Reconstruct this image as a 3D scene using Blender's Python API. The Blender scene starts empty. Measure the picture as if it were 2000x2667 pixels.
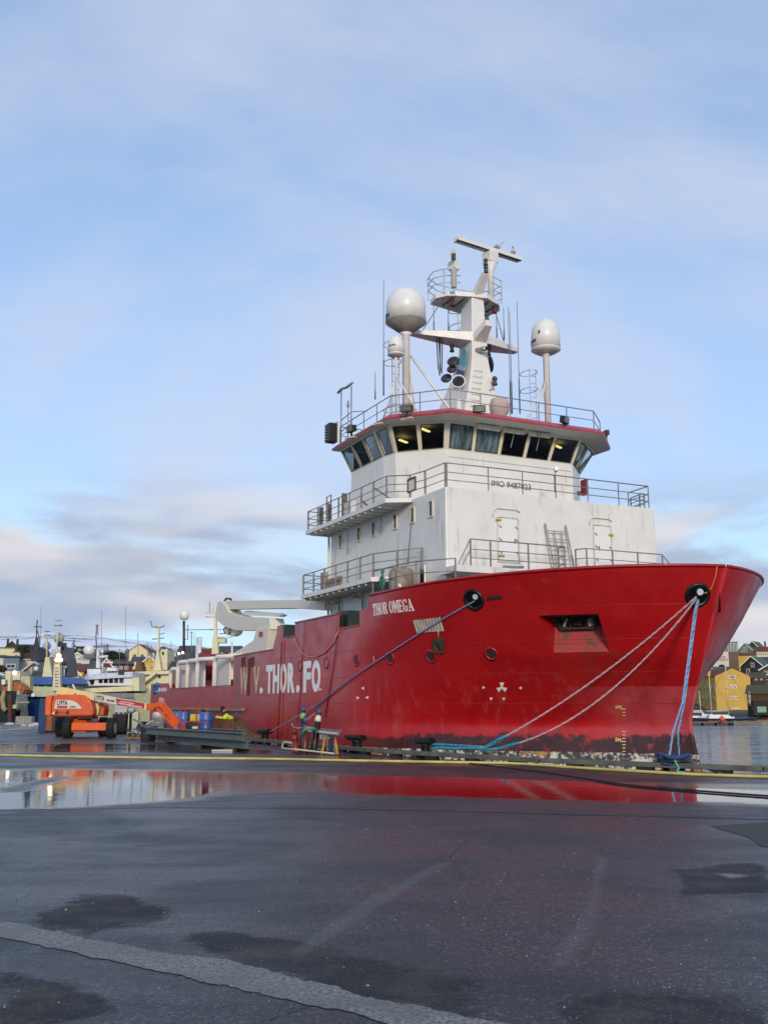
import bpy, bmesh, math, random
from mathutils import Vector, Matrix, noise
random.seed(7)
R = math.radians
scene = bpy.context.scene
COL = scene.collection
# ------------------------------------------------------------------ camera
FPX, PITCH, EYE = 2614.0, R(10.85), 1.6          # focal length in photo pixels, upward pitch, eye height
cam = bpy.data.cameras.new('camera'); camo = bpy.data.objects.new('camera', cam); COL.objects.link(camo)
cam.sensor_fit = 'HORIZONTAL'; cam.sensor_width = 36.0; cam.lens = FPX / 2000.0 * 36.0
cam.clip_start = 0.1; cam.clip_end = 8000
camo.location = (0, 0, EYE); camo.rotation_euler = (R(90) + PITCH, 0, 0)
scene.camera = camo
# ------------------------------------------------------------------ sky, sun, exposure
SUN_AZ, SUN_EL = R(174), R(17)                    # behind the camera, to its right
world = bpy.data.worlds.new('World'); scene.world = world; world.use_nodes = True
wt = world.node_tree; wt.nodes.clear()
def wn(t, **k):
    n = wt.nodes.new(t)
    for a, b in k.items(): setattr(n, a, b)
    return n
def wmath(op, a, b=None, clamp=False):
    n = wn('ShaderNodeMath', operation=op, use_clamp=clamp)
    for i, v in enumerate((a, b)):
        if v is None: continue
        if isinstance(v, (int, float)): n.inputs[i].default_value = v
        else: wt.links.new(v, n.inputs[i])
    return n.outputs[0]
def wmap(v, a, b, c=0.0, d=1.0):
    n = wn('ShaderNodeMapRange', interpolation_type='SMOOTHSTEP')
    n.inputs['From Min'].default_value = a; n.inputs['From Max'].default_value = b
    n.inputs['To Min'].default_value = c; n.inputs['To Max'].default_value = d
    wt.links.new(v, n.inputs['Value']); return n.outputs['Result']
def wmix(f, a, b):
    n = wn('ShaderNodeMix', data_type='RGBA')
    wt.links.new(f, n.inputs['Factor'])
    for i, v in ((6, a), (7, b)):
        if isinstance(v, tuple): n.inputs[i].default_value = (*v, 1)
        else: wt.links.new(v, n.inputs[i])
    return n.outputs[2]
def wnoise(vec, sc, det=5, rough=.55, dist=0.0):
    n = wn('ShaderNodeTexNoise'); n.inputs['Scale'].default_value = sc; n.inputs['Detail'].default_value = det
    n.inputs['Roughness'].default_value = rough; n.inputs['Distortion'].default_value = dist
    wt.links.new(vec, n.inputs['Vector']); return n.outputs['Fac']
sky = wn('ShaderNodeTexSky', sky_type='NISHITA'); sky.sun_disc = False
sky.sun_elevation = SUN_EL; sky.sun_rotation = SUN_AZ; sky.ozone_density = 1.6; sky.air_density = 1.0; sky.dust_density = 0.6
tc = wn('ShaderNodeTexCoord'); sp = wn('ShaderNodeSeparateXYZ'); wt.links.new(tc.outputs['Generated'], sp.inputs[0])
el = sp.outputs['Z']
den = wmath('ADD', wmath('MAXIMUM', el, 0.0), 0.18)
cv = wn('ShaderNodeCombineXYZ'); wt.links.new(wmath('DIVIDE', sp.outputs['X'], den), cv.inputs[0])
wt.links.new(wmath('DIVIDE', sp.outputs['Y'], den), cv.inputs[1])
lv = wn('ShaderNodeCombineXYZ'); wt.links.new(sp.outputs['X'], lv.inputs[0]); wt.links.new(sp.outputs['Y'], lv.inputs[1])
wt.links.new(wmath('MULTIPLY', el, 3.4), lv.inputs[2])
# thin high veil
veil = wmap(wnoise(cv.outputs[0], 0.7, 6, .55, .6), 0.40, 0.60)
veil = wmath('MULTIPLY', veil, wmap(el, 0.08, 0.30, 0.95, 0.72))
base = wmix(wmap(el, .0, .55, .66, .40), sky.outputs[0], SKYBLUE := (2.75, 4.0, 6.35))
c1 = wmix(veil, base, (3.6, 3.95, 4.9))
# low cloud banks near the horizon
ln = wnoise(lv.outputs[0], 2.35, 7, .55, .25)
bank = wmap(wmath('SUBTRACT', ln, wmath('MULTIPLY', wmath('MAXIMUM', wmath('SUBTRACT', el, .12), 0.0), .55)), 0.43, 0.53)
bank = wmath('MULTIPLY', bank, wmap(el, 0.15, 0.24, 1.0, 0.0))
shade = wmap(wnoise(lv.outputs[0], 4.1, 3, .5), .42, .66)
ccol = wmix(shade, (2.35, 2.75, 3.65), (4.5, 4.25, 4.3))
bright = wmix(wmap(el, .06, .23, .7, .0), c1, (3.5, 5.8, 7.1))
c2 = wmix(wmath('MULTIPLY', bank, 0.93), bright, ccol)
bg = wn('ShaderNodeBackground'); bg.inputs['Strength'].default_value = 0.1
wt.links.new(c2, bg.inputs['Color'])
wo = wn('ShaderNodeOutputWorld'); wt.links.new(bg.outputs[0], wo.inputs[0])
sl = bpy.data.lights.new('sun', 'SUN'); sl.energy = 1.35; sl.angle = R(10); sl.color = (1.0, 0.89, 0.75)
so = bpy.data.objects.new('sun', sl); COL.objects.link(so)
sdir = Vector((math.sin(SUN_AZ) * math.cos(SUN_EL), math.cos(SUN_AZ) * math.cos(SUN_EL), math.sin(SUN_EL)))
so.rotation_euler = (-sdir).to_track_quat('-Z', 'Y').to_euler()
vs = scene.view_settings; vs.view_transform = 'Standard'; vs.look = 'None'; vs.exposure = 0.8; vs.gamma = 1.0; vs.use_curve_mapping = False
try: scene.cycles.max_bounces = 6; scene.cycles.transparent_max_bounces = 12
except Exception: pass
# ------------------------------------------------------------------ pixel -> place
SHIP_O, SHIP_A = (6.74, 35.05), R(-64.02)
_c, _s = math.cos(SHIP_A), math.sin(SHIP_A)
def ray(px, py):
    u = (px - 1000) / FPX; v = (1333.5 - py) / FPX
    return Vector((u, math.cos(PITCH) - v * math.sin(PITCH), math.sin(PITCH) + v * math.cos(PITCH)))
def W(px, py, z=0.0, Y=None):
    d = ray(px, py); k = (z - EYE) / d.z if Y is None else Y / d.y
    return Vector((d.x * k, d.y * k, EYE + d.z * k))
def toship(P):
    dx, dy = P[0] - SHIP_O[0], P[1] - SHIP_O[1]
    return Vector((dx * _c + dy * _s, -dx * _s + dy * _c, P[2]))
def fs(s): return Vector((SHIP_O[0] + s[0] * _c - s[1] * _s, SHIP_O[1] + s[0] * _s + s[1] * _c, s[2]))
def S(px, py, x=None, y=None, z=None):
    c0 = toship((0, 0, EYE)); d = ray(px, py); e = toship((d.x, d.y, EYE + d.z)) - c0
    i, v = (0, x) if x is not None else (1, y) if y is not None else (2, z)
    return c0 + e * ((v - c0[i]) / e[i])
# ------------------------------------------------------------------ materials
MATS = {}
def lin(h):
    return tuple(((v / 12.92) if v <= .04045 else ((v + .055) / 1.055) ** 2.4) for v in (int(h[i:i + 2], 16) / 255 for i in (0, 2, 4)))
class NT:
    def __init__(s, name):
        s.m = bpy.data.materials.new(name); s.m.use_nodes = True; s.t = s.m.node_tree; s.t.nodes.clear()
        s.out = s.n('ShaderNodeOutputMaterial'); s.p = s.n('ShaderNodeBsdfPrincipled'); s.l(s.p.outputs[0], s.out.inputs[0])
        s.tc = s.n('ShaderNodeTexCoord')
    def n(s, t, **k):
        n = s.t.nodes.new(t)
        for a, b in k.items(): setattr(n, a, b)
        return n
    def l(s, a, b): s.t.links.new(a, b)
    def put(s, v, inp):
        if isinstance(v, (int, float)): inp.default_value = v
        elif isinstance(v, tuple): inp.default_value = v if len(v) == len(inp.default_value) else (*v, 1)
        else: s.l(v, inp)
    def math(s, op, a, b=None, clamp=False):
        n = s.n('ShaderNodeMath', operation=op, use_clamp=clamp); s.put(a, n.inputs[0])
        if b is not None: s.put(b, n.inputs[1])
        return n.outputs[0]
    def rng(s, v, a, b, c=0., d=1.):
        n = s.n('ShaderNodeMapRange', interpolation_type='SMOOTHSTEP')
        for i, q in enumerate((v, a, b, c, d)): s.put(q, n.inputs[i])
        return n.outputs[0]
    def mix(s, f, a, b):
        n = s.n('ShaderNodeMix', data_type='RGBA'); s.put(f, n.inputs[0]); s.put(a, n.inputs[6]); s.put(b, n.inputs[7]); return n.outputs[2]
    def noise(s, sc, det=4, rough=.55, vec=None, scale=(1, 1, 1), loc=(0, 0, 0), dist=0.):
        mp = s.n('ShaderNodeMapping'); mp.inputs['Scale'].default_value = scale; mp.inputs['Location'].default_value = loc
        s.l(vec or s.tc.outputs['Object'], mp.inputs['Vector'])
        n = s.n('ShaderNodeTexNoise'); s.l(mp.outputs[0], n.inputs['Vector'])
        n.inputs['Scale'].default_value = sc; n.inputs['Detail'].default_value = det; n.inputs['Roughness'].default_value = rough; n.inputs['Distortion'].default_value = dist
        return n.outputs['Fac']
    def bump(s, h, st=.3, dist=.02):
        b = s.n('ShaderNodeBump'); b.inputs['Strength'].default_value = st; b.inputs['Distance'].default_value = dist
        s.l(h, b.inputs['Height']); s.l(b.outputs[0], s.p.inputs['Normal'])
    def set(s, **k):
        for a, b in k.items(): s.put(b, s.p.inputs[{'col': 'Base Color', 'rough': 'Roughness', 'metal': 'Metallic', 'spec': 'Specular IOR Level', 'ecol': 'Emission Color', 'est': 'Emission Strength', 'trans': 'Transmission Weight', 'coat': 'Coat Weight', 'alpha': 'Alpha'}[a]])
def M(name, hexcol, rough=.5, metal=0., var=.18, sc=3., dirt=None, emit=0.):
    """plain paint or metal with broad tone changes, fine grain and, where asked, streaky grime"""
    if name in MATS: return MATS[name]
    t = NT(name); c = lin(hexcol)
    f = t.rng(t.noise(sc, 5), .3, .7)
    lo = tuple(v * (1 - var) for v in c); hi = tuple(min(1, v * (1 + var * .6)) for v in c)
    col = t.mix(f, lo, hi)
    if dirt:
        g = t.rng(t.noise(1.6, 6, .65, scale=(2.2, 2.2, .35)), dirt[1], dirt[1] + .22)
        col = t.mix(g, col, lin(dirt[0]))
    t.set(col=col, rough=t.rng(t.noise(sc * 6, 3), .3, .7, max(.02, rough - .08), min(1, rough + .1)), metal=metal)
    if emit: t.set(ecol=c, est=emit)
    MATS[name] = t.m; return t.m
# ------------------------------------------------------------------ mesh builder
class MB:
    def __init__(s): s.v = []; s.f = []; s.mi = []; s.m = 0; s.sm = []; s.smooth = False
    def add(s, vs, fcs):
        b = len(s.v); s.v += [tuple(v) for v in vs]
        for f in fcs: s.f.append([b + i for i in f]); s.mi.append(s.m); s.sm.append(s.smooth)
        return s
    def box(s, c, d, rz=0, M_=None):
        x, y, z = (k / 2 for k in d)
        vs = [Vector((sx * x, sy * y, sz * z)) for sx in (-1, 1) for sy in (-1, 1) for sz in (-1, 1)]
        m = M_ if M_ is not None else Matrix.Rotation(rz, 3, 'Z')
        c = Vector(c)
        return s.add([c + m @ v for v in vs], [(0, 1, 3, 2), (4, 6, 7, 5), (0, 4, 5, 1), (2, 3, 7, 6), (0, 2, 6, 4), (1, 5, 7, 3)])
    def b2(s, a, b):
        a, b = Vector(a), Vector(b); return s.box((a + b) / 2, [abs(v) for v in (b - a)])
    def bar(s, p, q, w, h, up=(0, 0, 1), w2=None, h2=None):
        p, q = Vector(p), Vector(q); d = (q - p).normalized(); up = Vector(up)
        if abs(d.dot(up)) > .98: up = Vector((1, 0, 0))
        r = d.cross(up).normalized(); u = r.cross(d)
        vs = []
        for c, ww, hh in ((p, w, h), (q, w2 or w, h2 or h)):
            vs += [c - r * ww / 2 - u * hh / 2, c + r * ww / 2 - u * hh / 2, c + r * ww / 2 + u * hh / 2, c - r * ww / 2 + u * hh / 2]
        return s.add(vs, [(3, 2, 1, 0), (4, 5, 6, 7), (0, 1, 5, 4), (1, 2, 6, 5), (2, 3, 7, 6), (3, 0, 4, 7)])
    def tube(s, path, r, n=8, cap=True, closed=False):
        P = [Vector(p) for p in path]; k = len(P); rr = r if isinstance(r, (list, tuple)) else [r] * k
        ref = None; rings = []; old = s.smooth
        for i in range(k):
            a = P[i - 1] if (i > 0 or closed) else P[i]; b = P[(i + 1) % k] if (i < k - 1 or closed) else P[i]
            d = (b - a).normalized()
            if ref is None or abs(ref.dot(d)) > .999:
                ref = Vector((0, 0, 1)) if abs(d.z) < .9 else Vector((1, 0, 0))
            x = (ref - d * ref.dot(d)).normalized(); y = d.cross(x); ref = x
            rings.append([P[i] + (x * math.cos(2 * math.pi * j / n) + y * math.sin(2 * math.pi * j / n)) * rr[i] for j in range(n)])
        vs = [v for g in rings for v in g]; fc = []
        for i in range(k if closed else k - 1):
            for j in range(n):
                fc.append((i * n + j, i * n + (j + 1) % n, ((i + 1) % k) * n + (j + 1) % n, ((i + 1) % k) * n + j))
        s.smooth = True; s.add(vs, fc)
        s.smooth = False
        if cap and not closed:
            b = len(s.v) - len(vs)
            for q in ([b + j for j in reversed(range(n))], [b + (k - 1) * n + j for j in range(n)]):
                s.f.append(q); s.mi.append(s.m); s.sm.append(False)
        s.smooth = old; return s
    def lathe(s, prof, c=(0, 0, 0), n=16, axis=None, smooth=True):
        c = Vector(c); m = Matrix.Identity(3) if axis is None else Vector((0, 0, 1)).rotation_difference(Vector(axis)).to_matrix()
        vs = []; fc = []
        for r, z in prof:
            for j in range(n):
                a = 2 * math.pi * j / n; vs.append(c + m @ Vector((r * math.cos(a), r * math.sin(a), z)))
        for i in range(len(prof) - 1):
            for j in range(n): fc.append((i * n + j, i * n + (j + 1) % n, (i + 1) * n + (j + 1) % n, (i + 1) * n + j))
        old = s.smooth; s.smooth = smooth; s.add(vs, fc); s.smooth = old
        b = len(s.v) - len(vs)
        if prof[0][0] > 1e-4: s.f.append([b + j for j in reversed(range(n))]); s.mi.append(s.m); s.sm.append(False)
        if prof[-1][0] > 1e-4: s.f.append([b + (len(prof) - 1) * n + j for j in range(n)]); s.mi.append(s.m); s.sm.append(False)
        return s
    def prism(s, poly, off):
        P = [Vector(p) for p in poly]; o = Vector(off); n = len(P)
        return s.add(P + [p + o for p in P], [list(reversed(range(n))), list(range(n, 2 * n))] + [(i, (i + 1) % n, n + (i + 1) % n, n + i) for i in range(n)])
    def loft(s, rings, cap=True):
        n = len(rings[0]); fc = []
        for i in range(len(rings) - 1):
            for j in range(n): fc.append((i * n + j, i * n + (j + 1) % n, (i + 1) * n + (j + 1) % n, (i + 1) * n + j))
        if cap: fc += [list(reversed(range(n))), [(len(rings) - 1) * n + j for j in range(n)]]
        return s.add([v for r in rings for v in r], fc)
    def mesh(s, name, mats):
        me = bpy.data.meshes.new(name); me.from_pydata(s.v, [], s.f)
        for m in (mats if isinstance(mats, (list, tuple)) else [mats]): me.materials.append(m)
        me.polygons.foreach_set('material_index', s.mi); me.polygons.foreach_set('use_smooth', s.sm)
        me.validate(); me.update()
        bm = bmesh.new(); bm.from_mesh(me); bmesh.ops.recalc_face_normals(bm, faces=bm.faces); bm.to_mesh(me); bm.free()
        return me
    def build(s, name, mats, parent=None, loc=(0, 0, 0), rz=0, bev=0.):
        o = bpy.data.objects.new(name, s.mesh(name, mats)); COL.objects.link(o); o.parent = parent
        o.location = loc; o.rotation_euler = (0, 0, rz)
        if bev:
            b = o.modifiers.new('bevel', 'BEVEL'); b.width = bev; b.segments = 2; b.limit_method = 'ANGLE'
        return o
def link(name, me, parent=None, loc=(0, 0, 0), rot=(0, 0, 0), scale=None):
    o = bpy.data.objects.new(name, me); COL.objects.link(o); o.parent = parent; o.location = loc; o.rotation_euler = rot
    if scale: o.scale = scale
    return o
def tag(o, label=None, cat=None, group=None, kind=None):
    for k, v in (('label', label), ('category', cat), ('group', group), ('kind', kind)):
        if v: o[k] = v
    return o
def thing(name, label, cat, loc=(0, 0, 0), rz=0, group=None):
    o = bpy.data.objects.new(name, None); COL.objects.link(o); o.location = loc; o.rotation_euler = (0, 0, rz); o.empty_display_size = .3
    return tag(o, label, cat, group)
def copy_tree(o, parent=None):
    c = o.copy(); COL.objects.link(c); c.parent = parent
    for ch in o.children: copy_tree(ch, c)
    return c
def text_mesh(txt, size=1., bold=.0, ext=.004, align='LEFT', spacing=1.0):
    if txt.startswith('#'):   # print too small to read: a row of short bars
        n = int(txt[1:]); mb = MB(); x = 0.; rd = random.Random(n)
        for _ in range(n):
            w = rd.uniform(.28, .6) * size; h = rd.uniform(.5, .75) * size; mb.b2((x, 0, -ext), (x + w, h, ext)); x += w + .16 * size
        return mb.mesh('print', [bpy.data.materials[0]])
    cu = bpy.data.curves.new('t', 'FONT'); cu.body = txt; cu.size = size; cu.extrude = ext; cu.offset = bold; cu.align_x = align; cu.space_character = spacing; cu.resolution_u = 4
    ob = bpy.data.objects.new('t', cu); COL.objects.link(ob); dg = bpy.context.evaluated_depsgraph_get()
    me = bpy.data.meshes.new_from_object(ob.evaluated_get(dg)); bpy.data.objects.remove(ob); bpy.data.curves.remove(cu)
    return me
def text(name, txt, mat, parent, origin, xdir, updir, width=None, height=1., bold=.0, ext=.006):
    """flat lettering: starts at origin, runs along xdir, stands along updir, fitted to width x height"""
    me = text_mesh(txt, 1., bold, ext); me.materials.clear(); me.materials.append(mat)
    xs = [v.co.x for v in me.vertices]; ys = [v.co.y for v in me.vertices]
    x0, x1, y0, y1 = min(xs), max(xs), min(ys), max(ys)
    sy = height / (y1 - y0); sx = (width / (x1 - x0)) if width else sy
    X = Vector(xdir).normalized(); U = Vector(updir).normalized(); N = X.cross(U).normalized(); o = Vector(origin)
    for v in me.vertices:
        v.co = o + X * ((v.co.x - x0) * sx) + U * ((v.co.y - y0) * sy) + N * (v.co.z + ext)
    return link(name, me, parent)
def sag(p, q, drop, n=24):
    p, q = Vector(p), Vector(q)
    return [p.lerp(q, i / n) - Vector((0, 0, drop * 4 * (i / n) * (1 - i / n))) for i in range(n + 1)]
def lerpt(t, pts):
    if t <= pts[0][0]: return pts[0][1]
    for (a, b), (c, d) in zip(pts, pts[1:]):
        if t <= c: return b + (d - b) * (t - a) / (c - a)
    return pts[-1][1]
white = M('white_ship_paint', 'd6d3cd', .42, var=.06, sc=.8, dirt=('b5ab9b', .53))
cream = M('cream_paint', 'd8ceb0', .5, var=.07, dirt=('a1937a', .60))
steel = M('galvanised_rail', '85807d', .45, .25, var=.2)
dark = M('dark_rubber', '17171a', .6)
black = M('black_paint', '0c0c0e', .45)
grey = M('grey_paint', '6f7378', .5)
lens = M('lamp_lens', '5d625c', .12, var=.3, sc=9)
rust = M('rusty_steel', '4a2c1b', .8, .2, var=.45, sc=6)
# ================================================================== SETTING
WATER_Z = -1.5
EDGE = [(45, -4.2), (8.83, 23.81), (4.28, 27.32), (0, 32.79), (-5.78, 43.89), (-30, 93), (-130, 110)]   # quay edge, right to left
def edge_y(x):
    P = sorted(EDGE); return lerpt(x, P)
def pdist(p, poly):
    """signed distance to polygon, positive inside"""
    x, y = p; ins = False; dm = 1e9; n = len(poly)
    for i in range(n):
        x1, y1 = poly[i]; x2, y2 = poly[(i + 1) % n]
        if (y1 > y) != (y2 > y) and x < (x2 - x1) * (y - y1) / (y2 - y1) + x1: ins = not ins
        dx, dy = x2 - x1, y2 - y1; t = max(0, min(1, ((x - x1) * dx + (y - y1) * dy) / (dx * dx + dy * dy + 1e-9)))
        dm = min(dm, math.hypot(x - x1 - t * dx, y - y1 - t * dy))
    return dm if ins else -dm
def gpoly(pts): return [tuple(W(a, b)[:2]) for a, b in pts]
def sstep(a, b, t):
    t = max(0, min(1, (t - a) / (b - a))); return t * t * (3 - 2 * t)
PUD = [  # (outline of standing water seen on the quay, softness, strength)
    (gpoly([(-200, 2066), (0, 2058), (150, 2046), (420, 2046), (540, 2056), (570, 2066), (506, 2080), (325, 2095), (145, 2107), (-200, 2113)]), .3, 1.0),
    (gpoly([(-200, 2003), (200, 2004), (430, 2006), (640, 2012), (700, 2020), (660, 2058), (520, 2080), (300, 2092), (150, 2098), (-200, 2105)]), 1.1, .95), (gpoly([(600, 2010), (900, 2018), (900, 2060), (600, 2070)]), .9, .72),
    (gpoly([(815, 2018), (1205, 2026), (1507, 2034), (1808, 2052), (2200, 2064), (2200, 2108), (1808, 2090), (1748, 2093), (1326, 2082), (900, 2068), (830, 2052)]), .35, 1.0),
    (gpoly([(-150, 1937), (330, 1937), (560, 1945), (740, 1957), (700, 1966), (300, 1961), (-150, 1959)]), .5, .8),
    (gpoly([(-150, 1885), (90, 1886), (120, 1902), (-150, 1905)]), 1.2, .6),
    (gpoly([(760, 1968), (1100, 1976), (1300, 1988), (1300, 1996), (900, 1980)]), .3, .7),
    (gpoly([(1300, 2033), (2100, 2040), (2100, 2110), (1850, 2100)]), .6, .55),
    (gpoly([(1850, 2272), (1960, 2280), (1900, 2290)]), .15, .7)]
ISL = gpoly([(0, 2055), (150, 2025), (170, 2026), (100, 2050), (60, 2062), (0, 2066)])
STRIP = gpoly([(-400, 2320), (0, 2400), (458, 2491), (603, 2503), (916, 2587), (1290, 2667), (1700, 2740), (1300, 2760), (1000, 2667), (868, 2629), (699, 2599), (398, 2527), (0, 2442), (-400, 2352)])
PATCH = gpoly([(1845, 2152), (2100, 2136), (2300, 2150), (2300, 2215), (1990, 2208), (1940, 2180)])
DRY = [(gpoly([(80, 2390), (200, 2330), (330, 2320), (480, 2360), (420, 2420), (200, 2450)]), .35), (gpoly([(520, 2440), (760, 2440), (980, 2500), (1240, 2560), (1220, 2640), (900, 2610), (600, 2520)]), .5),
       (gpoly([(0, 2540), (180, 2560), (330, 2640), (0, 2680)]), .4), (gpoly([(1680, 2260), (2000, 2240), (2000, 2330), (1750, 2340)]), .5), (gpoly([(1500, 2600), (1900, 2600), (1900, 2700), (1500, 2700)]), .4)]
TRK = [(gpoly([(1140, 2245), (1190, 2245), (1000, 2360), (800, 2490), (740, 2490), (930, 2350)]), .18), (gpoly([(1545, 2230), (1590, 2235), (1560, 2400), (1480, 2520), (1420, 2520), (1510, 2380)]), .18)]
def frange(a, b, s):
    o = []
    while a < b - 1e-6: o.append(a); a += s
    return o
gx = frange(-130, -26, 8) + frange(-26, -6, .24) + frange(-6, 8, .08) + frange(8, 13, .24) + frange(13, 46, 4) + [45]
gx = sorted(set(gx + [e[0] for e in EDGE]))
gy = frange(-30, 2, 8) + frange(2, 3.6, .2) + frange(3.6, 13, .08) + frange(13, 20, .2) + frange(20, 48, .3) + frange(48, 112, 5) + [112]
vid = {}; gv = []; gf = []; wet = []; strip = []; dry = []; trk = []
def gvert(i, j):
    x = gx[i]; y = min(gy[j], edge_y(x)); k = (i, round(y, 4))
    if k not in vid:
        vid[k] = len(gv); gv.append((x, y, 0))
        if -27 < x < 14 and 1 < y < 100:
            q = (x, y); n = noise.noise(Vector((x * .35, y * .35, 3))) * .5 + noise.noise(Vector((x * 1.3, y * 1.3, 9))) * .3
            w = 0
            for pl, sf, st in (PUD if y > 9 else ()):
                d = pdist(q, pl)
                if d > -2 * sf - 1: w = max(w, st * sstep(-sf, sf, d + n * sf * 1.2))
            if w > 0: w *= 1 - .8 * sstep(-.2, .1, pdist(q, ISL))
            wet.append(w); strip.append(0)
            near = y < 14; dry.append(max(min(1, st2 * 2.2) * sstep(-.22, .30, pdist(q, pl) + n * .75) for pl, st2 in DRY) if near else 0); trk.append(max(sstep(-.07, .10, pdist(q, pl) + n * .08) for pl, _ in TRK) if near else 0)
        else: wet.append(0); strip.append(0); dry.append(0); trk.append(0)
    return vid[k]
for i in range(len(gx) - 1):
    for j in range(len(gy) - 1):
        q = []
        for a, b in ((i, j), (i + 1, j), (i + 1, j + 1), (i, j + 1)):
            v = gvert(a, b)
            if v not in q: q.append(v)
        if len(q) >= 3 and gy[j] < max(edge_y(gx[i]), edge_y(gx[i + 1])): gf.append(q)
me = bpy.data.meshes.new('quay_ground'); me.from_pydata(gv, [], gf)
for nm, dat in (('wet', wet), ('strip', strip), ('dry', dry), ('track', trk)):
    at = me.attributes.new(nm, 'FLOAT', 'POINT'); at.data.foreach_set('value', dat)
t = NT('wet_asphalt')
def attr(nm):
    a = t.n('ShaderNodeAttribute'); a.attribute_name = nm; return a.outputs['Fac']
fine = t.noise(42, 3, .75); mid = t.noise(6, 5, .65); big = t.noise(.45, 6, .62, dist=.4); streak = t.noise(.8, 6, .65, scale=(.35, 1.6, 1))
coarse = t.noise(17, 4, .7); cell = t.n('ShaderNodeTexVoronoi'); cell.inputs['Scale'].default_value = 62; t.l(t.tc.outputs['Object'], cell.inputs['Vector'])
stone = t.rng(cell.outputs['Distance'], .16, .5); tint = t.n('ShaderNodeSeparateColor'); t.l(cell.outputs['Color'], tint.inputs[0])
wv = t.math('ADD', attr('wet'), t.math('MULTIPLY', t.math('SUBTRACT', streak, .5), .62))
wv = t.math('ADD', wv, t.math('MULTIPLY', t.math('SUBTRACT', mid, .5), .34)); wv = t.math('ADD', wv, t.math('MULTIPLY', t.math('SUBTRACT', coarse, .5), .16))
wm = t.rng(wv, .56, .92); ws = t.rng(wv, .18, .62)
c0 = t.mix(t.rng(tint.outputs[0], .15, .95), (.030, .038, .049), (.112, .128, .152))  # blue of the sky's sheen is put into these stone tones
c0 = t.mix(t.math('MULTIPLY', stone, .72), c0, (.012, .013, .016))
c0 = t.mix(t.math('MULTIPLY', t.rng(tint.outputs[1], .90, .97), .55), c0, (.30, .29, .27))
c0 = t.mix(t.math('MULTIPLY', t.rng(coarse, .40, .66), .45), c0, (.022, .024, .028))
c0 = t.mix(t.math('MULTIPLY', t.rng(big, .42, .62), .55), c0, (.020, .021, .024))
df = t.rng(t.math('ADD', attr('dry'), t.math('ADD', t.math('MULTIPLY', t.math('SUBTRACT', mid, .5), .85), t.math('MULTIPLY', t.math('SUBTRACT', coarse, .5), .5))), .32, .66)
c0 = t.mix(t.math('MULTIPLY', df, .55), c0, t.mix(t.rng(t.noise(2.3, 5, .65, loc=(3, 1, 0)), .44, .62), (.011, .0105, .010), (.060, .050, .038)))  # dry, mottled brown patches; their missing sheen is painted in as darker colour
tf_ = t.rng(t.math('ADD', attr('track'), t.math('MULTIPLY', t.math('SUBTRACT', coarse, .5), .8)), .25, .9)
c0 = t.mix(t.math('MULTIPLY', tf_, .30), c0, (.15, .155, .165))
c0 = t.mix(t.math('MULTIPLY', wm, .75), c0, (.012, .012, .014))
dampr = t.rng(t.math('ADD', t.math('MULTIPLY', big, .6), t.math('MULTIPLY', streak, .4)), .36, .64, .27, .50)
ro = t.math('ADD', dampr, t.math('MULTIPLY', df, .34))
mxs = t.n('ShaderNodeMix', data_type='FLOAT'); t.put(ws, mxs.inputs[0]); t.put(ro, mxs.inputs[2]); mxs.inputs[3].default_value = .11
mixr = t.n('ShaderNodeMix', data_type='FLOAT'); t.put(wm, mixr.inputs[0]); t.put(mxs.outputs[0], mixr.inputs[2]); mixr.inputs[3].default_value = .03
t.set(col=c0, rough=mixr.outputs[0], spec=t.rng(ws, 0, 1, .32, .8))
bh = t.math('ADD', t.math('ADD', t.math('MULTIPLY', fine, .5), t.math('MULTIPLY', coarse, .8)), t.math('SUBTRACT', t.math('MULTIPLY', mid, .9), t.math('MULTIPLY', stone, .35)))
bh = t.math('MULTIPLY', bh, t.math('SUBTRACT', 1.0, t.math('ADD', t.math('MULTIPLY', ws, .84), t.math('MULTIPLY', wm, .155))))
rip = t.math('MULTIPLY', t.math('MULTIPLY', t.noise(2.2, 3, .5, scale=(.5, 1.7, 1)), wm), .13)
t.bump(t.math('ADD', bh, rip), .7, .02)
me.materials.append(t.m); me.update()
ground = link('quay_pavement', me); tag(ground, kind='structure')
# concrete strip let into the asphalt, and a patched square
tc_ = NT('strip_concrete'); f1 = tc_.noise(38, 4, .75); f2 = tc_.noise(1.6, 5, .6); f3 = tc_.rng(tc_.noise(170, 2, .6), .55, .72)
cc = tc_.mix(tc_.rng(f1, .36, .62), (.065, .068, .060), (.29, .295, .262)); cc = tc_.mix(tc_.math('MULTIPLY', tc_.rng(f2, .42, .62), .55), cc, (.10, .102, .10)); cc = tc_.mix(tc_.math('MULTIPLY', f3, .4), cc, (.34, .34, .31))
tc_.set(col=cc, rough=tc_.rng(f2, .35, .6, .75, .55)); tc_.bump(f1, .8, .02)
def ragged(name, poly, mat, amp, z=.004):
    out = []
    for i in range(len(poly)):
        p, q = Vector((*poly[i], 0)), Vector((*poly[(i + 1) % len(poly)], 0)); k = max(1, int((q - p).length / .03))
        for j in range(k):
            v = p.lerp(q, j / k); out.append((v.x + amp * (noise.noise(v * 4) + .7 * noise.noise(v * 17)), v.y + amp * (noise.noise(v * 4 + Vector((9, 0, 0))) + .7 * noise.noise(v * 19)), z))
    return tag(MB().add(out, [list(range(len(out)))]).build(name, mat), kind='structure')
ragged('concrete_strip', STRIP, tc_.m, .045); ragged('asphalt_patch', PATCH, M('patch_asphalt', '3a3b38', .85, var=.35, sc=20), .05)
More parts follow.
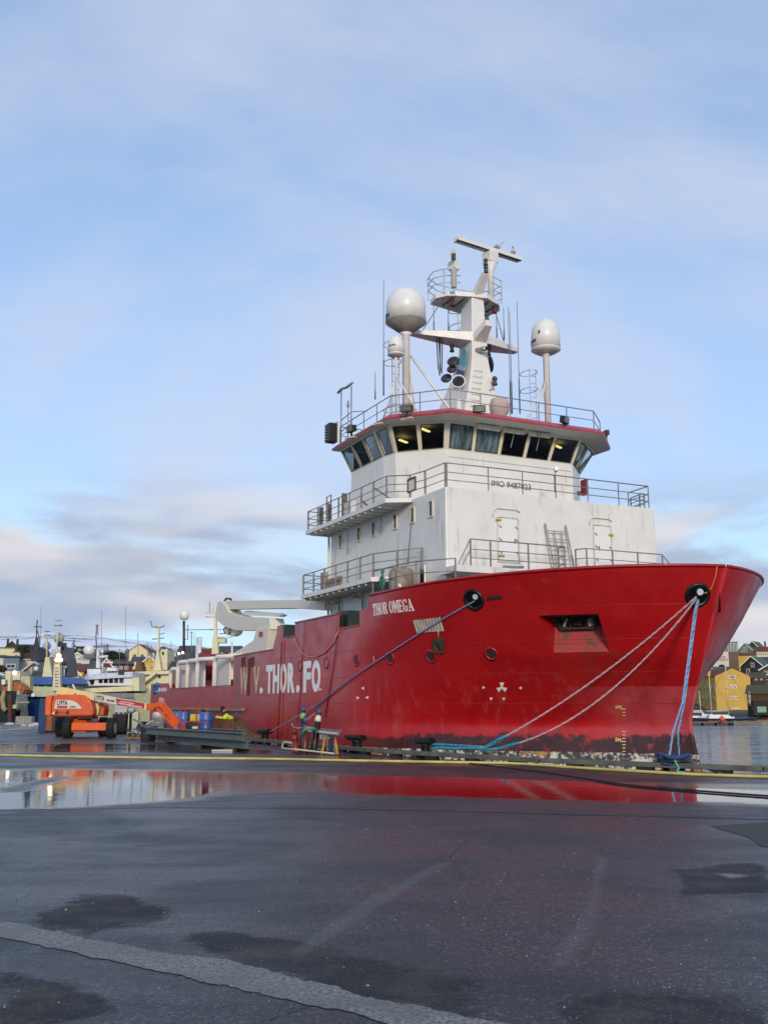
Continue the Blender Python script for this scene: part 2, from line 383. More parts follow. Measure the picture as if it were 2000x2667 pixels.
# sealed joint and the small cracks in the paving
seamm = M('seam_tar', '0a0a0b', .5)
def groundline(name, pts, w, z=.004):
    P = [W(a, b) for a, b in pts]; Q = []
    for p, q in zip(P, P[1:]):
        k = max(2, int((q - p).length / .5))
        for i in range(k): Q.append(p.lerp(q, i / k))
    Q.append(P[-1]); vs = []; fc = []
    for i, p in enumerate(Q):
        d = (Q[min(i + 1, len(Q) - 1)] - Q[max(i - 1, 0)]).normalized(); s = Vector((-d.y, d.x, 0))
        o = s * (noise.noise(p * .9) * .05); ww = w * (1 + .5 * noise.noise(p * 3))
        vs += [p + o + s * ww / 2 + Vector((0, 0, z)), p + o - s * ww / 2 + Vector((0, 0, z))]
    for i in range(len(Q) - 1): fc.append((2 * i, 2 * i + 1, 2 * i + 3, 2 * i + 2))
    o = MB().add(vs, fc).build(name, seamm); return tag(o, kind='structure')
groundline('paving_joint', [(-150, 2114), (0, 2111), (400, 2105), (840, 2106), (1495, 2123), (1880, 2132), (2150, 2140)], .07)
random.seed(12)
for pts_, w_ in [([(1240, 2160), (1180, 2230), (1210, 2300)], .005), ([(820, 2620), (700, 2660), (600, 2700)], .006)]:
    q_ = []
    for (a0, b0), (a1, b1) in zip(pts_, pts_[1:]):
        for k in range(8): q_.append((a0 + (a1 - a0) * k / 8 + random.uniform(-7, 7), b0 + (b1 - b0) * k / 8 + random.uniform(-3, 3)))
    groundline('paving_crack', q_, w_, .0035)
gm_ = MB()
for k in range(900):   # loose grit lying on the asphalt
    d_ = 4.2 + 11 * random.random() ** 1.4; x_ = d_ * random.uniform(-.42, .42); r_ = random.uniform(.003, .009) * (1.6 if random.random() < .06 else 1)
    gm_.m = random.randrange(3); c_ = Vector((x_, d_, 0)); a_ = random.uniform(0, 6.28); vs_ = [c_ + Vector((r_ * math.cos(a_ + j * 1.57) * random.uniform(.6, 1.3), r_ * math.sin(a_ + j * 1.57) * random.uniform(.6, 1.3), 0)) for j in range(4)] + [c_ + Vector((0, 0, r_ * random.uniform(.6, 1.1)))]
    gm_.add(vs_, [(0, 1, 4), (1, 2, 4), (2, 3, 4), (3, 0, 4)])
gr_ = gm_.build('grit', [M('grit_pale', '8d8a84', .8), M('grit_dark', '2a2a2c', .7), M('grit_brown', '5c5044', .8)]); tag(gr_, 'loose grit scattered over the wet asphalt', 'grit', kind='stuff')
# quay wall below the edge
conc = M('quay_concrete', '4a4844', .8, var=.3, sc=1.5, dirt=('211f1c', .5))
mb = MB()
for (a, b), (c, d) in zip(EDGE, EDGE[1:]):
    mb.add([(a, b, -.002), (c, d, -.002), (c, d, -5), (a, b, -5)], [(0, 1, 2, 3)])
tag(mb.build('quay_wall', conc), kind='structure')
# harbour water
t = NT('harbour_water')
wv1 = t.noise(.42, 4, .6, scale=(.32, 1.5, 1)); wv2 = t.noise(1.5, 3, .6, scale=(.5, 1.8, 1)); wv3 = t.noise(.07, 3, .5, scale=(.4, 1, 1)); wv4 = t.noise(.2, 3, .5, scale=(.22, 1, 1), loc=(3, 7, 0))
t.set(col=(.010, .016, .018), rough=.07, spec=.6)
t.bump(t.math('ADD', t.math('ADD', t.math('MULTIPLY', wv1, .5), t.math('MULTIPLY', wv2, .14)), t.math('ADD', t.math('MULTIPLY', wv3, 2.0), t.math('MULTIPLY', wv4, 1.4))), .85, .6)
mb = MB(); mb.add([(-900, -60, WATER_Z), (900, -60, WATER_Z), (900, 900, WATER_Z), (-900, 900, WATER_Z)], [(0, 1, 2, 3)])
tag(mb.build('harbour_water', t.m), kind='structure')
# the land round the harbour and the snowy fells behind it
def zt(x, y):
    u = x / max(y, 1); r = y
    l = lerpt(r, [(110, -4), (124, -1.2), (132, 0), (170, 6.0), (260, 12.5), (500, 21), (900, 42), (1500, 104), (2200, 146), (3200, 130)])
    rr = lerpt(r, [(225, -4), (234, -1.2), (238, -.4), (262, .4), (300, 7.5), (350, 13.5), (430, 17), (800, 16), (3200, 12)])
    if r > 600: l = 30 + (l - 30) * lerpt(u, [(-.6, 1), (-.36, 1.0), (-.27, .97), (-.20, .74), (-.14, .45), (0, .3)])
    w = sstep(-.05, .12, u); z = l * (1 - w) + rr * w
    if r > 300: z += noise.fractal(Vector((x * .004, y * .004, 1)), 1, 2, 4) * min(14, (r - 300) * .012)
    return z
mb = MB(); rad = [105, 118, 124, 128, 132, 140, 150, 160, 175, 190, 205, 220, 228, 232, 236, 240, 250, 262, 280, 300, 325, 350, 390, 430, 500, 600, 720, 860, 1020, 1200, 1400, 1600, 1800, 2000, 2200, 2450, 2800, 3200]
us = [-.75 + 1.4 * i / 150 for i in range(151)]
tv = [(u * r, r, zt(u * r, r)) for r in rad for u in us]
tf = [(i * 151 + j, i * 151 + j + 1, (i + 1) * 151 + j + 1, (i + 1) * 151 + j) for i in range(len(rad) - 1) for j in range(150)]
mb.smooth = True; mb.add(tv, tf)
t = NT('fell_ground')
geo = t.n('ShaderNodeNewGeometry'); sx = t.n('ShaderNodeSeparateXYZ'); t.l(t.tc.outputs['Object'], sx.inputs[0])
n1 = t.noise(.012, 7, .62, scale=(1, .5, 3)); n2 = t.noise(.15, 5, .6)
gcol = t.mix(t.rng(n2, .35, .65), (.045, .04, .026), (.085, .075, .045))
snow = t.math('MULTIPLY', t.rng(sx.outputs['Y'], 420, 900), t.rng(n1, .38, .52))
t.set(col=t.mix(snow, gcol, (.80, .81, .86)), rough=.85)
tag(mb.build('hillside', t.m), kind='structure')
# ================================================================== THE SHIP
ship = thing('supply_ship', 'large red and white offshore supply ship moored bow-on along the quay, lettered THOR OMEGA', 'ship', (SHIP_O[0], SHIP_O[1], 0), SHIP_A)
def stem(z):
    if z < .9: return 5.35 + .25 * (.9 - max(z, -.4))
    return 5.35 + (1.75 * ((z - 1.1) / 4.4) ** 1.15 if z > 1.1 else 0)
def hb(x, z):
    d = stem(z) - x
    if d <= 0: return 0
    L = lerpt(z, [(-2, 11.5), (1, 11.2), (2.2, 11.4), (3.13, 11.6), (5.5, 9.5)]); a = lerpt(z, [(1, 2.2), (3.13, 2.2), (5.5, 2.3)]); e = lerpt(z, [(1, 1.65), (2.2, 1.17), (3.13, .86), (4.2, .76), (5.5, .70)])
    return 6.5 * (1 - (1 - min(d / L, 1)) ** a) ** e
def HS(px, py, off=.0):
    """point of the quay-side shell seen at a pixel, moved off along the shell's normal"""
    y = -5.0
    for _ in range(60):
        p = S(px, py, y=y); y += (-hb(p.x, p.z) - y) * .35
    p.y = -hb(p.x, p.z); n = HN(p.x, p.z); return p + n * off
def HP(x, z, off=0.): return Vector((x, -hb(x, z), z)) + HN(x, z) * off
def HN(x, z):
    e = .03; a = Vector((x, -hb(x, z), z)); b = Vector((x - e, -hb(x - e, z), z)); c = Vector((x, -hb(x, z + e), z + e))
    n = (b - a).cross(c - a).normalized(); return n if n.y < 0 else -n
def rim(x): return 5.34 + .16 * max(0, min(1, (x + 2) / 8))
# anchor pocket corners on the shell
AP0, AP1, AP2, AP3 = HS(1420, 1603), HS(1566, 1599), HS(1578, 1698), HS(1424, 1700)
ZA, ZB = (AP2.z + AP3.z) / 2, (AP0.z + AP1.z) / 2; XA, XB = (AP0.x + AP3.x) / 2, (AP1.x + AP2.x) / 2
# ---- hull paint
t = NT('red_hull_paint'); oc = t.tc.outputs['Object']; sx = t.n('ShaderNodeSeparateXYZ'); t.l(oc, sx.inputs[0]); X_, Z_ = sx.outputs['X'], sx.outputs['Z']
red = t.mix(t.rng(t.noise(.5, 5, .6), .3, .7), (.345, .0045, .007), (.42, .008, .010))
sky_sheen = t.math('MULTIPLY', t.rng(X_, -6, -13), t.rng(t.noise(.35, 4), .25, .6, .55, 1.0)); red = t.mix(t.math('MULTIPLY', sky_sheen, .65), red, (.36, .035, .035))  # hazy sky sheen on the aft plating, mixed into the red
# worn pale patch low at the bow
px_ = t.math('ADD', X_, t.math('MULTIPLY', t.math('SUBTRACT', t.noise(1.1, 4), .5), 2.0))
pale = t.math('MULTIPLY', t.rng(px_, 2.4, 4.2), t.rng(Z_, 2.13, 2.11)); pale = t.math('MULTIPLY', pale, t.rng(t.noise(1.3, 5, .6), .25, .6, .45, 1.0))
red = t.mix(t.math('MULTIPLY', pale, .62), red, (.50, .085, .095))
stk = t.noise(2.6, 5, .6, scale=(1.3, 1.3, .10))
red = t.mix(t.math('MULTIPLY', t.rng(stk, .52, .74), t.rng(Z_, 3.4, 1.5, .05, .32)), red, (.46, .12, .10))
# scattered rust weeps and chalky runs down the plating
wp = t.math('MULTIPLY', t.rng(t.noise(1.9, 6, .7, scale=(2.6, 1, .09), loc=(7, 0, 3)), .60, .70), t.rng(t.noise(.35, 2, .5, loc=(1, 4, 2)), .42, .6))
red = t.mix(t.math('MULTIPLY', wp, .55), red, (.12, .022, .014))
ck = t.math('MULTIPLY', t.rng(t.noise(2.4, 6, .7, scale=(1.1, 1, .5), loc=(2, 9, 5)), .60, .72), .28); red = t.mix(ck, red, (.42, .07, .06))
# rust runs below the anchor pocket
rx = t.math('MULTIPLY', t.rng(X_, XA - .5, XA + .25), t.rng(X_, XB + .5, XB - .25))
rz = t.math('MULTIPLY', t.rng(Z_, ZA - 1.9, ZA - .1), t.rng(Z_, ZA + .05, ZA))
rr = t.math('MULTIPLY', t.math('MULTIPLY', rx, rz), t.rng(t.noise(3.2, 5, .65, scale=(2.2, 2.2, .14)), .42, .68))
red = t.mix(t.math('MULTIPLY', rr, .8), red, (.13, .035, .018))
# rust and bare steel where the old plates were doubled, aft
rs = t.math('MULTIPLY', t.math('MULTIPLY', t.rng(X_, -18.6, -18.2), t.rng(X_, -13.4, -14.4)), t.rng(t.noise(1.6, 6, .7, scale=(2.4, 1, .22)), .52, .64))
red = t.mix(t.math('MULTIPLY', rs, .8), red, (.105, .055, .040))
# scraped black fender band, scuffs and the pale boot top
nb = t.noise(2.4, 7, .7, scale=(1.6, 1.6, 1.2)); nbl = t.noise(.45, 3, .5, scale=(1, 1, .1))
zz = t.math('ADD', Z_, t.math('MULTIPLY', t.math('SUBTRACT', nb, .5), .62)); zz = t.math('ADD', zz, t.math('MULTIPLY', t.math('SUBTRACT', nbl, .5), .55))
zz = t.math('ADD', zz, t.rng(X_, 2.5, -3.0, .0, .16)); band = t.math('MULTIPLY', t.rng(zz, .72, .62), t.rng(X_, -7.5, -2.0, .0, 1.0))
band = t.math('MULTIPLY', band, t.rng(t.noise(3.5, 6, .72), .30, .46))
red = t.mix(t.math('MULTIPLY', band, .93), red, (.016, .010, .010))
sc = t.math('MULTIPLY', t.math('MULTIPLY', t.rng(t.noise(1.15, 6, .7, scale=(1.5, 1.5, 2.2), loc=(4, 2, 1)), .66, .72), t.rng(X_, 3.4, 4.0)), t.rng(Z_, 2.0, 1.6))
red = t.mix(t.math('MULTIPLY', sc, .8), red, (.05, .012, .012))
boot = t.rng(t.math('ADD', Z_, t.math('MULTIPLY', t.math('SUBTRACT', nb, .5), .04)), .15, .13)
bt = t.mix(t.rng(t.noise(4, 7, .75), .43, .53), (.62, .57, .46), (.035, .033, .030)); bt = t.mix(t.rng(t.noise(.9, 4), .56, .66), bt, (.42, .20, .06))
red = t.mix(boot, red, bt)
t.set(col=red, rough=t.rng(t.noise(1.2, 5), .3, .7, .27, .42), spec=.5, coat=.04)
plates = t.noise(.55, 2, .4, scale=(1, 1, 1.4))
fra = t.math('ABSOLUTE', t.math('SINE', t.math('ADD', t.math('MULTIPLY', X_, math.pi / .62), t.math('MULTIPLY', t.noise(.4, 2), 1.2))))
fra = t.math('MULTIPLY', fra, t.rng(t.noise(.5, 3, .5, loc=(5, 0, 2)), .3, .7, .15, 1.0))
stg = t.math('ABSOLUTE', t.math('SINE', t.math('MULTIPLY', Z_, math.pi / .95)))
t.bump(t.math('ADD', t.math('ADD', plates, t.math('MULTIPLY', fra, .14)), t.math('ADD', t.math('MULTIPLY', stg, .06), t.math('MULTIPLY', t.noise(30, 2), .008))), .22, .12)
hullm = t.m; MATS['red_hull_paint'] = hullm
redm = M('red_ship_paint', '9c1016', .38, var=.1); redr = M('red_roof_edge', 'a84a52', .42, var=.12, dirt=('b98f8a', .62))
inside = M('bulwark_inside', '8c2a2a', .6)
# ---- hull shell
def shell(mb, xs_f, zs, skip=None):
    nu = len(xs_f)
    for s in (-1, 1):
        idx = [[None] * len(zs) for _ in range(nu)]; vs = []
        for i in range(nu):
            for j in range(len(zs)):
                x, z = xs_f[i](zs[j]) if callable(xs_f[i]) else (xs_f[i], zs[j])
                idx[i][j] = len(vs); vs.append((x, s * hb(x, z), z))
        fc = []
        for i in range(nu - 1):
            for j in range(len(zs) - 1):
                if skip and s == -1 and skip(i, j): continue
                fc.append((idx[i][j], idx[i + 1][j], idx[i + 1][j + 1], idx[i][j + 1]))
        mb.smooth = True; mb.add(vs, fc); mb.smooth = False
fr = sorted([-35.5, -33, -30.6, -26, -22, -19.1, -18.6, -17, -15.5, -14, -13.1, -12.45, -11.82, -11, -10.42, -9.7, -9, -8.2, -7.5, -6.6, -5.8, -5.2, -4.6, -4.04, -3.42, -3.18] + [-2.5 + .5 * i for i in range(6)])   # up to x = 0
def bowcol(k):   # fraction of the way from x = 0 to the stem
    return lambda z: (stem(z) * k, z)
XBOW = [0.06 * i for i in range(1, 14)] + [.82, .86, .9, .93, .955, .975, .988, .996, 1.0]
kA, kB = XA / stem((ZA + ZB) / 2), XB / stem((ZA + ZB) / 2)
XBOW = sorted([k for k in XBOW if abs(k - kA) > .02 and abs(k - kB) > .02] + [kA, kB])
hm = MB()
lowz = [-2.6, -1.8, -1.0, -.4, 0, .4, .8, 1.2, 1.6, 2.0, 2.45]
cols = fr + [bowcol(k) for k in XBOW]
shell(hm, cols, lowz)
# forecastle: x >= -3.18, up to the sheer
foz = [2.45 + (ZA - 2.45) * k / 3 for k in range(3)] + [ZA + (ZB - ZA) * k / 4 for k in range(4)] + [ZB + (5.5 - ZB) * k / 7 for k in range(8)]
fo0 = [x for x in fr if x >= -3.18]
def capz(x, z):   # squash the top rows down to the sheer line
    return z if z < 5 else 5 + (z - 5) / .5 * (rim(x) - 5)
fcols = [(lambda x0: (lambda z: (x0, capz(x0, z))))(x0) for x0 in fo0] + [(lambda k: (lambda z: (stem(z) * k, capz(stem(z) * k, z))))(k) for k in XBOW]
ia, ib = len(fo0) + XBOW.index(kA), len(fo0) + XBOW.index(kB); ja, jb = 3, 7
shell(hm, fcols, foz, skip=lambda i, j: ia <= i < ib and ja <= j < jb)
# stepped bulwark further aft: (x0, x1, top0, top1)
for x0, x1, t0, t1 in [(-4.04, -3.42, 4.89, 4.90), (-3.42, -3.18, 4.90, 5.28), (-5.8, -4.04, 4.34, 4.34), (-10.42, -5.8, 4.89, 4.90), (-11.82, -10.42, 4.34, 4.34), (-12.45, -11.82, 4.89, 4.89), (-13.1, -12.45, 3.92, 4.89), (-18.6, -13.1, 3.86, 3.92), (-19.1, -18.6, 2.46, 3.86)]:
    xc = [x for x in fr if x0 - .001 <= x <= x1 + .001]; n = len(xc); hm.smooth = True
    for s in (-1, 1):
        vs = []; fc = []
        for i in range(n):
            x = xc[i]; tp = t0 + (t1 - t0) * (x - x0) / (x1 - x0)
            zr = [z for z in (2.45, 2.9, 3.4, 3.8, 4.3) if z < min(t0, t1) - .02] + [tp]; nr = len(zr)
            for z in zr: vs.append((x, s * hb(x, z), z))
        for i in range(n - 1):
            for j in range(nr - 1): fc.append((i * nr + j, i * nr + nr + j, i * nr + nr + 1 + j, i * nr + 1 + j))
        hm.add(vs, fc)
hm.smooth = False
for s in (-1, 1): hm.add([(-35.5, s * 6.5, 2.45), (-30.6, s * 6.5, 2.45), (-31.05, s * 6.5, 2.82), (-35.5, s * 6.5, 2.86)], [(0, 1, 2, 3)])
bmx = hm.mesh('hull', [hullm])
bm = bmesh.new(); bm.from_mesh(bmx); bmesh.ops.remove_doubles(bm, verts=bm.verts, dist=.004)
for f in bm.faces:   # shell faces look outwards
    f.smooth = True; c = f.calc_center_median()
    if abs(c.y) > .02 and f.normal.y * c.y < 0: f.normal_flip()
bm.to_mesh(bmx); bm.free()
def shell_normal(x, y, z):   # the smooth surface's own normal
    if abs(y) < .012: return Vector((1, 0, .0)).normalized() if x > 4 else Vector((0, 0, 1))
    xx = min(x, stem(z) - .02); n = HN(xx, z); return Vector((n.x, n.y if y < 0 else -n.y, n.z))
bmx.normals_split_custom_set_from_vertices([shell_normal(*v.co) for v in bmx.vertices])
hull = link('hull', bmx, ship)
MB().b2((-35.52, -6.5, -2.6), (-35.42, 6.5, 2.84)).build('transom', redm, hull)
# inner face of the bulwark plating
mb = MB(); mb.smooth = True
for s in (-1, 1):
    cs = [(x, z) for x in fo0 + [stem(5.4) * k for k in XBOW if k < .985] for z in (4.2, 4.8, rim(x) - .02)]
    vs = [(x - (.09 if x > 4 else 0), s * max(0, hb(x, z) - .1), z) for x, z in cs]; n = len(vs) // 3
    mb.add(vs, [(i * 3 + j, i * 3 + 3 + j, i * 3 + 4 + j, i * 3 + 1 + j) for i in range(n - 1) for j in range(2)])
mb.build('bulwark_inside', inside, hull)
# decks inside the hull
deckm = M('deck_paint', '4d5a50', .7)
mb = MB(); mb.b2((-35.4, -6.3, 1.3), (-12, 6.3, 1.4)); mb.b2((-12, -6.3, 3.7), (-4.6, 6.3, 3.8))
mb.prism([(x, -hb(x, 4.2) + .15, 4.2) for x in [-4.6, -3, -1.5, 0, 1, 2, 3, 4, 4.8, 5.4, 5.9, 6.2]] + [(x, hb(x, 4.2) - .15, 4.2) for x in [6.2, 5.9, 5.4, 4.8, 4, 3, 2, 1, 0, -1.5, -3, -4.6]], (0, 0, .1))
mb.build('deck', deckm, ship)
# bulwark cap along the sheer
mb = MB()
for s in (-1, 1):
    pth = [Vector((x, s * hb(x, rim(x)), rim(x) + .01)) for x in [-3.18, -2.5, -2, -1, 0] + [stem(5.49) * k for k in XBOW]]
    mb.tube(pth, .05, 6)
mb.build('bulwark_cap', redm, hull)
mb = MB()
for x0, x1, z0, z1 in [(-5.8, -4.04, 4.34, 4.34), (-10.42, -5.8, 4.89, 4.90), (-11.82, -10.42, 4.34, 4.34), (-18.6, -13.1, 3.86, 3.92), (-30.6, -19.1, 2.46, 2.47)]:
    mb.bar((x0, -6.46, z0 + .02), (x1, -6.46, z1 + .02), .16, .05)
mb.build('bulwark_cap', redm, hull)
# weld seams: proud ribbons following the plates
seam = M('weld_seam', '9c2a28', .4)
def ribbon(pts, w=.014): return MB().tube(pts, w / 2, 4, cap=False)
for z, x0, x1 in [(1.62, -18, 5.2), (2.56, -17, 5.4), (3.5, -13, 6.0), (4.45, -3, 6.4), (.9, -16, 5.2)]:
    n = 50; ribbon([HP(x0 + (x1 - x0) * i / n, z, .001) for i in range(n + 1)]).build('weld_seam', seam, hull)
for xs0 in (-16.2, -12.9, -9.9, -6.9, -4.1, -2.2, .6, 2.6):
    ribbon([HP(xs0 + .08 * z, z, .001) for z in [.1 + .3 * i for i in range(13)]]).build('weld_seam', seam, hull)
# anchor pocket: recess walls, back coloured black for its shade, sloped sill, anchor
pk = MB()
def pp(k, z, dpt):
    x = stem(z) * k; p = HP(x, z); n = HN(stem((ZA + ZB) / 2) * (kA + kB) / 2, (ZA + ZB) / 2); return p - n * dpt
zm = ZA + (ZB - ZA) * .45
A_, B_, C_, D_ = pp(kA, ZB, -.005), pp(kB, ZB, -.005), pp(kB, ZA, -.005), pp(kA, ZA, -.005)
ki, kj = kA + .02, kB - .012
a2, b2, c2, d2 = pp(ki, ZB, .75), pp(kj, ZB, .75), pp(kj, zm, .55), pp(ki, zm, .55)
pk.add([A_, B_, b2, a2], [(0, 1, 2, 3)]); pk.add([B_, C_, c2, b2], [(0, 1, 2, 3)]); pk.add([A_, D_, d2, a2], [(0, 1, 2, 3)]); pk.m = 1; pk.add([a2, b2, c2, d2], [(0, 1, 2, 3)])
pk.m = 2; pk.add([D_, C_, c2, d2], [(0, 1, 2, 3)])
t = NT('rusty_sill'); g = t.noise(2.2, 6, .7)
t.set(col=t.mix(t.rng(g, .50, .60), (.34, .022, .02), t.mix(t.rng(t.noise(4, 4), .4, .6), (.10, .045, .02), (.16, .06, .015))), rough=.6)
pk.build('anchor_pocket', [redm, black, t.m], hull)
am = M('anchor_iron', '2c2725', .6, .4, var=.3, sc=8)
an = thing_part = bpy.data.objects.new('anchor', None); COL.objects.link(an); an.parent = ship
ac = (c2 + d2) / 2; ax = (c2 - d2).normalized(); aup = Vector((0, 0, 1)); ao = HN(XA, ZA)
def ap(u, v, w): return ac + ax * u + aup * v + ao * w
mb = MB(); mb.bar(ap(-.62, .42, .15), ap(.62, .42, .15), .16, .1); mb.bar(ap(-.62, .42, .15), ap(-.5, .06, .2), .1, .06); mb.bar(ap(.62, .42, .15), ap(.5, .06, .2), .1, .06)
mb.bar(ap(-.5, .04, .2), ap(.5, .04, .2), .12, .06); mb.build('fluke_frame', am, an)
mb = MB(); mb.bar(ap(0, .05, .1), ap(0, .55, -.1), .26, .2); mb.bar(ap(-.22, .05, .22), ap(-.22, .42, .2), .05, .05); mb.bar(ap(.26, .05, .22), ap(.26, .42, .2), .05, .05); mb.build('shank', am, an)
MB().bar(ap(-.42, .06, .12), ap(-.3, .3, .12), .22, .05).build('fluke', M('fluke_grey', '9a988f', .6, var=.3), an); MB().bar(ap(.4, .06, .12), ap(.36, .3, .12), .18, .05).build('fluke', M('fluke_grey', '9a988f', .6, var=.3), an)
# portlights
glassm = M('dark_port_glass', '3a3430', .08)
for a, b in [(782, 1735), (850, 1727), (929, 1720), (1016, 1715), (1122, 1710), (1279, 1703)]:
    p = HS(a, b); n = HN(p.x, p.z); mb = MB()
    mb.lathe([(.15, -.02), (.23, -.02), (.24, .02), (.20, .035), (.17, .03), (.165, -.01)], p, 20, n)
    mb.m = 1; mb.lathe([(.165, -.012), (.165, .012)], p, 18, n); mb.build('portlight', [redm, glassm], hull)
# mooring fairleads: dark disc for the shaded throat, pale disc for daylight through it
for a, b, r in [(1234, 1562, .34), (1817, 1550, .36)]:
    p = HS(a, b); n = HN(p.x, p.z); mb = MB()
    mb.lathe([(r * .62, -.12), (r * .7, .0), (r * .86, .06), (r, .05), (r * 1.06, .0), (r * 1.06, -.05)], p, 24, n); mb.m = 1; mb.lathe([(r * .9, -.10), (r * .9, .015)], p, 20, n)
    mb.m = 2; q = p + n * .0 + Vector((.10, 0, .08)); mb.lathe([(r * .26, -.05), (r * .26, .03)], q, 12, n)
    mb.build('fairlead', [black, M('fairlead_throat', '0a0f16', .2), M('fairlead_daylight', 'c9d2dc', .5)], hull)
# vent grille and the hanging board
slat = M('grille_slat', 'b8b0a4', .5, var=.25, dirt=('6e5240', .55))
g0, g1, g2, g3 = HS(1077, 1616), HS(1150, 1607), HS(1160, 1643), HS(1087, 1648)
ge = bpy.data.objects.new('vent_grille', None); COL.objects.link(ge); ge.parent = ship
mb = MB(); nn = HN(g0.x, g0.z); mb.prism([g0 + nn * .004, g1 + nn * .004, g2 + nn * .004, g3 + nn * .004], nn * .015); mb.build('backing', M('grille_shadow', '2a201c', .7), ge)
for i in range(9):
    k0, k1 = (i + .10) / 9, (i + .72) / 9
    MB().prism([g0.lerp(g1, k0) + nn * .02, g0.lerp(g1, k1) + nn * .02, g3.lerp(g2, k1) + nn * .02, g3.lerp(g2, k0) + nn * .02], nn * .03).build('slat', slat, ge)
h0, h1, h2, h3 = HS(1130, 1663), HS(1159, 1661), HS(1161, 1698), HS(1133, 1700); nn = HN(h0.x, h0.z)
mb = MB(); um = [h3.lerp(h2, .36), h3.lerp(h2, .40) + Vector((0, 0, .22)), h3.lerp(h2, .62) + Vector((0, 0, .22)), h3.lerp(h2, .66)]
mb.prism([v + nn * .05 for v in [h0, h1, h2, um[3], um[2], um[1], um[0], h3]], nn * .04); mb.m = 1; mb.tube([h0.lerp(h1, .5) + nn * .06, HS(1144, 1640) + nn * .06], .012, 5)
mb.build('hanging_board', [M('worn_board', '3c3a2c', .8, var=.4, sc=7), M('pale_cord', 'c9bfae', .8)], hull)
mb = MB(); q0, q1 = HS(1268, 1557), HS(1306, 1553); nn = HN(q0.x, q0.z); mb.bar(q0 + nn * .012, q1 + nn * .012, .02, .12); mb.build('plate_mark', M('burnt_mark', '1a0505', .7), hull)
# ---- lettering on the hull
lett = M('white_lettering', 'e8e6e0', .45, var=.06, dirt=('b9a68e', .62))
sideX, upZ = (1, 0, 0), (0, 0, 1)
def hulltext(s, px0, px1, pyb, pyt, bold=.02, mat=lett):
    p = S(px0, pyb, y=-6.5); q = S(px1, pyb, y=-6.5); tp = S(px0, pyt, y=-6.5)
    o = text('lettering', s, mat, hull, (p.x, -6.5, p.z), sideX, upZ, q.x - p.x, tp.z - p.z, bold); return o
worn = M('worn_lettering', 'cdbd9c', .6, var=.3, sc=5, dirt=('8d4a3a', .55))
z0, z1 = 2.05, 3.28
def ht(s, a, b, bold=.045, mat=lett, z0=z0, z1=z1):
    xa, xb = S(a, 1800, y=-6.5).x, S(b, 1800, y=-6.5).x
    text('lettering', s, mat, hull, (xa, -6.503, z0), sideX, upZ, xb - xa, z1 - z0, bold)
ht('W', 625, 645, .02, worn); ht('V', 660, 675, .02, worn); ht('.', 677, 684, .02, z1=2.33)
ht('T', 693, 709); ht('H', 711, 727); ht('O', 729, 746); ht('R', 749, 767); ht('.', 772, 780, .02, z1=2.36); ht('F', 790, 809); ht('O', 812, 834)
# ship's name in serif capitals, letter by letter, laid on the shell
GL = {'T': ([(0, .84, 1, 1), (.38, 0, .62, .9), (.24, 0, .76, .08), (0, .68, .07, .9), (.93, .68, 1, .9)], []),
      'H': ([(.08, 0, .3, 1), (.7, 0, .92, 1), (.3, .46, .7, .56), (0, 0, .38, .08), (.62, 0, 1, .08), (0, .92, .38, 1), (.62, .92, 1, 1)], []),
      'O': ([], [(.5, .5, .5, .5, .28, .42)]),
      'R': ([(.08, 0, .3, 1), (0, 0, .4, .08), (0, .92, .5, 1), (.3, .48, .55, .56), (.82, 0, 1, .08)], [(.5, .74, .38, .26, .2, .18), None]),
      'M': ([(.06, 0, .14, 1), (.76, 0, .94, 1), (0, 0, .24, .08), (.68, 0, 1, .08), (0, .92, .2, 1), (.8, .92, 1, 1)], ['M']),
      'E': ([(.08, 0, .32, 1), (0, .9, .92, 1), (0, 0, .96, .1), (.32, .46, .66, .55), (.88, .72, .95, 1), (.9, 0, .98, .28), (.62, .38, .68, .64)], []),
      'G': ([(.66, .05, .88, .42), (.54, .38, 1, .46), (.86, .66, .93, .96)], ['G']),
      'A': ([(.24, .28, .72, .36), (0, 0, .34, .07), (.58, 0, 1.05, .07)], ['A'])}
def glyph(ch, put, mb):
    boxes, ex = GL[ch]
    def poly(pts):
        b = [put(u, v, 0) for u, v in pts]; f = [put(u, v, 1) for u, v in pts]; n = len(pts)
        mb.add(b + f, [list(range(n, 2 * n)), list(reversed(range(n)))] + [(i, (i + 1) % n, n + (i + 1) % n, n + i) for i in range(n)])
    for x0, y0, x1, y1 in boxes: poly([(x0, y0), (x1, y0), (x1, y1), (x0, y1)])
    def ringp(cx, cy, rx, ry, ix, iy, a0, a1, n=16):
        for i in range(n):
            p, q = a0 + (a1 - a0) * i / n, a0 + (a1 - a0) * (i + 1) / n
            poly([(cx + rx * math.cos(p), cy + ry * math.sin(p)), (cx + rx * math.cos(q), cy + ry * math.sin(q)), (cx + ix * math.cos(q), cy + iy * math.sin(q)), (cx + ix * math.cos(p), cy + iy * math.sin(p))])
    if ch == 'O': ringp(.5, .5, .5, .5, .28, .43, 0, 2 * math.pi, 22)
    if ch == 'R': ringp(.46, .74, .44, .26, .22, .18, -math.pi / 2, math.pi / 2, 12); poly([(.46, .52), (.66, .52), (.98, 0), (.74, 0)])
    if ch == 'M': poly([(.06, 1), (.3, 1), (.56, .3), (.46, .02)]); poly([(.46, .02), (.56, .3), (.86, 1), (.76, 1)])
    if ch == 'G': ringp(.52, .5, .5, .5, .28, .43, R(38), R(310), 20)
    if ch == 'A': poly([(.12, 0), (.2, 0), (.5, .85), (.45, 1)]); poly([(.45, 1), (.58, 1), (.98, 0), (.72, 0), (.42, .8)])
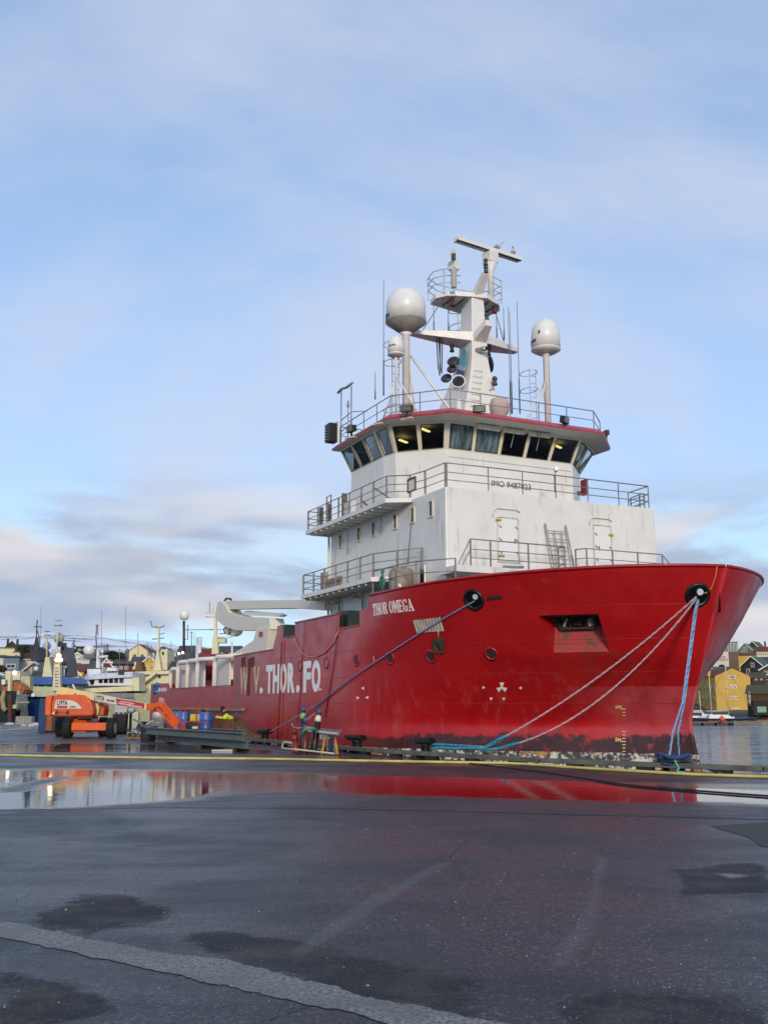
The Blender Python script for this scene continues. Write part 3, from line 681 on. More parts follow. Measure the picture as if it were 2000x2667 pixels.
def shiptext(s, P0, P1, h):
    """letters spread from pixel P0 to P1 (baseline), height h in metres"""
    a, b = HS(*P0), HS(*P1); wid = {'T': .86, 'H': 1., 'O': .92, 'R': .95, 'M': 1.15, 'E': .85, 'G': .95, 'A': .98, ' ': .35}
    tot = sum(wid[c] + .1 for c in s) - .1; cur = 0
    for ch in s:
        w = wid[ch]
        if ch != ' ':
            def put(u, v, k, cur=cur, w=w):
                f = (cur + u * w) / tot; x = a.x + (b.x - a.x) * f; z = a.z + (b.z - a.z) * f + v * h; return HP(x, z, .003 + .008 * k)
            mb = MB(); glyph(ch, put, mb); mb.build('lettering', lett, hull)
        cur += w + .1
nh = HS(972, 1571).z - HS(972, 1604).z
shiptext('THOR OMEGA', (972, 1604), (1079, 1591), nh * .92)
# draught marks at the bow
dm = M('draught_mark', 'd8c07a', .5)
def hquad(px, py, w, h, mat=dm, name='draught_mark'):
    a, b, c, d = (HS(px + i * w / 2, py + j * h / 2, .006) for i, j in ((-1, 1), (1, 1), (1, -1), (-1, -1))); n = HN(a.x, a.z) * .004
    return MB().prism([a, b, c, d], n).build(name, mat, hull)
for i in range(15):
    y = 1847 + i * 8.5; hquad(1625 if i % 5 else 1623, y, 8 if i % 5 else 14, 2.6)
def hmarks(s, px, py, w, h):
    p, q, tp = HS(px, py), HS(px + w, py), HS(px, py - h)
    text('draught_mark', s, dm, hull, p + HN(p.x, p.z) * .006, q - p, tp - p, (q - p).length, (tp - p).length, .03, .002)
hmarks('6M', 1602, 1846, 16, 9); hmarks('5 5M', 1595, 1889, 24, 9); hmarks('5M', 1602, 1932, 15, 9)
# bow thruster sign and arrowheads
def htri(px, py, r, a0, name='arrow_mark'):
    pts = [HS(px + r * math.cos(a0 + k * 2.094), py - r * math.sin(a0 + k * 2.094), .006) for k in range(3)]; n = HN(pts[0].x, pts[0].z) * .004
    MB().prism(pts, n).build(name, lett, hull)
for a, b, an_ in [(1259, 1791, 0), (1356, 1792, math.pi), (1279, 1820, .4), (1312, 1820, 2.7), (946, 1793, 3.1), (932, 1818, 0), (957, 1817, 3.1), (834, 1796, 0)]: htri(a, b, 5, an_)
for k in range(3):
    a = R(90 + 120 * k); c = (1307 + 8 * math.cos(a), 1791 - 8 * math.sin(a)); pt = []
    for u, v in ((-8, -1.5), (5, -6), (5, 6), (-8, 1.5)): pt.append(HS(c[0] + u * math.cos(a) - v * math.sin(a), c[1] - u * math.sin(a) - v * math.cos(a), .006))
    MB().prism(pt, HN(pt[0].x, pt[0].z) * .004).build('thruster_mark', lett, hull)
# stern name board
bl = M('blue_logo', '2f6fa8', .5); redw = M('red_white_print', 'd9c6c2', .6)
p = S(404, 1800, y=-6.5); MB().tube([S(a, b, y=-6.52) for a, b in [(402, 1792), (409, 1782), (412, 1784), (410, 1792), (403, 1797), (403, 1803), (410, 1801)]], .13, 6).build('logo', bl, hull)
ht('#8', 412, 434, .02, redw, 2.35, 2.60); ht('#3', 416, 428, .02, redw, 1.75, 2.0)
# doubler strakes and the rusty door rails aft
for a, b, c, d in [(647, 1716, 650, 1812), (655, 1712, 661, 1738), (630, 1712, 639, 1736)]:
    p, q = S(a, b, y=-6.5), S(c, d, y=-6.5); MB().b2((p.x, -6.53, q.z), (q.x, -6.50, p.z)).build('doubler_plate', M('doubler_rust', '5c241f', .7, var=.4, sc=4, dirt=('3a241c', .5)), hull)
for z_, xa, xb in [(1.45, -18.4, -16.2)]:
    mb = MB(); mb.bar((-30, -6.6, 1.35), (-16.6, -6.6, 1.35), .16, .12); mb.build('fender_rail', M('fender_rail', '8f7a5c', .7, var=.35, sc=5), ship)
# ---- thing on the aft deck: white hoop frames, ply sheet, red drum
hoopm = M('white_hoops', 'e4ddd2', .45, var=.06)
for a, b in [(443, 472), (462, 505), (487, 530), (513, 541), (558, 590)]:
    p, q = S(a, 1790, y=-5.9), S(b, 1790, y=-5.9); h = 4.05 if a != 443 else 3.7
    MB().tube([(p.x, -5.9, 1.4), (p.x, -5.9, h - .35), (p.x + .12, -5.9, h - .1), (p.x + .4, -5.9, h), (q.x, -5.2, h), (q.x + .3, -4.2, h)], .13, 8).build('hoop_frame', hoopm, ship)
for a, b in [(468, 484), (490, 510), (514, 532), (562, 598)]:
    p, q = S(a, 1790, y=-5.3), S(b, 1790, y=-5.3); MB().b2((p.x, -5.35, 1.4), (q.x, -5.25, 3.95)).build('hoop_panel', M('hoop_panel', 'd6ccc2', .55, var=.08), ship)
p, q = S(444, 1790, y=-5.0), S(484, 1741, y=-5.0); MB().b2((p.x, -5.0, 1.4), (q.x, -4.95, q.z)).build('plywood_sheet', M('plywood', 'a97c4a', .8, var=.3, sc=5), ship)
c = S(560, 1737, y=-4.2); mb = MB(); mb.lathe([(.25, -.9), (.85, -.9), (.9, -.75), (.75, -.55), (.75, .5), (.9, .7), (.85, .85), (.3, .85)], c, 20, (.35, 1, .1)); mb.lathe([(.2, -1.05), (.3, -.9)], c, 12, (.35, 1, .1)); mb.build('hose_drum', M('red_drum_cover', '8e1a20', .6, var=.25, sc=4), ship)
MB().bar((c.x, c.y, c.z - 2.4), (c.x, c.y, c.z - .5), .5, .5).build('drum_stand', redm, ship)
for dx in (0, .45):
    p = S(513, 1750, y=-3); MB().tube([(p.x + dx, -3, 1.4), (p.x + dx, -3, 6.0)], .14, 8).build('exhaust_pipe', M('pale_pipe', 'c9ccd2', .4), ship)
# ---- aft deck crane
cr = bpy.data.objects.new('deck_crane', None); COL.objects.link(cr); cr.parent = ship; cr.location = (0, 0, 0)
CY = -4.7
def cp(px, py, y=CY): return S(px, py, y=y)
cm = M('crane_cream', 'dbd3c2', .5, var=.05, dirt=('9c8b70', .66))
def slab(name, pts, th, mat=cm, par=cr, y=CY):
    return MB().prism([S(a, b, y=y) + Vector((0, -th / 2, 0)) for a, b in pts], (0, th, 0)).build(name, mat, par, bev=.02)
slab('boom', [(590, 1570), (612, 1565), (860, 1562), (860, 1591), (780, 1585), (612, 1588), (600, 1584)], .55)
slab('main_jib', [(583, 1570), (592, 1566), (603, 1577), (614, 1596), (640, 1606), (720, 1611), (725, 1640), (690, 1643), (632, 1643), (602, 1633), (577, 1612), (579, 1590)], .75)
slab('boom_cylinder', [(640, 1594), (650, 1591), (732, 1598), (742, 1603), (734, 1607), (642, 1603)], .3)
slab('pedestal', [(690, 1640), (724, 1634), (716, 1690), (716, 1740), (628, 1740), (600, 1716), (650, 1690), (682, 1668)], .9)
slab('tip_sheave_plate', [(597, 1632), (607, 1626), (628, 1636), (622, 1652), (612, 1658), (598, 1654), (592, 1643)], .35)
mb = MB(); mb.lathe([(.14, -.3), (.14, .3)], cp(608, 1646), 14, (0, 1, 0)); mb.build('sheave_pin', M('brass', '9c7f3a', .4, .6), cr)
MB().tube([cp(579, 1606), cp(576, 1588), cp(580, 1570), cp(590, 1559), cp(600, 1560), cp(605, 1568)], .06, 8).build('hydraulic_hose', M('blue_black_hose', '1b2434', .4), cr)
MB().tube([cp(594, 1628), cp(582, 1640), cp(585, 1648), cp(596, 1650)], .04, 6).build('hydraulic_hose', dark, cr)
slab('sign_plate', [(698, 1646), (708, 1646), (707, 1660), (697, 1660)], .95, M('red_sign', 'a83a3a', .5))
# winch boxes standing in the gaps of the bulwark
wm_ = M('winch_green', '23302e', .5, var=.3)
for a, b, y0, y1 in [(744, 768, 1627, 1662), (899, 935, 1590, 1640)]:
    p, q = S(a, y1, y=-5.8), S(b, y0, y=-5.8); mb = MB(); mb.b2((p.x, -6.2, p.z - .6), (q.x - .12, -5.2, q.z)); mb.box(((p.x + q.x) / 2, -6.22, (p.z + q.z) / 2), (.08, .06, q.z - p.z)); mb.build('winch_housing', wm_, ship)
    mb = MB(); mb.tube([(p.x - .1 + .16 * math.cos(k), -6.1, (p.z + q.z) / 2 + .25 * math.sin(k)) for k in [i * .52 for i in range(12)]], .025, 6, closed=True); mb.build('hand_wheel', black, ship)
# cords and hoses hung over the side
def hang(name, pts, r, mat): MB().tube([HS(a, b, .03) for a, b in pts], r, 5).build(name, mat, ship)
cordm = M('side_cord', 'b08a80', .8)
hang('hanging_rope', [(768, 1662), (776, 1682), (790, 1703), (805, 1712), (825, 1711), (848, 1700), (868, 1678), (884, 1642)], .022, cordm)
hang('side_hose', [(735, 1672), (731, 1760), (728, 1850), (724, 1925)], .018, M('dark_hose', '2a1216', .5))
hang('side_hose', [(741, 1668), (738, 1760), (735, 1850), (732, 1928)], .02, M('orange_hose', 'a84a1a', .5))
hang('side_hose', [(880, 1640), (872, 1720), (860, 1800), (848, 1868)], .018, M('dark_hose', '2a1216', .5))
hang('side_hose', [(796, 1617), (790, 1700), (784, 1800), (776, 1880)], .010, M('dark_hose', '2a1216', .5))
hang('hanging_rope', [(1866, 1474), (1862, 1500), (1852, 1530), (1838, 1544), (1826, 1544)], .018, M('yellow_cord', 'b08a3c', .8))
# ---- deckhouse
def rails(parent, pts, h=.87, fr_=(1, .62, .3), r=.022, step=1.3, post=.055, name='railing', posts=None):
    """pipe rails on posts: pts are deck points"""
    P = [Vector(p) for p in pts]; mb = MB()
    for f in fr_: mb.tube([p + Vector((0, 0, h * f)) for p in P], r if f == 1 else r * .75, 6)
    o = mb.build(name, steel, parent)
    def pst(p):
        MB().bar(p, p + Vector((0, 0, h)), post, .03, up=(1, 0, 0)).build('post', steel, o)
    seen = []
    for p, q in zip(P, P[1:]):
        n = max(1, round((q - p).length / step))
        for i in range(n + 1):
            v = p.lerp(q, i / n)
            if not any((v - w).length < .2 for w in seen): seen.append(v); pst(v)
    return o
HWY = 4.62; XF, XA_ = -1.05, -11.2; ZD = 9.02
dh = MB(); dh.b2((XA_, -HWY, 3.9), (XF, HWY, ZD)); deckhouse = dh.build('deckhouse', white, ship, bev=.04)
# weathered run marks are part of the paint; the strapping pipe down the corner is real
MB().tube([S(*q, y=-4.66) for q in [(1074, 1302), (1070, 1370), (1062, 1470)]], .016, 6).build('drain_pipe', grey, deckhouse)
wfr = M('window_frame', 'd2c9ae', .45, var=.06); wgl = M('dark_window_glass', '20201f', .06, var=.4, sc=2)
def sidewin(px, py, w=.30, h=.56):
    c = S(px, py, y=-HWY); mb = MB(); t_ = .05
    for dx, dz, sx_, sz_ in ((-w / 2, 0, t_, h + t_), (w / 2, 0, t_, h + t_), (0, h / 2, w, t_), (0, -h / 2, w, t_)): mb.box((c.x + dx, -HWY - .02, c.z + dz), (sx_, .05, sz_))
    mb.m = 1; mb.box((c.x, -HWY - .008, c.z), (w - t_, .012, h - t_)); mb.build('window', [wfr, wgl], deckhouse)
for a, b in [(888, 1410), (936, 1392), (974, 1378.6), (1030, 1358.7), (1075, 1342), (1123, 1325.5), (887, 1588), (948, 1575)]: sidewin(a, b)
lampm = M('deck_lamp', 'c9bfa6', .3)
for a, b in [(873, 1565), (932, 1551)]:
    c = S(a, b, y=-HWY - .12); mb = MB(); mb.box(c, (.62, .2, .17)); mb.m = 1; mb.box((c.x, c.y - .09, c.z - .05), (.55, .06, .1)); mb.build('bulkhead_lamp', [lampm, lens], deckhouse, bev=.02)
# steel doors on the front
yel = M('yellow_handle', 'b8922e', .5)
dwhite = M('door_white', 'dad9d5', .4, var=.04)
def fdoor(y0, y1, z0, z1, hs):
    d = MB(); d.b2((XF, y0, z0), (XF + .045, y1, z1)); o = d.build('door', dwhite, deckhouse, bev=.03)
    fm = MB(); fm.tube([(XF + .03, y0 - .05, z0 - .05), (XF + .03, y1 + .05, z0 - .05), (XF + .03, y1 + .05, z1 + .05), (XF + .03, y0 - .05, z1 + .05)], .022, 6, closed=True); fm.build('door_frame', white, deckhouse)
    for zz_ in (z0 + .3, (z0 + z1) / 2, z1 - .3):
        for yy_ in (y0 + .05, y1 - .05): MB().bar((XF + .06, yy_ - .05, zz_ + .04), (XF + .06, yy_ + .05, zz_ - .04), .03, .03).build('door_dog', grey, o)
    return o
def knob(y, z, w=.2): MB().box((XF + .07, y, z), (.05, w, .07)).build('door_clip', yel, deckhouse)
fdoor(-2.5, -1.72, 6.55, 8.06, 1); knob(-2.52, 8.0); knob(-2.42, 6.72); fdoor(1.68, 2.42, 6.55, 8.1, 1); knob(2.42, 7.82); knob(2.3, 6.62)
for y in (-1.85, 1.85): MB().bar((XF + .06, y, 7.2), (XF + .06, y, 7.36), .04, .03).build('door_lever', grey, deckhouse)
for y0, y1 in ((-2.75, -1.6), (1.45, 2.5)):   # rain gutters over the doors
    MB().tube([(XF + .05, y0, 8.1), (XF + .05, y0 + .05, 8.32), (XF + .05, y0 + .2, 8.42), (XF + .05, y1 - .15, 8.42), (XF + .05, y1, 8.34)], .018, 5).build('door_gutter', cream, deckhouse)
MB().bar((XF + .12, -2.4, 6.33), (XF + .12, -1.55, 6.36), .05, .06).build('step_bar', grey, deckhouse)
# front ladder rack
lad = MB()
for y0, y1 in ((-.6, -.36), (.3, .5)): lad.bar((XF + .15, y0, 8.02), (XF + .35, y1, 6.2), .05, .05)
for k in range(6): lad.bar((XF + .17 + .035 * k, -.57 + .04 * k, 7.75 - .3 * k), (XF + .17 + .035 * k, .33 + .03 * k, 7.75 - .3 * k), .035, .035)
lad.bar((XF + .18, -.24, 7.75), (XF + .3, -.1, 6.2), .035, .035); lad.bar((XF + .18, .08, 7.75), (XF + .3, .18, 6.2), .035, .035)
lad.build('ladder', M('ladder_alu', 'a8a090', .45, .3), ship)
# foredeck platform in front of the house with its rails
MB().b2((XF, -4.9, 5.9), (.15, 4.6, 6.12)).build('foredeck_platform', white, ship)
rails(ship, [(.05, -4.78, 5.5), (.05, -4.75, 5.51)], .75, (1,)) if False else None
rails(ship, [(0, -4.28, 6.14), (0, -3.5, 6.14), (0, -.45, 6.14), (-.45, -.4, 6.14)], .9, step=1.3)
rails(ship, [(-.4, .32, 6.14), (0, .5, 6.14), (0, 3.95, 6.14), (0, 4.5, 5.6)], .9, step=1.3)
MB().tube([(0, -4.28, 7.04), (.05, -4.75, 6.25), (.05, -4.78, 5.4)], .022, 6).build('stair_rail', steel, ship)
MB().tube([(0, -4.28, 6.68), (.05, -4.75, 5.95)], .018, 6).build('stair_rail', steel, ship)
MB().prism([(.2, -4.6, 5.2), (1.6, -3.6, 5.2), (1.5, -3.7, 5.72), (.7, -4.3, 5.78)], (-.2, .5, .05)).build('hatch_coaming', grey, ship)
rails(ship, [(-4.79, -5.62, 5.5), (-2.8, -5.62, 5.5), (-1.4, -5.6, 5.46), (.05, -4.9, 5.42)], .92, (1, .55, .1), step=1.4)
# side door standing open; a black sheet paints the opening's shade
MB().b2((-2.9, -HWY - .03, 5.35), (-2.55, -HWY, 6.35)).build('doorway', black, deckhouse); MB().bar((-2.5, -HWY - .02, 5.86), (-1.95, -HWY - .35, 5.86), .05, 1.0).build('door', dwhite, deckhouse)
# ventilators and coiled rope by the side rail
gv_ = M('grey_drum', '8a7f72', .6, var=.3)
MB().lathe([(.42, 0), (.45, .1), (.45, .9), (.40, 1.05), (.2, 1.15)], (-3.4, -5.15, 5.3), 16).build('ventilator', gv_, ship)
mb = MB(); random.seed(3)
for i in range(14):
    a = random.uniform(0, 6.28); mb.tube([Vector((-3.9 + .12 * math.cos(a + k), -5.66 + .05 * math.sin(a), 6.35 - .09 * k + .05 * math.sin(3 * k + a))) for k in range(9)], .022, 4)
mb.build('coiled_rope', M('green_rope', '3f7a6c', .8, var=.3), ship)
MB().b2((-4.3, -5.5, 5.2), (-3.5, -5.0, 5.75)).build('deck_box', M('dark_deck_box', '34383c', .6), ship)
MB().bar((-2.9, -5.5, 5.75), (-2.6, -5.5, 5.35), .1, .1).build('white_pipe', dwhite, ship)
# ---- side platforms: lower and bridge deck, with ribs underneath
def platform(z1, z0, y0, x0, x1, xin, name):
    P = [(x0, -y0), (x1, -y0), (xin, -HWY - .003), (x0, -HWY - .003)]
    mb = MB(); mb.prism([(a, b, z0) for a, b in P], (0, 0, z1 - z0)); o = mb.build(name, white, ship)
    n = int((x1 - x0) / .62)
    for i in range(n): MB().box((x0 + .35 + i * (x1 - x0 - .3) / n, -(y0 + HWY) / 2, z0 - .045), (.03, y0 - HWY - .06, .085)).build('rib', white, o)
    return o
platform(9.06, 8.90, 5.5, -11.95, -4.0, -3.45, 'bridge_deck_wing'); platform(6.22, 6.05, 5.72, -11.85, -4.75, -4.2, 'side_walkway')
MB().b2((XA_ - .9, -HWY, 8.90), (XA_ - .003, HWY, 9.06)).build('aft_deck_edge', white, ship)
MB().tube([(-11.6, -4.75, 8.88), (-11.3, -4.66, 8.75), (-11.25, -4.66, 6.3)], .05, 8).build('drain_pipe', cream, ship); MB().tube([(-11.6, -4.75, 6.03), (-11.3, -4.66, 5.9), (-11.25, -4.66, 4.4)], .05, 8).build('drain_pipe', cream, ship)
rails(ship, [(-11.9, -4.5, 9.06), (-11.85, -5.42, 9.06), (-4.05, -5.42, 9.06), (-3.55, -4.7, 9.06), (-2.6, -4.58, 9.04), (-1.15, -4.56, 9.03)], .86, step=1.05, post=.075)
rails(ship, [(-1.15, -4.5, 9.03), (-1.1, -2.84, 9.03), (-1.1, 4.4, 9.03), (-2.4, 4.5, 9.03)], .86, step=1.32, post=.03)
rails(ship, [(-2.2, 4.45, 9.03), (-1.5, 4.3, 9.03), (-1.3, 4.35, 9.03)], .6, step=.5)
rails(ship, [(-11.8, -4.7, 6.22), (-11.75, -5.64, 6.22), (-4.7, -5.64, 6.22), (-2.6, -4.72, 6.22)], .86, step=1.25, post=.075)
rails(ship, [(-11.5, -4.7, 9.06), (-10.9, -4.75, 9.06)], 1.5, (1, .75, .5), step=.6)
# things on the bridge wing
frm = M('rusty_frame', '7a4a26', .7, var=.3)
a_ = S(1010, 1280, y=-4.6); mb = MB(); p0 = S(1062, 1250, y=-4.75); p1 = S(1082, 1275, y=-4.75)
for q0, q1 in (((p0.x, p0.z), (p1.x, p0.z)), ((p0.x, p1.z), (p1.x, p1.z)), ((p0.x, p0.z), (p0.x, p1.z)), ((p1.x, p0.z), (p1.x, p1.z))): mb.bar((q0[0], -4.75, q0[1]), (q1[0], -4.75, q1[1]), .05, .05)
mb.m = 1; mb.b2((p0.x + .03, -4.74, p1.z + .03), (p1.x - .03, -4.72, p0.z - .03)); mb.build('sign_frame', [frm, white], ship)
MB().bar((-8.4, -5.2, 9.06), (-8.4, -5.2, 10.1), .22, .12).build('wing_post', M('post_brown', '6b5d52', .6), ship); MB().box((-8.1, -5.1, 9.45), (.5, .3, .5)).build('wing_box', white, ship)
for x_, z_ in ((-10.5, 9.5), (-9.6, 9.45)): MB().box((x_, -5.36, z_), (.25, .1, .75)).build('life_vest_bag', M('bag_grey', '5c5248', .7, var=.3), ship)
MB().bar((-5.6, -5.2, 9.8), (-4.6, -5.0, 9.2), .05, .05).build('wing_strut', steel, ship); MB().bar((-6.6, -5.3, 9.5), (-6.0, -5.2, 9.1), .05, .05).build('wing_strut', M('red_strut', '7a2a20', .6), ship)
MB().box((-10.1, -5.35, 6.65), (.5, .15, .75)).build('walkway_bag', M('bag_tan', '9a8b78', .7, var=.25), ship); MB().box((-8.6, -5.55, 6.42), (1.6, .05, .4)).build('walkway_board', M('board_tan', '8d7c69', .7, var=.3), ship)
for a, b in [(780 + 875 * .2411, 1220 + 620 * .2411), (780 + 520 * .2411, 1220 + 850 * .2411)]:
    p = S(a, b - 26, y=-4.68); q = S(a, b + 20, y=-4.68)
    MB().tube([p + Vector((0, 0, .25)), p, p.lerp(q, .6)] + [p.lerp(q, .6) + Vector((.1 * math.sin(k), 0, -.13 + .13 * math.cos(k))) for k in [i * .7 for i in range(10)]], .012, 5).build('dangling_cable', grey, ship)
# ---- wheelhouse
PB = [(-9.2, -4.55), (-6.1, -4.55), (-5.35, -4.4), (-3.9, -2.95), (-3.9, 2.95), (-5.35, 4.4), (-6.1, 4.55), (-9.2, 4.55)]
PT = [(-9.4, -5.0), (-6.0, -5.05), (-4.9, -4.92), (-3.45, -3.12), (-3.45, 3.12), (-4.9, 4.92), (-6.0, 5.05), (-9.4, 5.0)]
ZS, ZH = 11.2, 12.2
mb = MB(); mb.loft([[(x, y, 9.02) for x, y in PB], [(x, y, ZS) for x, y in PB]], cap=False); wheelhouse = mb.build('wheelhouse', white, ship)
NW = [3, 1, 2, 5, 2, 1, 3]
glz = NT('bridge_glass'); tr = glz.n('ShaderNodeBsdfTransparent'); tr.inputs[0].default_value = (.20, .25, .25, 1); gl = glz.n('ShaderNodeBsdfGlossy'); gl.inputs['Roughness'].default_value = .03; gl.inputs['Color'].default_value = (.9, .95, 1, 1)
fz = glz.n('ShaderNodeFresnel'); fz.inputs[0].default_value = 1.5; mx = glz.n('ShaderNodeMixShader'); glz.l(fz.outputs[0], mx.inputs[0]); glz.l(tr.outputs[0], mx.inputs[1]); glz.l(gl.outputs[0], mx.inputs[2]); glz.l(mx.outputs[0], glz.out.inputs[0])
glass = glz.m
tq = NT('drawn_curtain'); fq = tq.noise(2.2, 5, .6, scale=(1, 3.5, .5), dist=1.2); tq.set(col=tq.mix(tq.rng(fq, .35, .65), (.035, .055, .06), (.16, .21, .225)), rough=.12); curt = tq.m
band = MB()
for i in range(7):
    b0, b1 = Vector((*PB[i], ZS)), Vector((*PB[i + 1], ZS)); t0_, t1_ = Vector((*PT[i], ZH)), Vector((*PT[i + 1], ZH))
    nrm = (b1 - b0).cross(t0_ - b0).normalized()
    def F(u, v): return b0.lerp(b1, u).lerp(t0_.lerp(t1_, u), v)
    cen = Vector((-7, 0, 11.5))
    if nrm.dot(F(.5, .5) - cen) < 0: nrm = -nrm
    L_ = (b1 - b0).length; m_ = .09 / L_; n = NW[i]
    def piece(u0, u1, v0, v1): band.prism([F(u0, v0), F(u1, v0), F(u1, v1), F(u0, v1)], -nrm * .07)
    piece(0, 1, 0, .06); piece(0, 1, .90, 1)
    for k in range(n + 1):
        u = k / n; u0, u1 = max(0, u - m_ * (1 if 0 < k < n else 1.4)), min(1, u + m_ * (1 if 0 < k < n else 1.4)); piece(u0, u1, .06, .90)
    for k in range(n):
        u0, u1 = k / n + m_ * (1.4 if k == 0 else 1), (k + 1) / n - m_ * (1.4 if k == n - 1 else 1); g_ = .012 / L_
        mb = MB(); P4 = [F(u0, .06) - nrm * .03, F(u1, .06) - nrm * .03, F(u1, .9) - nrm * .03, F(u0, .9) - nrm * .03]; mb.m = 2 if (i == 3 and k < 2) else 0; mb.add(P4, [(0, 1, 2, 3)])
        mb.m = 1
        for q0, q1 in zip(P4, P4[1:] + P4[:1]): mb.tube([q0 + nrm * .035, q1 + nrm * .035], .016, 5)
        mb.build('window', [glass, M('window_gasket', '2c2a26', .6), curt], wheelhouse)
band.build('window_band', wfr, wheelhouse)
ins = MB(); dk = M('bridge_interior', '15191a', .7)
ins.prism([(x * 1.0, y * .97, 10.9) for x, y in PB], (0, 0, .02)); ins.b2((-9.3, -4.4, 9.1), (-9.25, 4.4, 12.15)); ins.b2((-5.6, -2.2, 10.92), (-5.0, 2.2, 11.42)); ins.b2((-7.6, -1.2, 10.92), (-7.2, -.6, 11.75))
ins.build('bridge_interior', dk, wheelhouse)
tubem = NT('ceiling_tube'); tubem.set(col=(1, .8, .4), ecol=(1.0, .66, .24), est=3.2)
for a, b in [(1050, 1149), (1108, 1120), (1453, 1163)]:
    c = S(a, b, z=12.02); MB().box(c, (.10, .55, .05), rz=.5).build('ceiling_light', tubem.m, wheelhouse)
# roof with red edge
RO = [(-9.7, -5.22), (-4.45, -5.25), (-2.52, -3.5), (-2.52, 3.5), (-4.4, 5.3), (-9.7, 5.3)]
RI = [(-9.6, -5.05), (-4.55, -5.08), (-2.72, -3.4), (-2.72, 3.4), (-4.5, 5.12), (-9.6, 5.12)]
mb = MB(); mb.prism([(x, y, 12.203) for x, y in RO], (0, 0, .04)); mb.build('roof', M('soffit', 'c6c3bb', .5, var=.06, dirt=('8c8577', .6)), wheelhouse)
mb = MB(); mb.loft([[(x * 1.0, y, 12.2) for x, y in RO], [(x, y, 12.28) for x, y in [(a + (.03 if a > -9 else 0), b + (.03 if b > 0 else -.03)) for a, b in RO]], [(x, y, 12.46) for x, y in RI]], cap=False); mb.add([(x, y, 12.455) for x, y in RI], [list(range(6))]); mb.build('roof_edge', redr, wheelhouse)
rails(ship, [(-9.5, -4.95, 12.46), (-4.6, -4.98, 12.46), (-2.85, -3.35, 12.46), (-2.85, 3.3, 12.46), (-3.6, 4.2, 12.30)], .78, (1, .5), step=1.3, post=.03)
rails(ship, [(-9.5, -4.95, 12.46), (-9.5, 4.95, 12.46)], .78, (1, .5), step=1.6, post=.03)
# wiper boxes above the front windows
wb = M('wiper_box', 'cbc5b4', .5, var=.1, dirt=('7e7460', .5))
for y in (-1.5, -.35, .85): MB().box((-3.3, y + .1, 12.08), (.12, 1.0, .17)).build('wiper_box', wb, wheelhouse)
for y in (-.15, 1.05): MB().bar((-3.45, y, 12.02), (-3.6, y - .06, 11.5), .025, .02).build('wiper_arm', M('wiper_alu', 'b7b7b7', .3, .6), wheelhouse)
# floodlights
def flood(p, d, par=ship, s=1.):
    p = Vector(p); d = Vector(d).normalized(); r_ = d.cross(Vector((0, 0, 1))).normalized(); u_ = r_.cross(d); m3 = Matrix((r_, d, u_)).transposed()
    mb = MB(); mb.box(p, (.46 * s, .2 * s, .26 * s), M_=m3); mb.m = 1; mb.box(p + d * .105 * s, (.40 * s, .02, .20 * s), M_=m3); mb.m = 0; mb.bar(p - u_ * .13 * s, p - u_ * .3 * s, .05, .05)
    return mb.build('floodlight', [M('lamp_body', '2c2b2a', .5, .3), lens], par)
fl = (.45, -.2, -.12)
flood(S(1059, 1064, x=-3.6), (.7, -.7, -.15)); flood(S(1248, 1064, x=-2.5), fl); flood(S(1470, 1094, x=-2.5), (.7, .4, -.1)); flood(S(915, 1117, y=-5.2), (.2, -1, -.15)); flood(S(1578, 1128, y=5.0), (.3, 1, .1), s=.8); flood(S(1566, 1142, y=5.1), (.3, 1, -.2), s=.5)
for a, b in [(985, 1104), (912, 1140), (1060, 1090)]:
    MB().box(S(a, b, z=12.17), (.5, .16, .05), rz=.4).build('soffit_lamp', lampm, wheelhouse)
# black louvred panel at the bridge wing
c = S(862, 1128, y=-5.5); mb = MB(); mb.box(c, (.5, .34, .78)); mb.m = 1; mb.box(c + Vector((0, .21, .05)), (.56, .05, .9))
mb.build('panel_lamp', [black, cream], ship)
for k in range(6): MB().box(c + Vector((-.08, -.19, -.3 + .12 * k)), (.24, .05, .04)).build('louvre', grey, ship)
# IMO number, camera, lifebuoy box
text('lettering', 'IMO 9487823', black, wheelhouse, (-3.895, -.94, 9.94), (0, 1, 0), upZ, 1.82, .235, .0, .004)
mb = MB(); p = S(1448, 1222, x=-2.0); mb.box(p, (.32, .14, .14), rz=-.5); mb.m = 1; mb.tube([p - Vector((0, 0, .05)), p - Vector((.06, .05, .25)), p - Vector((.06, .05, .9))], .02, 5); mb.build('deck_camera', [M('camera_white', 'c4c7cc', .35), grey], ship)
p = S(1522, 1270, x=-3.7); MB().box(p, (.3, .16, .62)).build('lifebuoy_box', M('maroon_box', '6d1f22', .4), ship)
p = S(1508, 1285, x=-3.8); MB().box(p, (.1, .1, .16)).build('fire_bell', M('bell_red', '7a2420', .5), ship)
# ---- mast
mast_m = M('mast_cream', 'd8d4cd', .45, var=.06, dirt=('a89c88', .66))
mast = bpy.data.objects.new('mast', None); COL.objects.link(mast); mast.parent = ship
def rect(x0, x1, y, z): return [(x1, -y, z), (x1, y, z), (x0, y, z), (x0, -y, z)]
mb = MB(); mb.loft([rect(-9.2, -5.85, 1.05, 12.46), rect(-8.8, -5.9, .9, 13.6), rect(-7.9, -6.02, .52, 15.2), rect(-7.45, -6.08, .40, 16.0), rect(-7.2, -6.1, .38, 16.6), rect(-7.05, -6.2, .30, 18.85)]); mb.build('mast_column', mast_m, mast, bev=.03)
for s in (-1, 1):
    MB().loft([[(-6.1, s * .32, 16.75), (-7.2, s * .32, 16.75), (-7.2, s * .32, 17.15), (-6.1, s * .32, 17.15)], [(-7.15, s * 2.65, 17.05), (-7.5, s * 2.65, 17.05), (-7.5, s * 2.65, 17.2), (-7.15, s * 2.65, 17.2)]]).build('cross_arm', mast_m, mast)
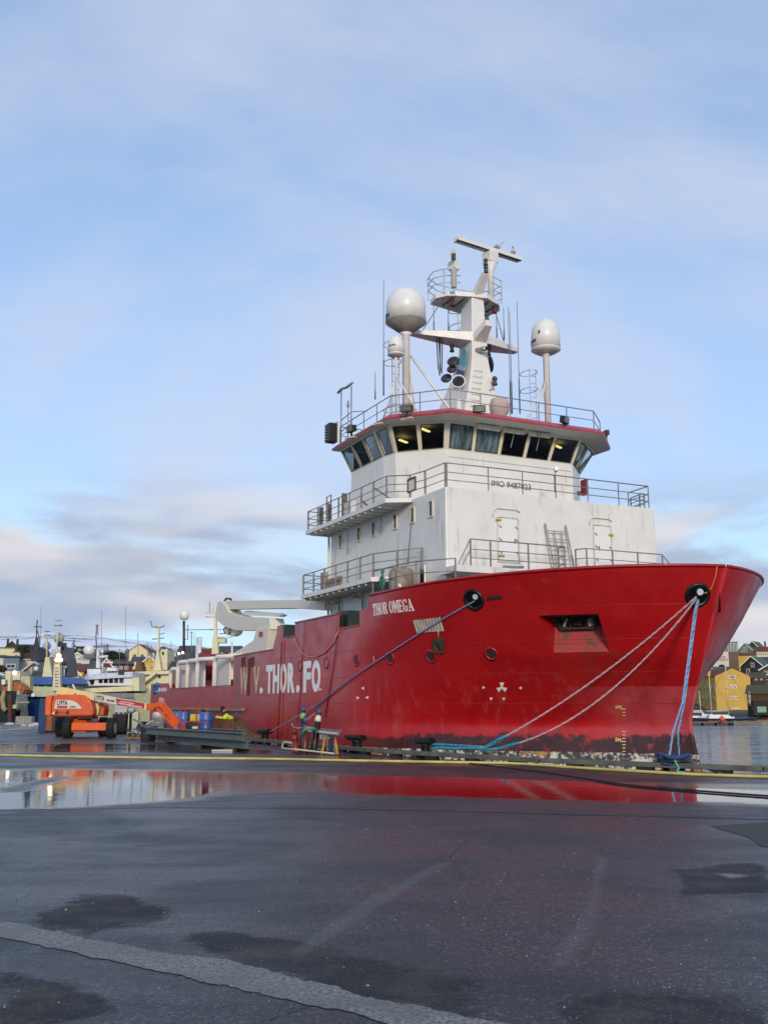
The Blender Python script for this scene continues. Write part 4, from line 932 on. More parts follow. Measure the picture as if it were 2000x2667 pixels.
MB().loft([[(-6.1, -.3, 16.75), (-6.1, .3, 16.75), (-6.1, .3, 17.1), (-6.1, -.3, 17.1)], [(-5.35, -.16, 17.2), (-5.35, .16, 17.2), (-5.35, .16, 17.45), (-5.35, -.16, 17.45)]]).build('lantern_bracket', mast_m, mast)
PL = [(-6.15, -.35), (-6.0, .35), (-6.5, 1.3), (-7.0, 1.62), (-7.7, 1.5), (-8.0, 0), (-7.7, -1.5), (-7.0, -1.62), (-6.5, -1.3)]
mb = MB(); mb.prism([(x, y, 18.75) for x, y in PL], (0, 0, .2)); mb.build('platform', mast_m, mast)
for y in (-1.0, -.5, .6, 1.1): MB().box((-6.9, y, 18.71), (1.2, .05, .08)).build('platform_beam', grey, mast)
MB().loft([[(-6.15, -.2, 18.8), (-6.15, .2, 18.8), (-6.35, .2, 19.0), (-6.35, -.2, 19.0)], [(-5.45, -.13, 19.55), (-5.45, .13, 19.55), (-5.6, .13, 19.7), (-5.6, -.13, 19.7)]]).build('lantern_bracket', mast_m, mast)
wr = M('white_rail', 'b9bcc2', .4, .2)
rr_ = [(-6.35, -1.45), (-6.15, -.9), (-6.6, -1.75)]
hoop = [(-6.25, -.8), (-6.55, -1.45), (-7.0, -1.72), (-7.7, -1.6), (-8.1, -.9), (-8.2, 0), (-8.1, .9), (-7.7, 1.6), (-7.0, 1.72), (-6.55, 1.45), (-6.25, .8)]
mb = MB()
for h in (.38, .7, 1.0): mb.tube([(x, y, 18.95 + h) for x, y in hoop], .022, 6)
ro_ = mb.build('mast_railing', wr, mast)
for x, y in [hoop[i] for i in (1, 3, 5, 7, 9)]: MB().bar((x, y, 18.9), (x, y, 19.95), .06, .03).build('post', wr, ro_)
def lantern(p, s=1., m=M('lantern_grey', '3c3b38', .4)):
    MB().lathe([(.07 * s, 0), (.10 * s, .02 * s), (.10 * s, .06 * s), (.075 * s, .08 * s), (.075 * s, .2 * s), (.10 * s, .22 * s), (.10 * s, .27 * s), (.05 * s, .33 * s)], p, 12).build('lantern', m, mast)
lantern((-5.5, 0, 19.62)); lantern((-5.5, 0, 19.95)); lantern((-5.5, 0, 17.45), 1.1); rl = M('lantern_red', '5a1718', .4)
for p in ((-6.7, -1.0, 18.4), (-6.6, 1.1, 18.4)): lantern(p, 1.1, rl)
for p in ((-6.9, -.9, 16.4), (-6.6, .75, 16.4)): lantern(p, 1.05, M('lantern_dark', '2a2224', .4))
MB().tube([(-5.95, .35, 14.6), (-5.75, .45, 14.75)], .03, 6).build('lantern_arm', mast_m, mast); lantern((-5.7, .45, 14.75), 1.2)
# big radar scanner and its gearbox
e0, e1 = S(1187, 622, z=21.25), S(1353, 676, z=21.25); SC0, SC1 = e0.copy(), e1.copy(); scm = M('scanner_grey', 'a5a4a2', .4, var=.08)
mb = MB(); mb.bar(e0, e1, .34, .16); mb.m = 1; mb.bar(e0 + Vector((.12, 0, -.09)), e1 + Vector((.12, 0, -.09)), .1, .05); mb.build('radar_scanner', [mast_m, M('scanner_dark', '33343c', .5)], mast)
pc = S(1277, 672, z=20.85); mb = MB(); mb.box((pc.x, pc.y, 20.85), (.55, .5, .5), rz=.2); mb.m = 0; mb.build('radar_gearbox', mast_m, mast, bev=.04)
MB().lathe([(.14, 0), (.14, 1.3), (.3, 1.65)], (pc.x, pc.y, 18.95), 12).build('radar_post', mast_m, mast)
p2 = S(1182, 748, z=18.95); MB().lathe([(.12, 0), (.12, .75), (.2, .78), (.2, .84), (.12, .86)], (p2.x, p2.y, 18.95), 12).build('radar_post', mast_m, mast)
MB().box((p2.x, p2.y, 19.92), (.4, .34, .34), rz=.3).build('radar_gearbox', mast_m, mast)
vd = Vector((-p2.x, -p2.y, 0)); fw = Vector((.86, -.5, 0)); mb = MB(); mb.bar(Vector((p2.x, p2.y, 20.2)) - fw * .85, Vector((p2.x, p2.y, 20.2)) + fw * .85, .2, .18); mb.build('radar_scanner', [scm], mast)
# ladder, horns, painted emblems, mushrooms
for k in range(11):
    z = 12.7 + .27 * k; w = lerpt(z, [(12.4, 1.0), (15.2, .52), (16, .4)]); xx = lerpt(z, [(12.4, -5.85), (15.2, -6.02), (16, -6.08)])
    MB().tube([(xx, -w + .12, z), (xx + .09, -w + .14, z), (xx + .09, -w + .52, z), (xx, -w + .54, z)], .014, 5).build('rung', mast_m, mast)
c = Vector((-5.85, .05, 16.35)); mb = MB(); mb.lathe([(.13, -.35), (.11, .0), (.10, .1)], c, 14, (.8, .5, .05)); mb.m = 1; mb.lathe([(.06, .08), (.15, .22), (.15, .24), (.05, .12)], c + Vector((.03, .02, 0)), 16, (.8, .5, .05)); mb.build('horn', [M('horn_steel', 'a5a3a0', .25, .7), black], mast)
t = NT('emblem'); gz = t.n('ShaderNodeSeparateXYZ'); t.l(t.tc.outputs['Generated'], gz.inputs[0])
wv_ = t.math('ADD', gz.outputs['Z'], t.math('MULTIPLY', gz.outputs['X'], .25)); t.set(col=t.mix(t.rng(wv_, .50, .52), lin('1f3a66'), t.mix(t.rng(wv_, .62, .66), lin('8fa6a6'), lin('4f8fa0'))), rough=.4)
for s in (-1, 1):
    pts = []
    for k in range(20):
        a = 2 * math.pi * k / 20; z = 15.75 + .75 * math.sin(a); x = -6.68 + .36 * math.cos(a) + .12 * math.sin(a)
        y = lerpt(z, [(12.46, 1.05), (13.6, .9), (15.2, .52), (16, .40)]); pts.append((x, s * (y + .1), z))
    MB().prism(pts, (0, s * .04, 0)).build('emblem_plate', t.m, mast)
for a, b, w, h in [(1180, 940, .5, .55), (1176, 960, .4, .5), (1162, 984, .45, .5)]:
    c = S(a, b, y=-.62); MB().lathe([(.0, -.1), (w * .5, -.06), (w * .55, 0), (w * .4, .05), (0, .07)], c, 14, (.5, -.5, .3)).build('sounder_disc', M('disc_dark', '38323a', .5), mast)
c = S(1277, 948, y=.75); MB().lathe([(.0, -.08), (.3, -.05), (.36, 0), (.25, .05), (0, .07)], c, 16, (.2, 1, .2)).build('sounder_disc', M('disc_dark', '38323a', .5), mast)
# searchlight in front of the mast
c = S(1194, 995, x=-4.9); sld = Vector((.72, -.5, .12)).normalized(); mb = MB(); mb.lathe([(.12, -.4), (.24, -.32), (.27, -.05), (.29, 0), (.29, .1), (.25, .11), (.25, .02)], c, 20, sld); mb.m = 1; mb.lathe([(.245, .03), (.245, .05)], c, 18, sld); mb.m = 0
mb.build('searchlight', [dwhite, M('searchlight_glass', '1e2320', .05, var=.6, sc=4)], ship)
MB().lathe([(.3, 0), (.3, .55), (.12, .65), (.1, 1.15)], (c.x, c.y, 12.46), 14).build('searchlight_stand', dwhite, ship)
for s in (-.27, .27): MB().bar((c.x + s * .5, c.y + s * .86, c.z), (c.x, c.y, c.z - .38), .05, .04).build('searchlight_yoke', dwhite, ship)
MB().b2((-5.84, .3, 12.46), (-5.82, 1.0, 13.35)).build('mast_door', M('mast_door_brown', '4a2c22', .5), mast); MB().b2((-5.9, -1.25, 12.46), (-5.86, -.95, 13.3)).build('mast_locker', M('locker_brown', '6a5a4a', .5), mast)
# covered compass
c = S(1301, 1078, x=-4.2); MB().lathe([(.26, 0), (.27, .3), (.23, .42), (.38, .62), (.41, .95), (.34, 1.15), (.18, 1.22)], (c.x, c.y, 12.46), 11).build('compass_cover', M('beige_canvas', 'b3a096', .85, var=.12, sc=5), ship)
# satellite domes
domem = M('dome_white', 'dad8d2', .35, var=.04); under = M('dome_under', '8f8a80', .6)
def dome(name, c, r, h, cone, pole_z, pole_r, txt=None):
    root = bpy.data.objects.new(name, None); COL.objects.link(root); root.parent = ship
    pr = [(r, 0), (r * .985, h * .45), (r * .97, h * .5)] + [(r * .97 * math.cos(a), h * .5 + (h * .5) * math.sin(a)) for a in [i * math.pi / 16 for i in range(1, 8)]] + [(.001, h)]
    MB().lathe(pr, c, 28).build('radome', domem, root)
    MB().lathe([(pole_r * 1.5, -cone), (r * 1.02, -.04), (r * 1.02, .0)] if cone > .3 else [(r * .55, -cone), (r * .8, -cone * .6), (r * 1.02, -.04), (r * 1.02, 0)], c, 28).build('radome_base', under if cone > .3 else domem, root)
    MB().lathe([(pole_r, 0), (pole_r, c[2] - cone - pole_z - .1), (pole_r * 1.6, c[2] - cone - pole_z)], (c[0], c[1], pole_z), 14).build('pole', mast_m, root)
    if txt:
        s, sz, a0, zz_, mt = txt; me = text_mesh(s, sz, .01, .004)
        for v in me.vertices:
            a = a0 + v.co.x / r; v.co = Vector((c[0] + (r + .006 + v.co.z) * math.cos(a), c[1] + (r + .006 + v.co.z) * math.sin(a), zz_ + v.co.y))
        me.materials.clear(); me.materials.append(mt); link('lettering', me, root)
    return root
d1 = (-6.15, -3.5, 17.05); dome('satellite_dome', d1, .83, 1.45, .5, 12.46, .16, ('Intellian', .30, R(-146), 17.12, M('blue_print', '27427e', .5)))
d2_ = (-6.25, 3.5, 17.0); dome('satellite_dome', d2_, .64, 1.42, .2, 12.46, .14, ('inmarsat', .24, R(-150), 17.25, M('grey_print', '4a4c50', .5)))
d3 = S(1031, 922, y=-4.35); dome('satellite_dome', tuple(d3), .33, .78, .12, 12.46, .05, ('#6', .1, R(-80), d3.z + .25, M('grey_print', '4a4c50', .5)))
for k in range(3): MB().tube([(d2_[0] + .64 * math.cos(R(-66)) * 1.01, d2_[1] + .64 * math.sin(R(-66)) * 1.01, 17.55)] + [(d2_[0] + .65 * math.cos(R(-66 + 3 * k) + .06 * math.cos(a)), d2_[1] + .65 * math.sin(R(-66 + 3 * k) + .06 * math.cos(a)), 17.62 + .1 * math.sin(a)) for a in [-.9, 0, .9]][1:], .012 + .004 * k, 4).build('emblem_arc', M('grey_print', '4a4c50', .5), ship)
def strut(a, b, r=.05): MB().tube([a, b], r, 8).build('brace', mast_m, ship)
strut((-6.05, -3.35, 15.6), (-4.2, -2.2, 12.46), .055); strut((-6.2, -3.3, 15.2), (-7.6, -2.2, 12.46), .05); strut((d3.x, d3.y, 14.4), (d3.x + 1.1, d3.y + .5, 12.46), .04); strut((d3.x, d3.y, 14.2), (d3.x - 1.0, d3.y - .2, 12.46), .04)
strut((-6.2, 3.4, 15.6), (-5.0, 1.9, 12.46), .05); strut((-6.3, 3.4, 15.5), (-7.4, 2.3, 12.46), .045)
def cage(cx, cy, z0, z1, par=ship):
    mb = MB()
    for s in (-.16, .16): mb.tube([(cx, cy + s, z0), (cx, cy + s, z1)], .018, 5)
    o = mb.build('ladder', wr, par)
    for k in range(int((z1 - z0) / .32)): MB().tube([(cx, cy - .16, z0 + .2 + .32 * k), (cx, cy + .16, z0 + .2 + .32 * k)], .014, 5).build('rung', wr, o)
    for z in (z0 + 1.0, z1 - .9, z1 - .1): MB().tube([(cx + .5 * math.cos(a) - .3, cy + .34 * math.sin(a), z) for a in [i * .5236 for i in range(12)]], .018, 5, closed=True).build('safety_hoop', wr, o)
cage(-6.6, -3.75, 12.46, 16.4); cage(-6.75, 3.1, 12.46, 16.2); cage(-7.3, -.2, 16.9, 18.8)
# whip aerials and stays
aer = M('aerial', '5f6670', .4)
for px, y0, y1, pl in [(999, 730, 1030, dict(y=-4.6)), (977, 970, 1040, dict(y=-4.8)), (1130, 772, 864, dict(x=-7.3)), (1168, 775, 868, dict(x=-7.2)), (1354, 785, 1077, dict(x=-5.6)), (1313, 800, 885, dict(x=-7.3)), (1334, 812, 1077, dict(x=-6.4)), (1330, 800, 1077, dict(x=-6.6)), (1294, 790, 880, dict(x=-7.2))]:
    a, b = S(px, y1, **pl), S(px, y0, **pl); b = Vector((a.x, a.y, b.z)); MB().tube([a, a.lerp(b, .3), a.lerp(b, .31), b], [.03, .03, .017, .012], 6).build('whip_aerial', aer, ship)
MB().tube([(-7.2, -2.2, 17.2), (-6.9, -1.3, 18.75)], .02, 5).build('stay', aer, ship); MB().tube([(-7.2, 2.0, 17.2), (-6.9, 1.3, 18.75)], .02, 5).build('stay', aer, ship)
for dy in (0, .1): MB().tube([(-6.9, -1.55 - dy, 17.1), (-6.7, -1.6 - dy, 15.6 - dy), (-6.75, -1.5 - dy, 15.3 - dy), (-6.85, -1.4 - dy, 16.9)], .025, 5).build('slack_cable', dark, ship)
# aerial frame at the roof corner
c = S(905, 1050, y=-5.05); mb = MB()
for dx, z0_, z1_ in ((-.55, 12.2, 14.75), (.5, 12.4, 14.6)): mb.tube([(c.x + dx, -5.1, z0_), (c.x + dx, -5.1, z1_)], .03, 6)
mb.tube([(c.x - .9, -5.1, 14.72), (c.x - .5, -5.1, 14.78), (c.x, -5.1, 14.7), (c.x + .6, -5.1, 14.72)], .06, 6); mb.tube([(c.x - .55, -5.1, 13.4), (c.x + .5, -5.1, 13.5), (c.x + 1.2, -4.7, 13.4)], .022, 5); mb.tube([(c.x - .55, -5.1, 12.9), (c.x + .5, -5.1, 13.0)], .022, 5); mb.tube([(c.x - .05, -5.0, 12.5), (c.x - .05, -5.0, 13.9)], .022, 5); mb.lathe([(.03, 0), (.07, .08), (.05, .2), (.01, .32)], (c.x - .05, -5.0, 13.85), 8)
mb.build('aerial_frame', M('aerial_frame', '8a8f98', .4, .2), ship)
# ================================================================== ON THE QUAY
def onground(pts, r): return [W(a, b) + Vector((0, 0, r)) for a, b in pts]
def smooth_path(P, k=6):
    out = []
    for i in range(len(P) - 1):
        p0, p1, p2, p3 = P[max(i - 1, 0)], P[i], P[i + 1], P[min(i + 2, len(P) - 1)]
        for j in range(k):
            t = j / k; out.append(.5 * ((2 * p1) + (p2 - p0) * t + (2 * p0 - 5 * p1 + 4 * p2 - p3) * t * t + (3 * p1 - p0 - 3 * p2 + p3) * t ** 3))
    return out + [P[-1]]
tag(MB().tube(smooth_path(onground([(-120, 1968), (0, 1970.5), (150, 1974), (330, 1977), (480, 1979), (700, 1981), (900, 1985), (1150, 1989.5), (1330, 1993), (1480, 2003), (1640, 2013), (1800, 2022), (2000, 2029), (2150, 2034)], .04)), .036, 8).build('water_hose', M('yellow_hose', 'c2b163', .5, var=.22, sc=1.5, dirt=('8d8154', .6))), 'long yellow hose lying right across the wet quay', 'hose')
tag(MB().tube(smooth_path(onground([(1180, 1986), (1260, 1995), (1400, 2012), (1520, 2030), (1640, 2048), (1800, 2062), (2000, 2077), (2150, 2088)], .02)), .018, 6).build('power_cable', dark), 'thin black cable trailing over the quay beyond the yellow hose', 'cable')
# --- bull rail along the quay edge
qr = thing('quay_bull_rail', 'low grey steel bull rail on blocks along the quay edge', 'kerb rail', (EDGE[3][0], EDGE[3][1], 0))
org = Vector((EDGE[3][0], EDGE[3][1], 0)); railm = M('bull_rail', '5b5a52', .7, var=.3, sc=2.5, dirt=('2e2b26', .55))
pts = [Vector((*e, 0)) for e in EDGE[:6]]; pts[0] = pts[1] + (pts[0] - pts[1]) * .35
cum = []
for p, q in zip(pts, pts[1:]):
    d = (q - p); L = d.length; d.normalize(); s = Vector((-d.y, d.x, 0)); s = s if s.dot(Vector((-1, -1, 0))) > 0 else -s
    n = max(1, round(L / 5.2))
    for i in range(n):
        a = p + d * (L * i / n + .02) + s * .22; b = p + d * (L * (i + 1) / n - .02) + s * .22
        MB().bar(a - org + Vector((0, 0, .145)), b - org + Vector((0, 0, .145)), .24, .12).build('rail_beam', railm, qr, bev=.015)
    m = max(1, round(L / 1.9))
    for i in range(m):
        a = p + d * (L * (i + .5) / m) + s * .22; MB().bar(a - d * .2 - org + Vector((0, 0, .042)), a + d * .2 - org + Vector((0, 0, .042)), .22, .083).build('support_block', M('block_dark', '1d1c1b', .8), qr)
# --- bollards
bolm = M('bollard_iron', '19181a', .45, .3, var=.3)
def bollard(px, py, label, sc=1., head=.0):
    p = W(px, py); e = thing('mooring_bollard', label, 'bollard', p, R(-35), 'bollards along the quay edge')
    MB().lathe([(.30, 0), (.30, .05), (.2, .08)], (0, 0, 0), 16).build('base_plate', bolm, e)
    MB().lathe([(.19 * sc, .06), (.17 * sc, .16), (.17 * sc, .34), (.22 * sc, .42)], (0, 0, 0), 16).build('stem', bolm, e)
    mb = MB(); mb.loft([[(x, y, .40) for x, y in ((-.24, -.2), (.24, -.2), (.24, .2), (-.24, .2))], [(x, y, .50) for x, y in ((-.34 - head, -.2), (.28, -.22), (.28, .22), (-.34 - head, .2))], [(x, y, .58) for x, y in ((-.38 - head, -.12), (.22, -.17), (.22, .17), (-.38 - head, .12))]]); mb.build('horn_head', bolm, e, bev=.03)
    return p
B0 = bollard(690, 1937, 'black bollard holding the violet spring line beside the steel beams', .8)
B1 = bollard(930, 1961, 'black horned bollard beside the metal work table', 1., .1)
B2 = bollard(1108, 1973, 'black bollard with blue and teal bow lines wrapped round it', .8)
p = W(1755, 2009); bw = thing('mooring_bollard', 'wide black bollard under the ship\'s stem, heaped with blue rope', 'bollard', p, R(-40), 'bollards along the quay edge')
for x in (-.2, .2): MB().lathe([(.08, 0), (.07, .2)], (x, 0, 0), 12).build('leg', bolm, bw)
MB().lathe([(.16, .17), (.36, .2), (.39, .24), (.33, .31), (.15, .35)], (0, 0, 0), 20).build('cap', bolm, bw)
# --- ropes
blue = M('blue_rope', '7d97b8', .75, var=.25, sc=14); viol = M('violet_rope', '83799e', .8, var=.25, sc=14); palr = M('pale_rope', 'b3989a', .8, var=.22, sc=14); teal = M('teal_rope', '2f7f98', .8, var=.3, sc=14)
def twisted(name, P, r, mats, label, cat='rope', par=None):
    """three-strand rope: strands wound round the path"""
    mb = MB(); P = [Vector(p) for p in P]; n = len(P); acc = [0]
    for a, b in zip(P, P[1:]): acc.append(acc[-1] + (b - a).length)
    Q = []; A = []
    for i in range(n - 1):
        k = max(1, int((acc[i + 1] - acc[i]) / .12))
        for j in range(k): Q.append(P[i].lerp(P[i + 1], j / k)); A.append(acc[i] + (acc[i + 1] - acc[i]) * j / k)
    Q.append(P[-1]); A.append(acc[-1])
    for s in range(3):
        pt = []
        for q, a, d in zip(Q, A, [(Q[min(i + 1, len(Q) - 1)] - Q[max(i - 1, 0)]).normalized() for i in range(len(Q))]):
            x = d.cross(Vector((.3, .1, 1))).normalized(); y = d.cross(x); th = a * 9 + s * 2.094; pt.append(q + (x * math.cos(th) + y * math.sin(th)) * r * .5)
        mb.m = s % len(mats); mb.tube(pt, r * .56, 5, cap=False)
    o = mb.build(name, mats); tag(o, label, cat); return o
def offhull(P):
    out = []
    for v in P:
        s_ = toship(v); lim = -hb(s_.x, s_.z) - .07
        if s_.y > lim: s_.y = lim
        out.append(fs(s_))
    return out
F1 = fs(HS(1238, 1564, .06)); F2 = fs(HS(1812, 1552, .06))
twisted('mooring_line', offhull(sag(F1, B0 + Vector((.1, 0, .42)), .15, 60)), .03, [viol], 'violet mooring line running from the round fairlead down the hull to the quay')
KN = W(1262, 1974) + Vector((0, 0, .30)); LN1 = sag(F2, KN, .3, 26) + [KN.lerp(B2 + Vector((.05, 0, .40)), k / 4) for k in (1, 2, 3, 4)]; LN2 = sag(F2 - Vector((0, 0, .05)), KN + Vector((.15, -.12, -.06)), .85, 26) + [KN.lerp(B2 + Vector((.2, -.1, .34)), k / 4) + Vector((0, -.1, -.05)) for k in (1, 2, 3, 4)]
twisted('mooring_line', LN1, .030, [palr], 'upper of two pale bow lines sweeping across the red bow')
twisted('mooring_line', LN2, .030, [palr], 'lower slacker pale bow line sweeping across the red bow')
cpt = p + Vector((.05, 0, .34))
twisted('mooring_line', [F2 + Vector((.03, 0, -.1))] + [F2.lerp(cpt, k / 10) for k in range(1, 8)] + [cpt + Vector((-.02, 0, .6)), cpt + Vector((-.17, -.1, .02))], .03, [blue], 'light blue bow line hanging straight down to the wide bollard')
twisted('mooring_line', [F2 + Vector((.06, .02, -.1))] + [F2.lerp(cpt, k / 10) + Vector((.05, 0, 0)) for k in range(1, 8)] + [cpt + Vector((.1, 0, .6)), cpt + Vector((.12, .1, .02))], .03, [blue, blue, teal], 'second strand of the blue bow line ending in an eye on the wide bollard')
mb = MB()
for k in range(5):
    r_ = .31 + .05 * math.sin(k * 2); mb.tube([p + Vector(((r_ + .07 * math.sin(3 * a + k * 1.7)) * math.cos(a), (r_ * .85) * math.sin(a), .16 + .05 * k + .03 * math.sin(2 * a + k * 2))) for a in [i * .349 for i in range(18)]], .045, 6, closed=True)
tag(mb.build('rope_coil', M('navy_rope', '27406e', .8, var=.35, sc=12)), 'dark blue rope turns heaped round the wide bollard', 'rope')
tag(MB().tube(smooth_path([p + Vector((-.05, -.3, .3)), p + Vector((-.05, -.4, .2)), p + Vector((.0, -.42, .1)), p + Vector((-.05, -.5, .02)), p + Vector((.06, -.7, .02))]), .022, 6).build('rope_tail', M('mint_rope', '6fb3a4', .8)), 'short mint green rope end hanging from the wide bollard', 'rope')
mb = MB()
for LN, i0 in ((LN1, 23), (LN2, 22)):
    for k in range(3): mb.tube([v + Vector((.05 * math.sin(i * 1.3 + 2 * k), .05 * math.cos(i * 1.1 + 2 * k), .02 * k - .02)) for i, v in enumerate(LN[i0:])], [.012] + [.03] * (30 - i0), 5)
tag(mb.build('rope_splice', teal), 'teal spliced rope ends where the pale bow lines meet their bollard', 'rope')
tag(MB().tube(sag(p + Vector((.3, .1, .3)), W(2300, 1985, Y=20), .5, 16), .025, 6).build('stern_line', M('grey_rope', '6c6a68', .8)), 'thin grey line leading away over the water from the wide bollard', 'rope')
# --- gas bottles in a rack
def bottle(px, py, h, body, shoulder, cap, label, lean=0, rr=.115):
    q = W(px, py); e = thing('gas_bottle', label, 'gas bottle', q, 0, 'gas bottles standing in the rack'); e.rotation_euler = (0, lean, 0)
    MB().lathe([(rr * .95, 0), (rr, .02), (rr, h - .22)], (0, 0, 0), 16).build('body', body, e)
    MB().lathe([(rr, h - .22), (rr * .96, h - .14), (rr * .8, h - .05), (rr * .45, h)], (0, 0, 0), 16).build('shoulder', shoulder, e)
    mb = MB(); mb.lathe([(.03, h), (.03, h + .08)], (0, 0, 0), 8); mb.lathe([(.075, h + .0), (.08, h + .05), (.08, h + .16), (.05, h + .24)], (0, 0, 0), 12); mb.box((.06, -.03, h + .14), (.05, .06, .08)); mb.build('valve_guard', cap, e)
bk = M('bottle_black', '15161a', .4); mr = M('bottle_maroon', '5e1c18', .45, var=.2); nv = M('valve_navy', '2a3670', .4, var=.5, sc=14)
bottle(788, 1958, 1.32, bk, M('shoulder_green', '7da04a', .4), nv, 'tall black gas bottle with a green shoulder and navy valve guard')
bottle(794, 1964, .98, mr, mr, nv, 'shorter maroon gas bottle with navy valve guard')
bottle(815, 1962, 1.26, M('bottle_brownblack', '2a1613', .4), M('shoulder_cream', 'cfc0a4', .45), nv, 'dark leaning gas bottle with a cream shoulder', .14)
bottle(771, 1962, .62, M('bottle_red', '7c2119', .5), M('bottle_red', '7c2119', .5), M('valve_red', '5a1a16', .5), 'small red gas bottle low at the rack\'s end', -.1)
# --- metal work table with pipes
wt_ = W(770, 1962); tb = thing('work_table', 'metal pipe work table with a bright top rail beside the gas bottles', 'work table', wt_)
alu = M('bright_alu', 'c9c7c0', .3, .5); pale = M('pale_pipe_paint', 'b9b09c', .5)
def tp(px, py, Y): return W(px, py, Y=Y) - wt_
Yt = wt_.y
MB().bar(tp(803, 1903, Yt - .6), tp(880, 1911, Yt - 1.2), .10, .06).build('top_rail', alu, tb); MB().prism([tp(806, 1897, Yt + .3), tp(893, 1903, Yt - .4), tp(882, 1917, Yt - 1.3), tp(803, 1905, Yt - .6)], (0, 0, .02)).build('top_plate', M('table_plate', '7f8488', .35, .4), tb)
MB().tube([tp(735, 1950, Yt - .4), tp(775, 1953, Yt - .7), tp(830, 1959, Yt - 1.0), tp(873, 1964, Yt - 1.3)], .03, 8).build('bottom_rail', pale, tb)
for a, b, c, d in [(801, 1905, 799, 1958), (812, 1906, 808, 1958), (823, 1908, 819, 1960), (842, 1909, 839, 1962), (853, 1910, 852, 1962), (873, 1913, 871, 1965)]: MB().bar(tp(a, b, Yt - 1), W(c, d + 3) - wt_, .035, .035).build('leg', grey, tb)
MB().box(tp(850, 1919, Yt - .6), (.42, .3, .16)).build('tool_box', M('tool_grey', '6a7276', .4), tb); MB().box(tp(862, 1940, Yt - .7) , (.1, .2, .42)).build('hanging_cloth', M('navy_cloth', '1c2440', .8), tb)
tz = W(878, 1966); tr_ = thing('trestle', 'small yellow trestle standing under the work table\'s end', 'trestle', tz); ym = M('trestle_yellow', 'c08a1e', .5, var=.2)
for a, b in (((0, 0, 0), (-.1, .25, .6)), ((-.5, 0, 0), (-.38, .25, .6)), ((0, .5, 0), (-.1, .25, .6)), ((-.5, .5, 0), (-.38, .25, .6))): MB().bar(a, b, .05, .05).build('leg', ym, tr_)
MB().bar((-.46, .25, .62), (-.02, .25, .62), .08, .06).build('top_beam', ym, tr_)
q = W(800, 1948, Y=Yt - .9); mb = MB()
for k in range(5): mb.tube([q + Vector((.02 * k - .25, -.05, .42)), q + Vector((.03 * k - .1, -.14, .58 + .02 * k)), q + Vector((.03 * k + .1, -.12, .62)), q + Vector((.03 * k + .2, 0, .52))], .035, 5)
tag(mb.build('rope_bundle', M('green_lashing', '55807c', .8, var=.3)), 'grey green lashing knotted round the gas bottles', 'rope')
tag(MB().tube(smooth_path([W(760, 1885, Y=Yt), W(764, 1893, Y=Yt - .1), W(775, 1897, Y=Yt - .3), W(796, 1893, Y=Yt - .5), W(803, 1873, Y=Yt - .4), W(822, 1858, Y=Yt)]), .018, 6).build('gas_hose', M('tan_hose', 'a08d78', .6)), 'thin tan gas hose looped over the bottles', 'hose')
pf = W(735, 1953); tag(MB().tube(smooth_path([pf + Vector((0, 0, .03)), pf + Vector((.02, 0, .2)), pf + Vector((.15, -.1, .26)), pf + Vector((.9, -.5, .14)), pf + Vector((1.5, -.9, .03))]), .03, 7).build('bent_pipe', pale), 'pale bent pipe lying on the ground before the work table', 'pipe')
# --- steel beams
gm = M('beam_green', '5a625f', .55, .1, var=.16, sc=2, dirt=('3d3a34', .55))
def ibeam(p, q, h, w, label, group='steel beams on the quay'):
    p, q = Vector(p), Vector(q); e = MB(); d = (q - p).normalized(); s = Vector((-d.y, d.x, 0)) * (w / 2); u = Vector((0, 0, h)); tf = .03
    pr = [(-1, 0), (1, 0), (1, tf), (.12, tf), (.12, h - tf), (1, h - tf), (1, h), (-1, h), (-1, h - tf), (-.12, h - tf), (-.12, tf), (-1, tf)]
    c = (p + q) / 2; o = e.loft([[p - c + s * a + Vector((0, 0, b)) for a, b in pr], [q - c + s * a + Vector((0, 0, b)) for a, b in pr]]).build('steel_beam', gm, None, c); tag(o, label, 'steel beam', group); return o
pA, pB = W(409, 1934), W(645, 1957); dd = (pB - pA).normalized(); nrm2 = Vector((-dd.y, dd.x, 0))
for k, f in enumerate((.15, .55, .9)):
    c = pA.lerp(pB, f); tag(MB().bar(c - nrm2 * .5 + Vector((0, 0, .04)), c + nrm2 * .5 + Vector((0, 0, .04)), .1, .08).build('timber_bearer', M('old_timber', '4a3828', .85, var=.4, sc=6)), 'old timber bearer under the stacked steel beams', 'timber', 'bearers under the steel beams')
ibeam(pA + Vector((0, 0, .08)), pB + Vector((0, 0, .08)), .27, .26, 'lower long grey green steel beam resting on timber')
ibeam(pA + Vector((-.5, .15, .352)), pB + Vector((-.15, .05, .352)), .27, .26, 'upper long grey green steel beam of the stack')
ibeam(pA.lerp(pB, .55) + nrm2 * .4, pA.lerp(pB, .86) + nrm2 * .4, .68, .2, 'short pale steel beam standing behind the long ones')
q0, q1 = W(552, 1958), W(606, 1958); tag(MB().bar(q0 + Vector((0, 0, .035)), q1 + Vector((0, 0, .035)), .12, .06).build('white_plank', M('plank_white', 'b5ada0', .7, var=.15)), 'short white plank on the wet ground before the steel beams', 'plank')
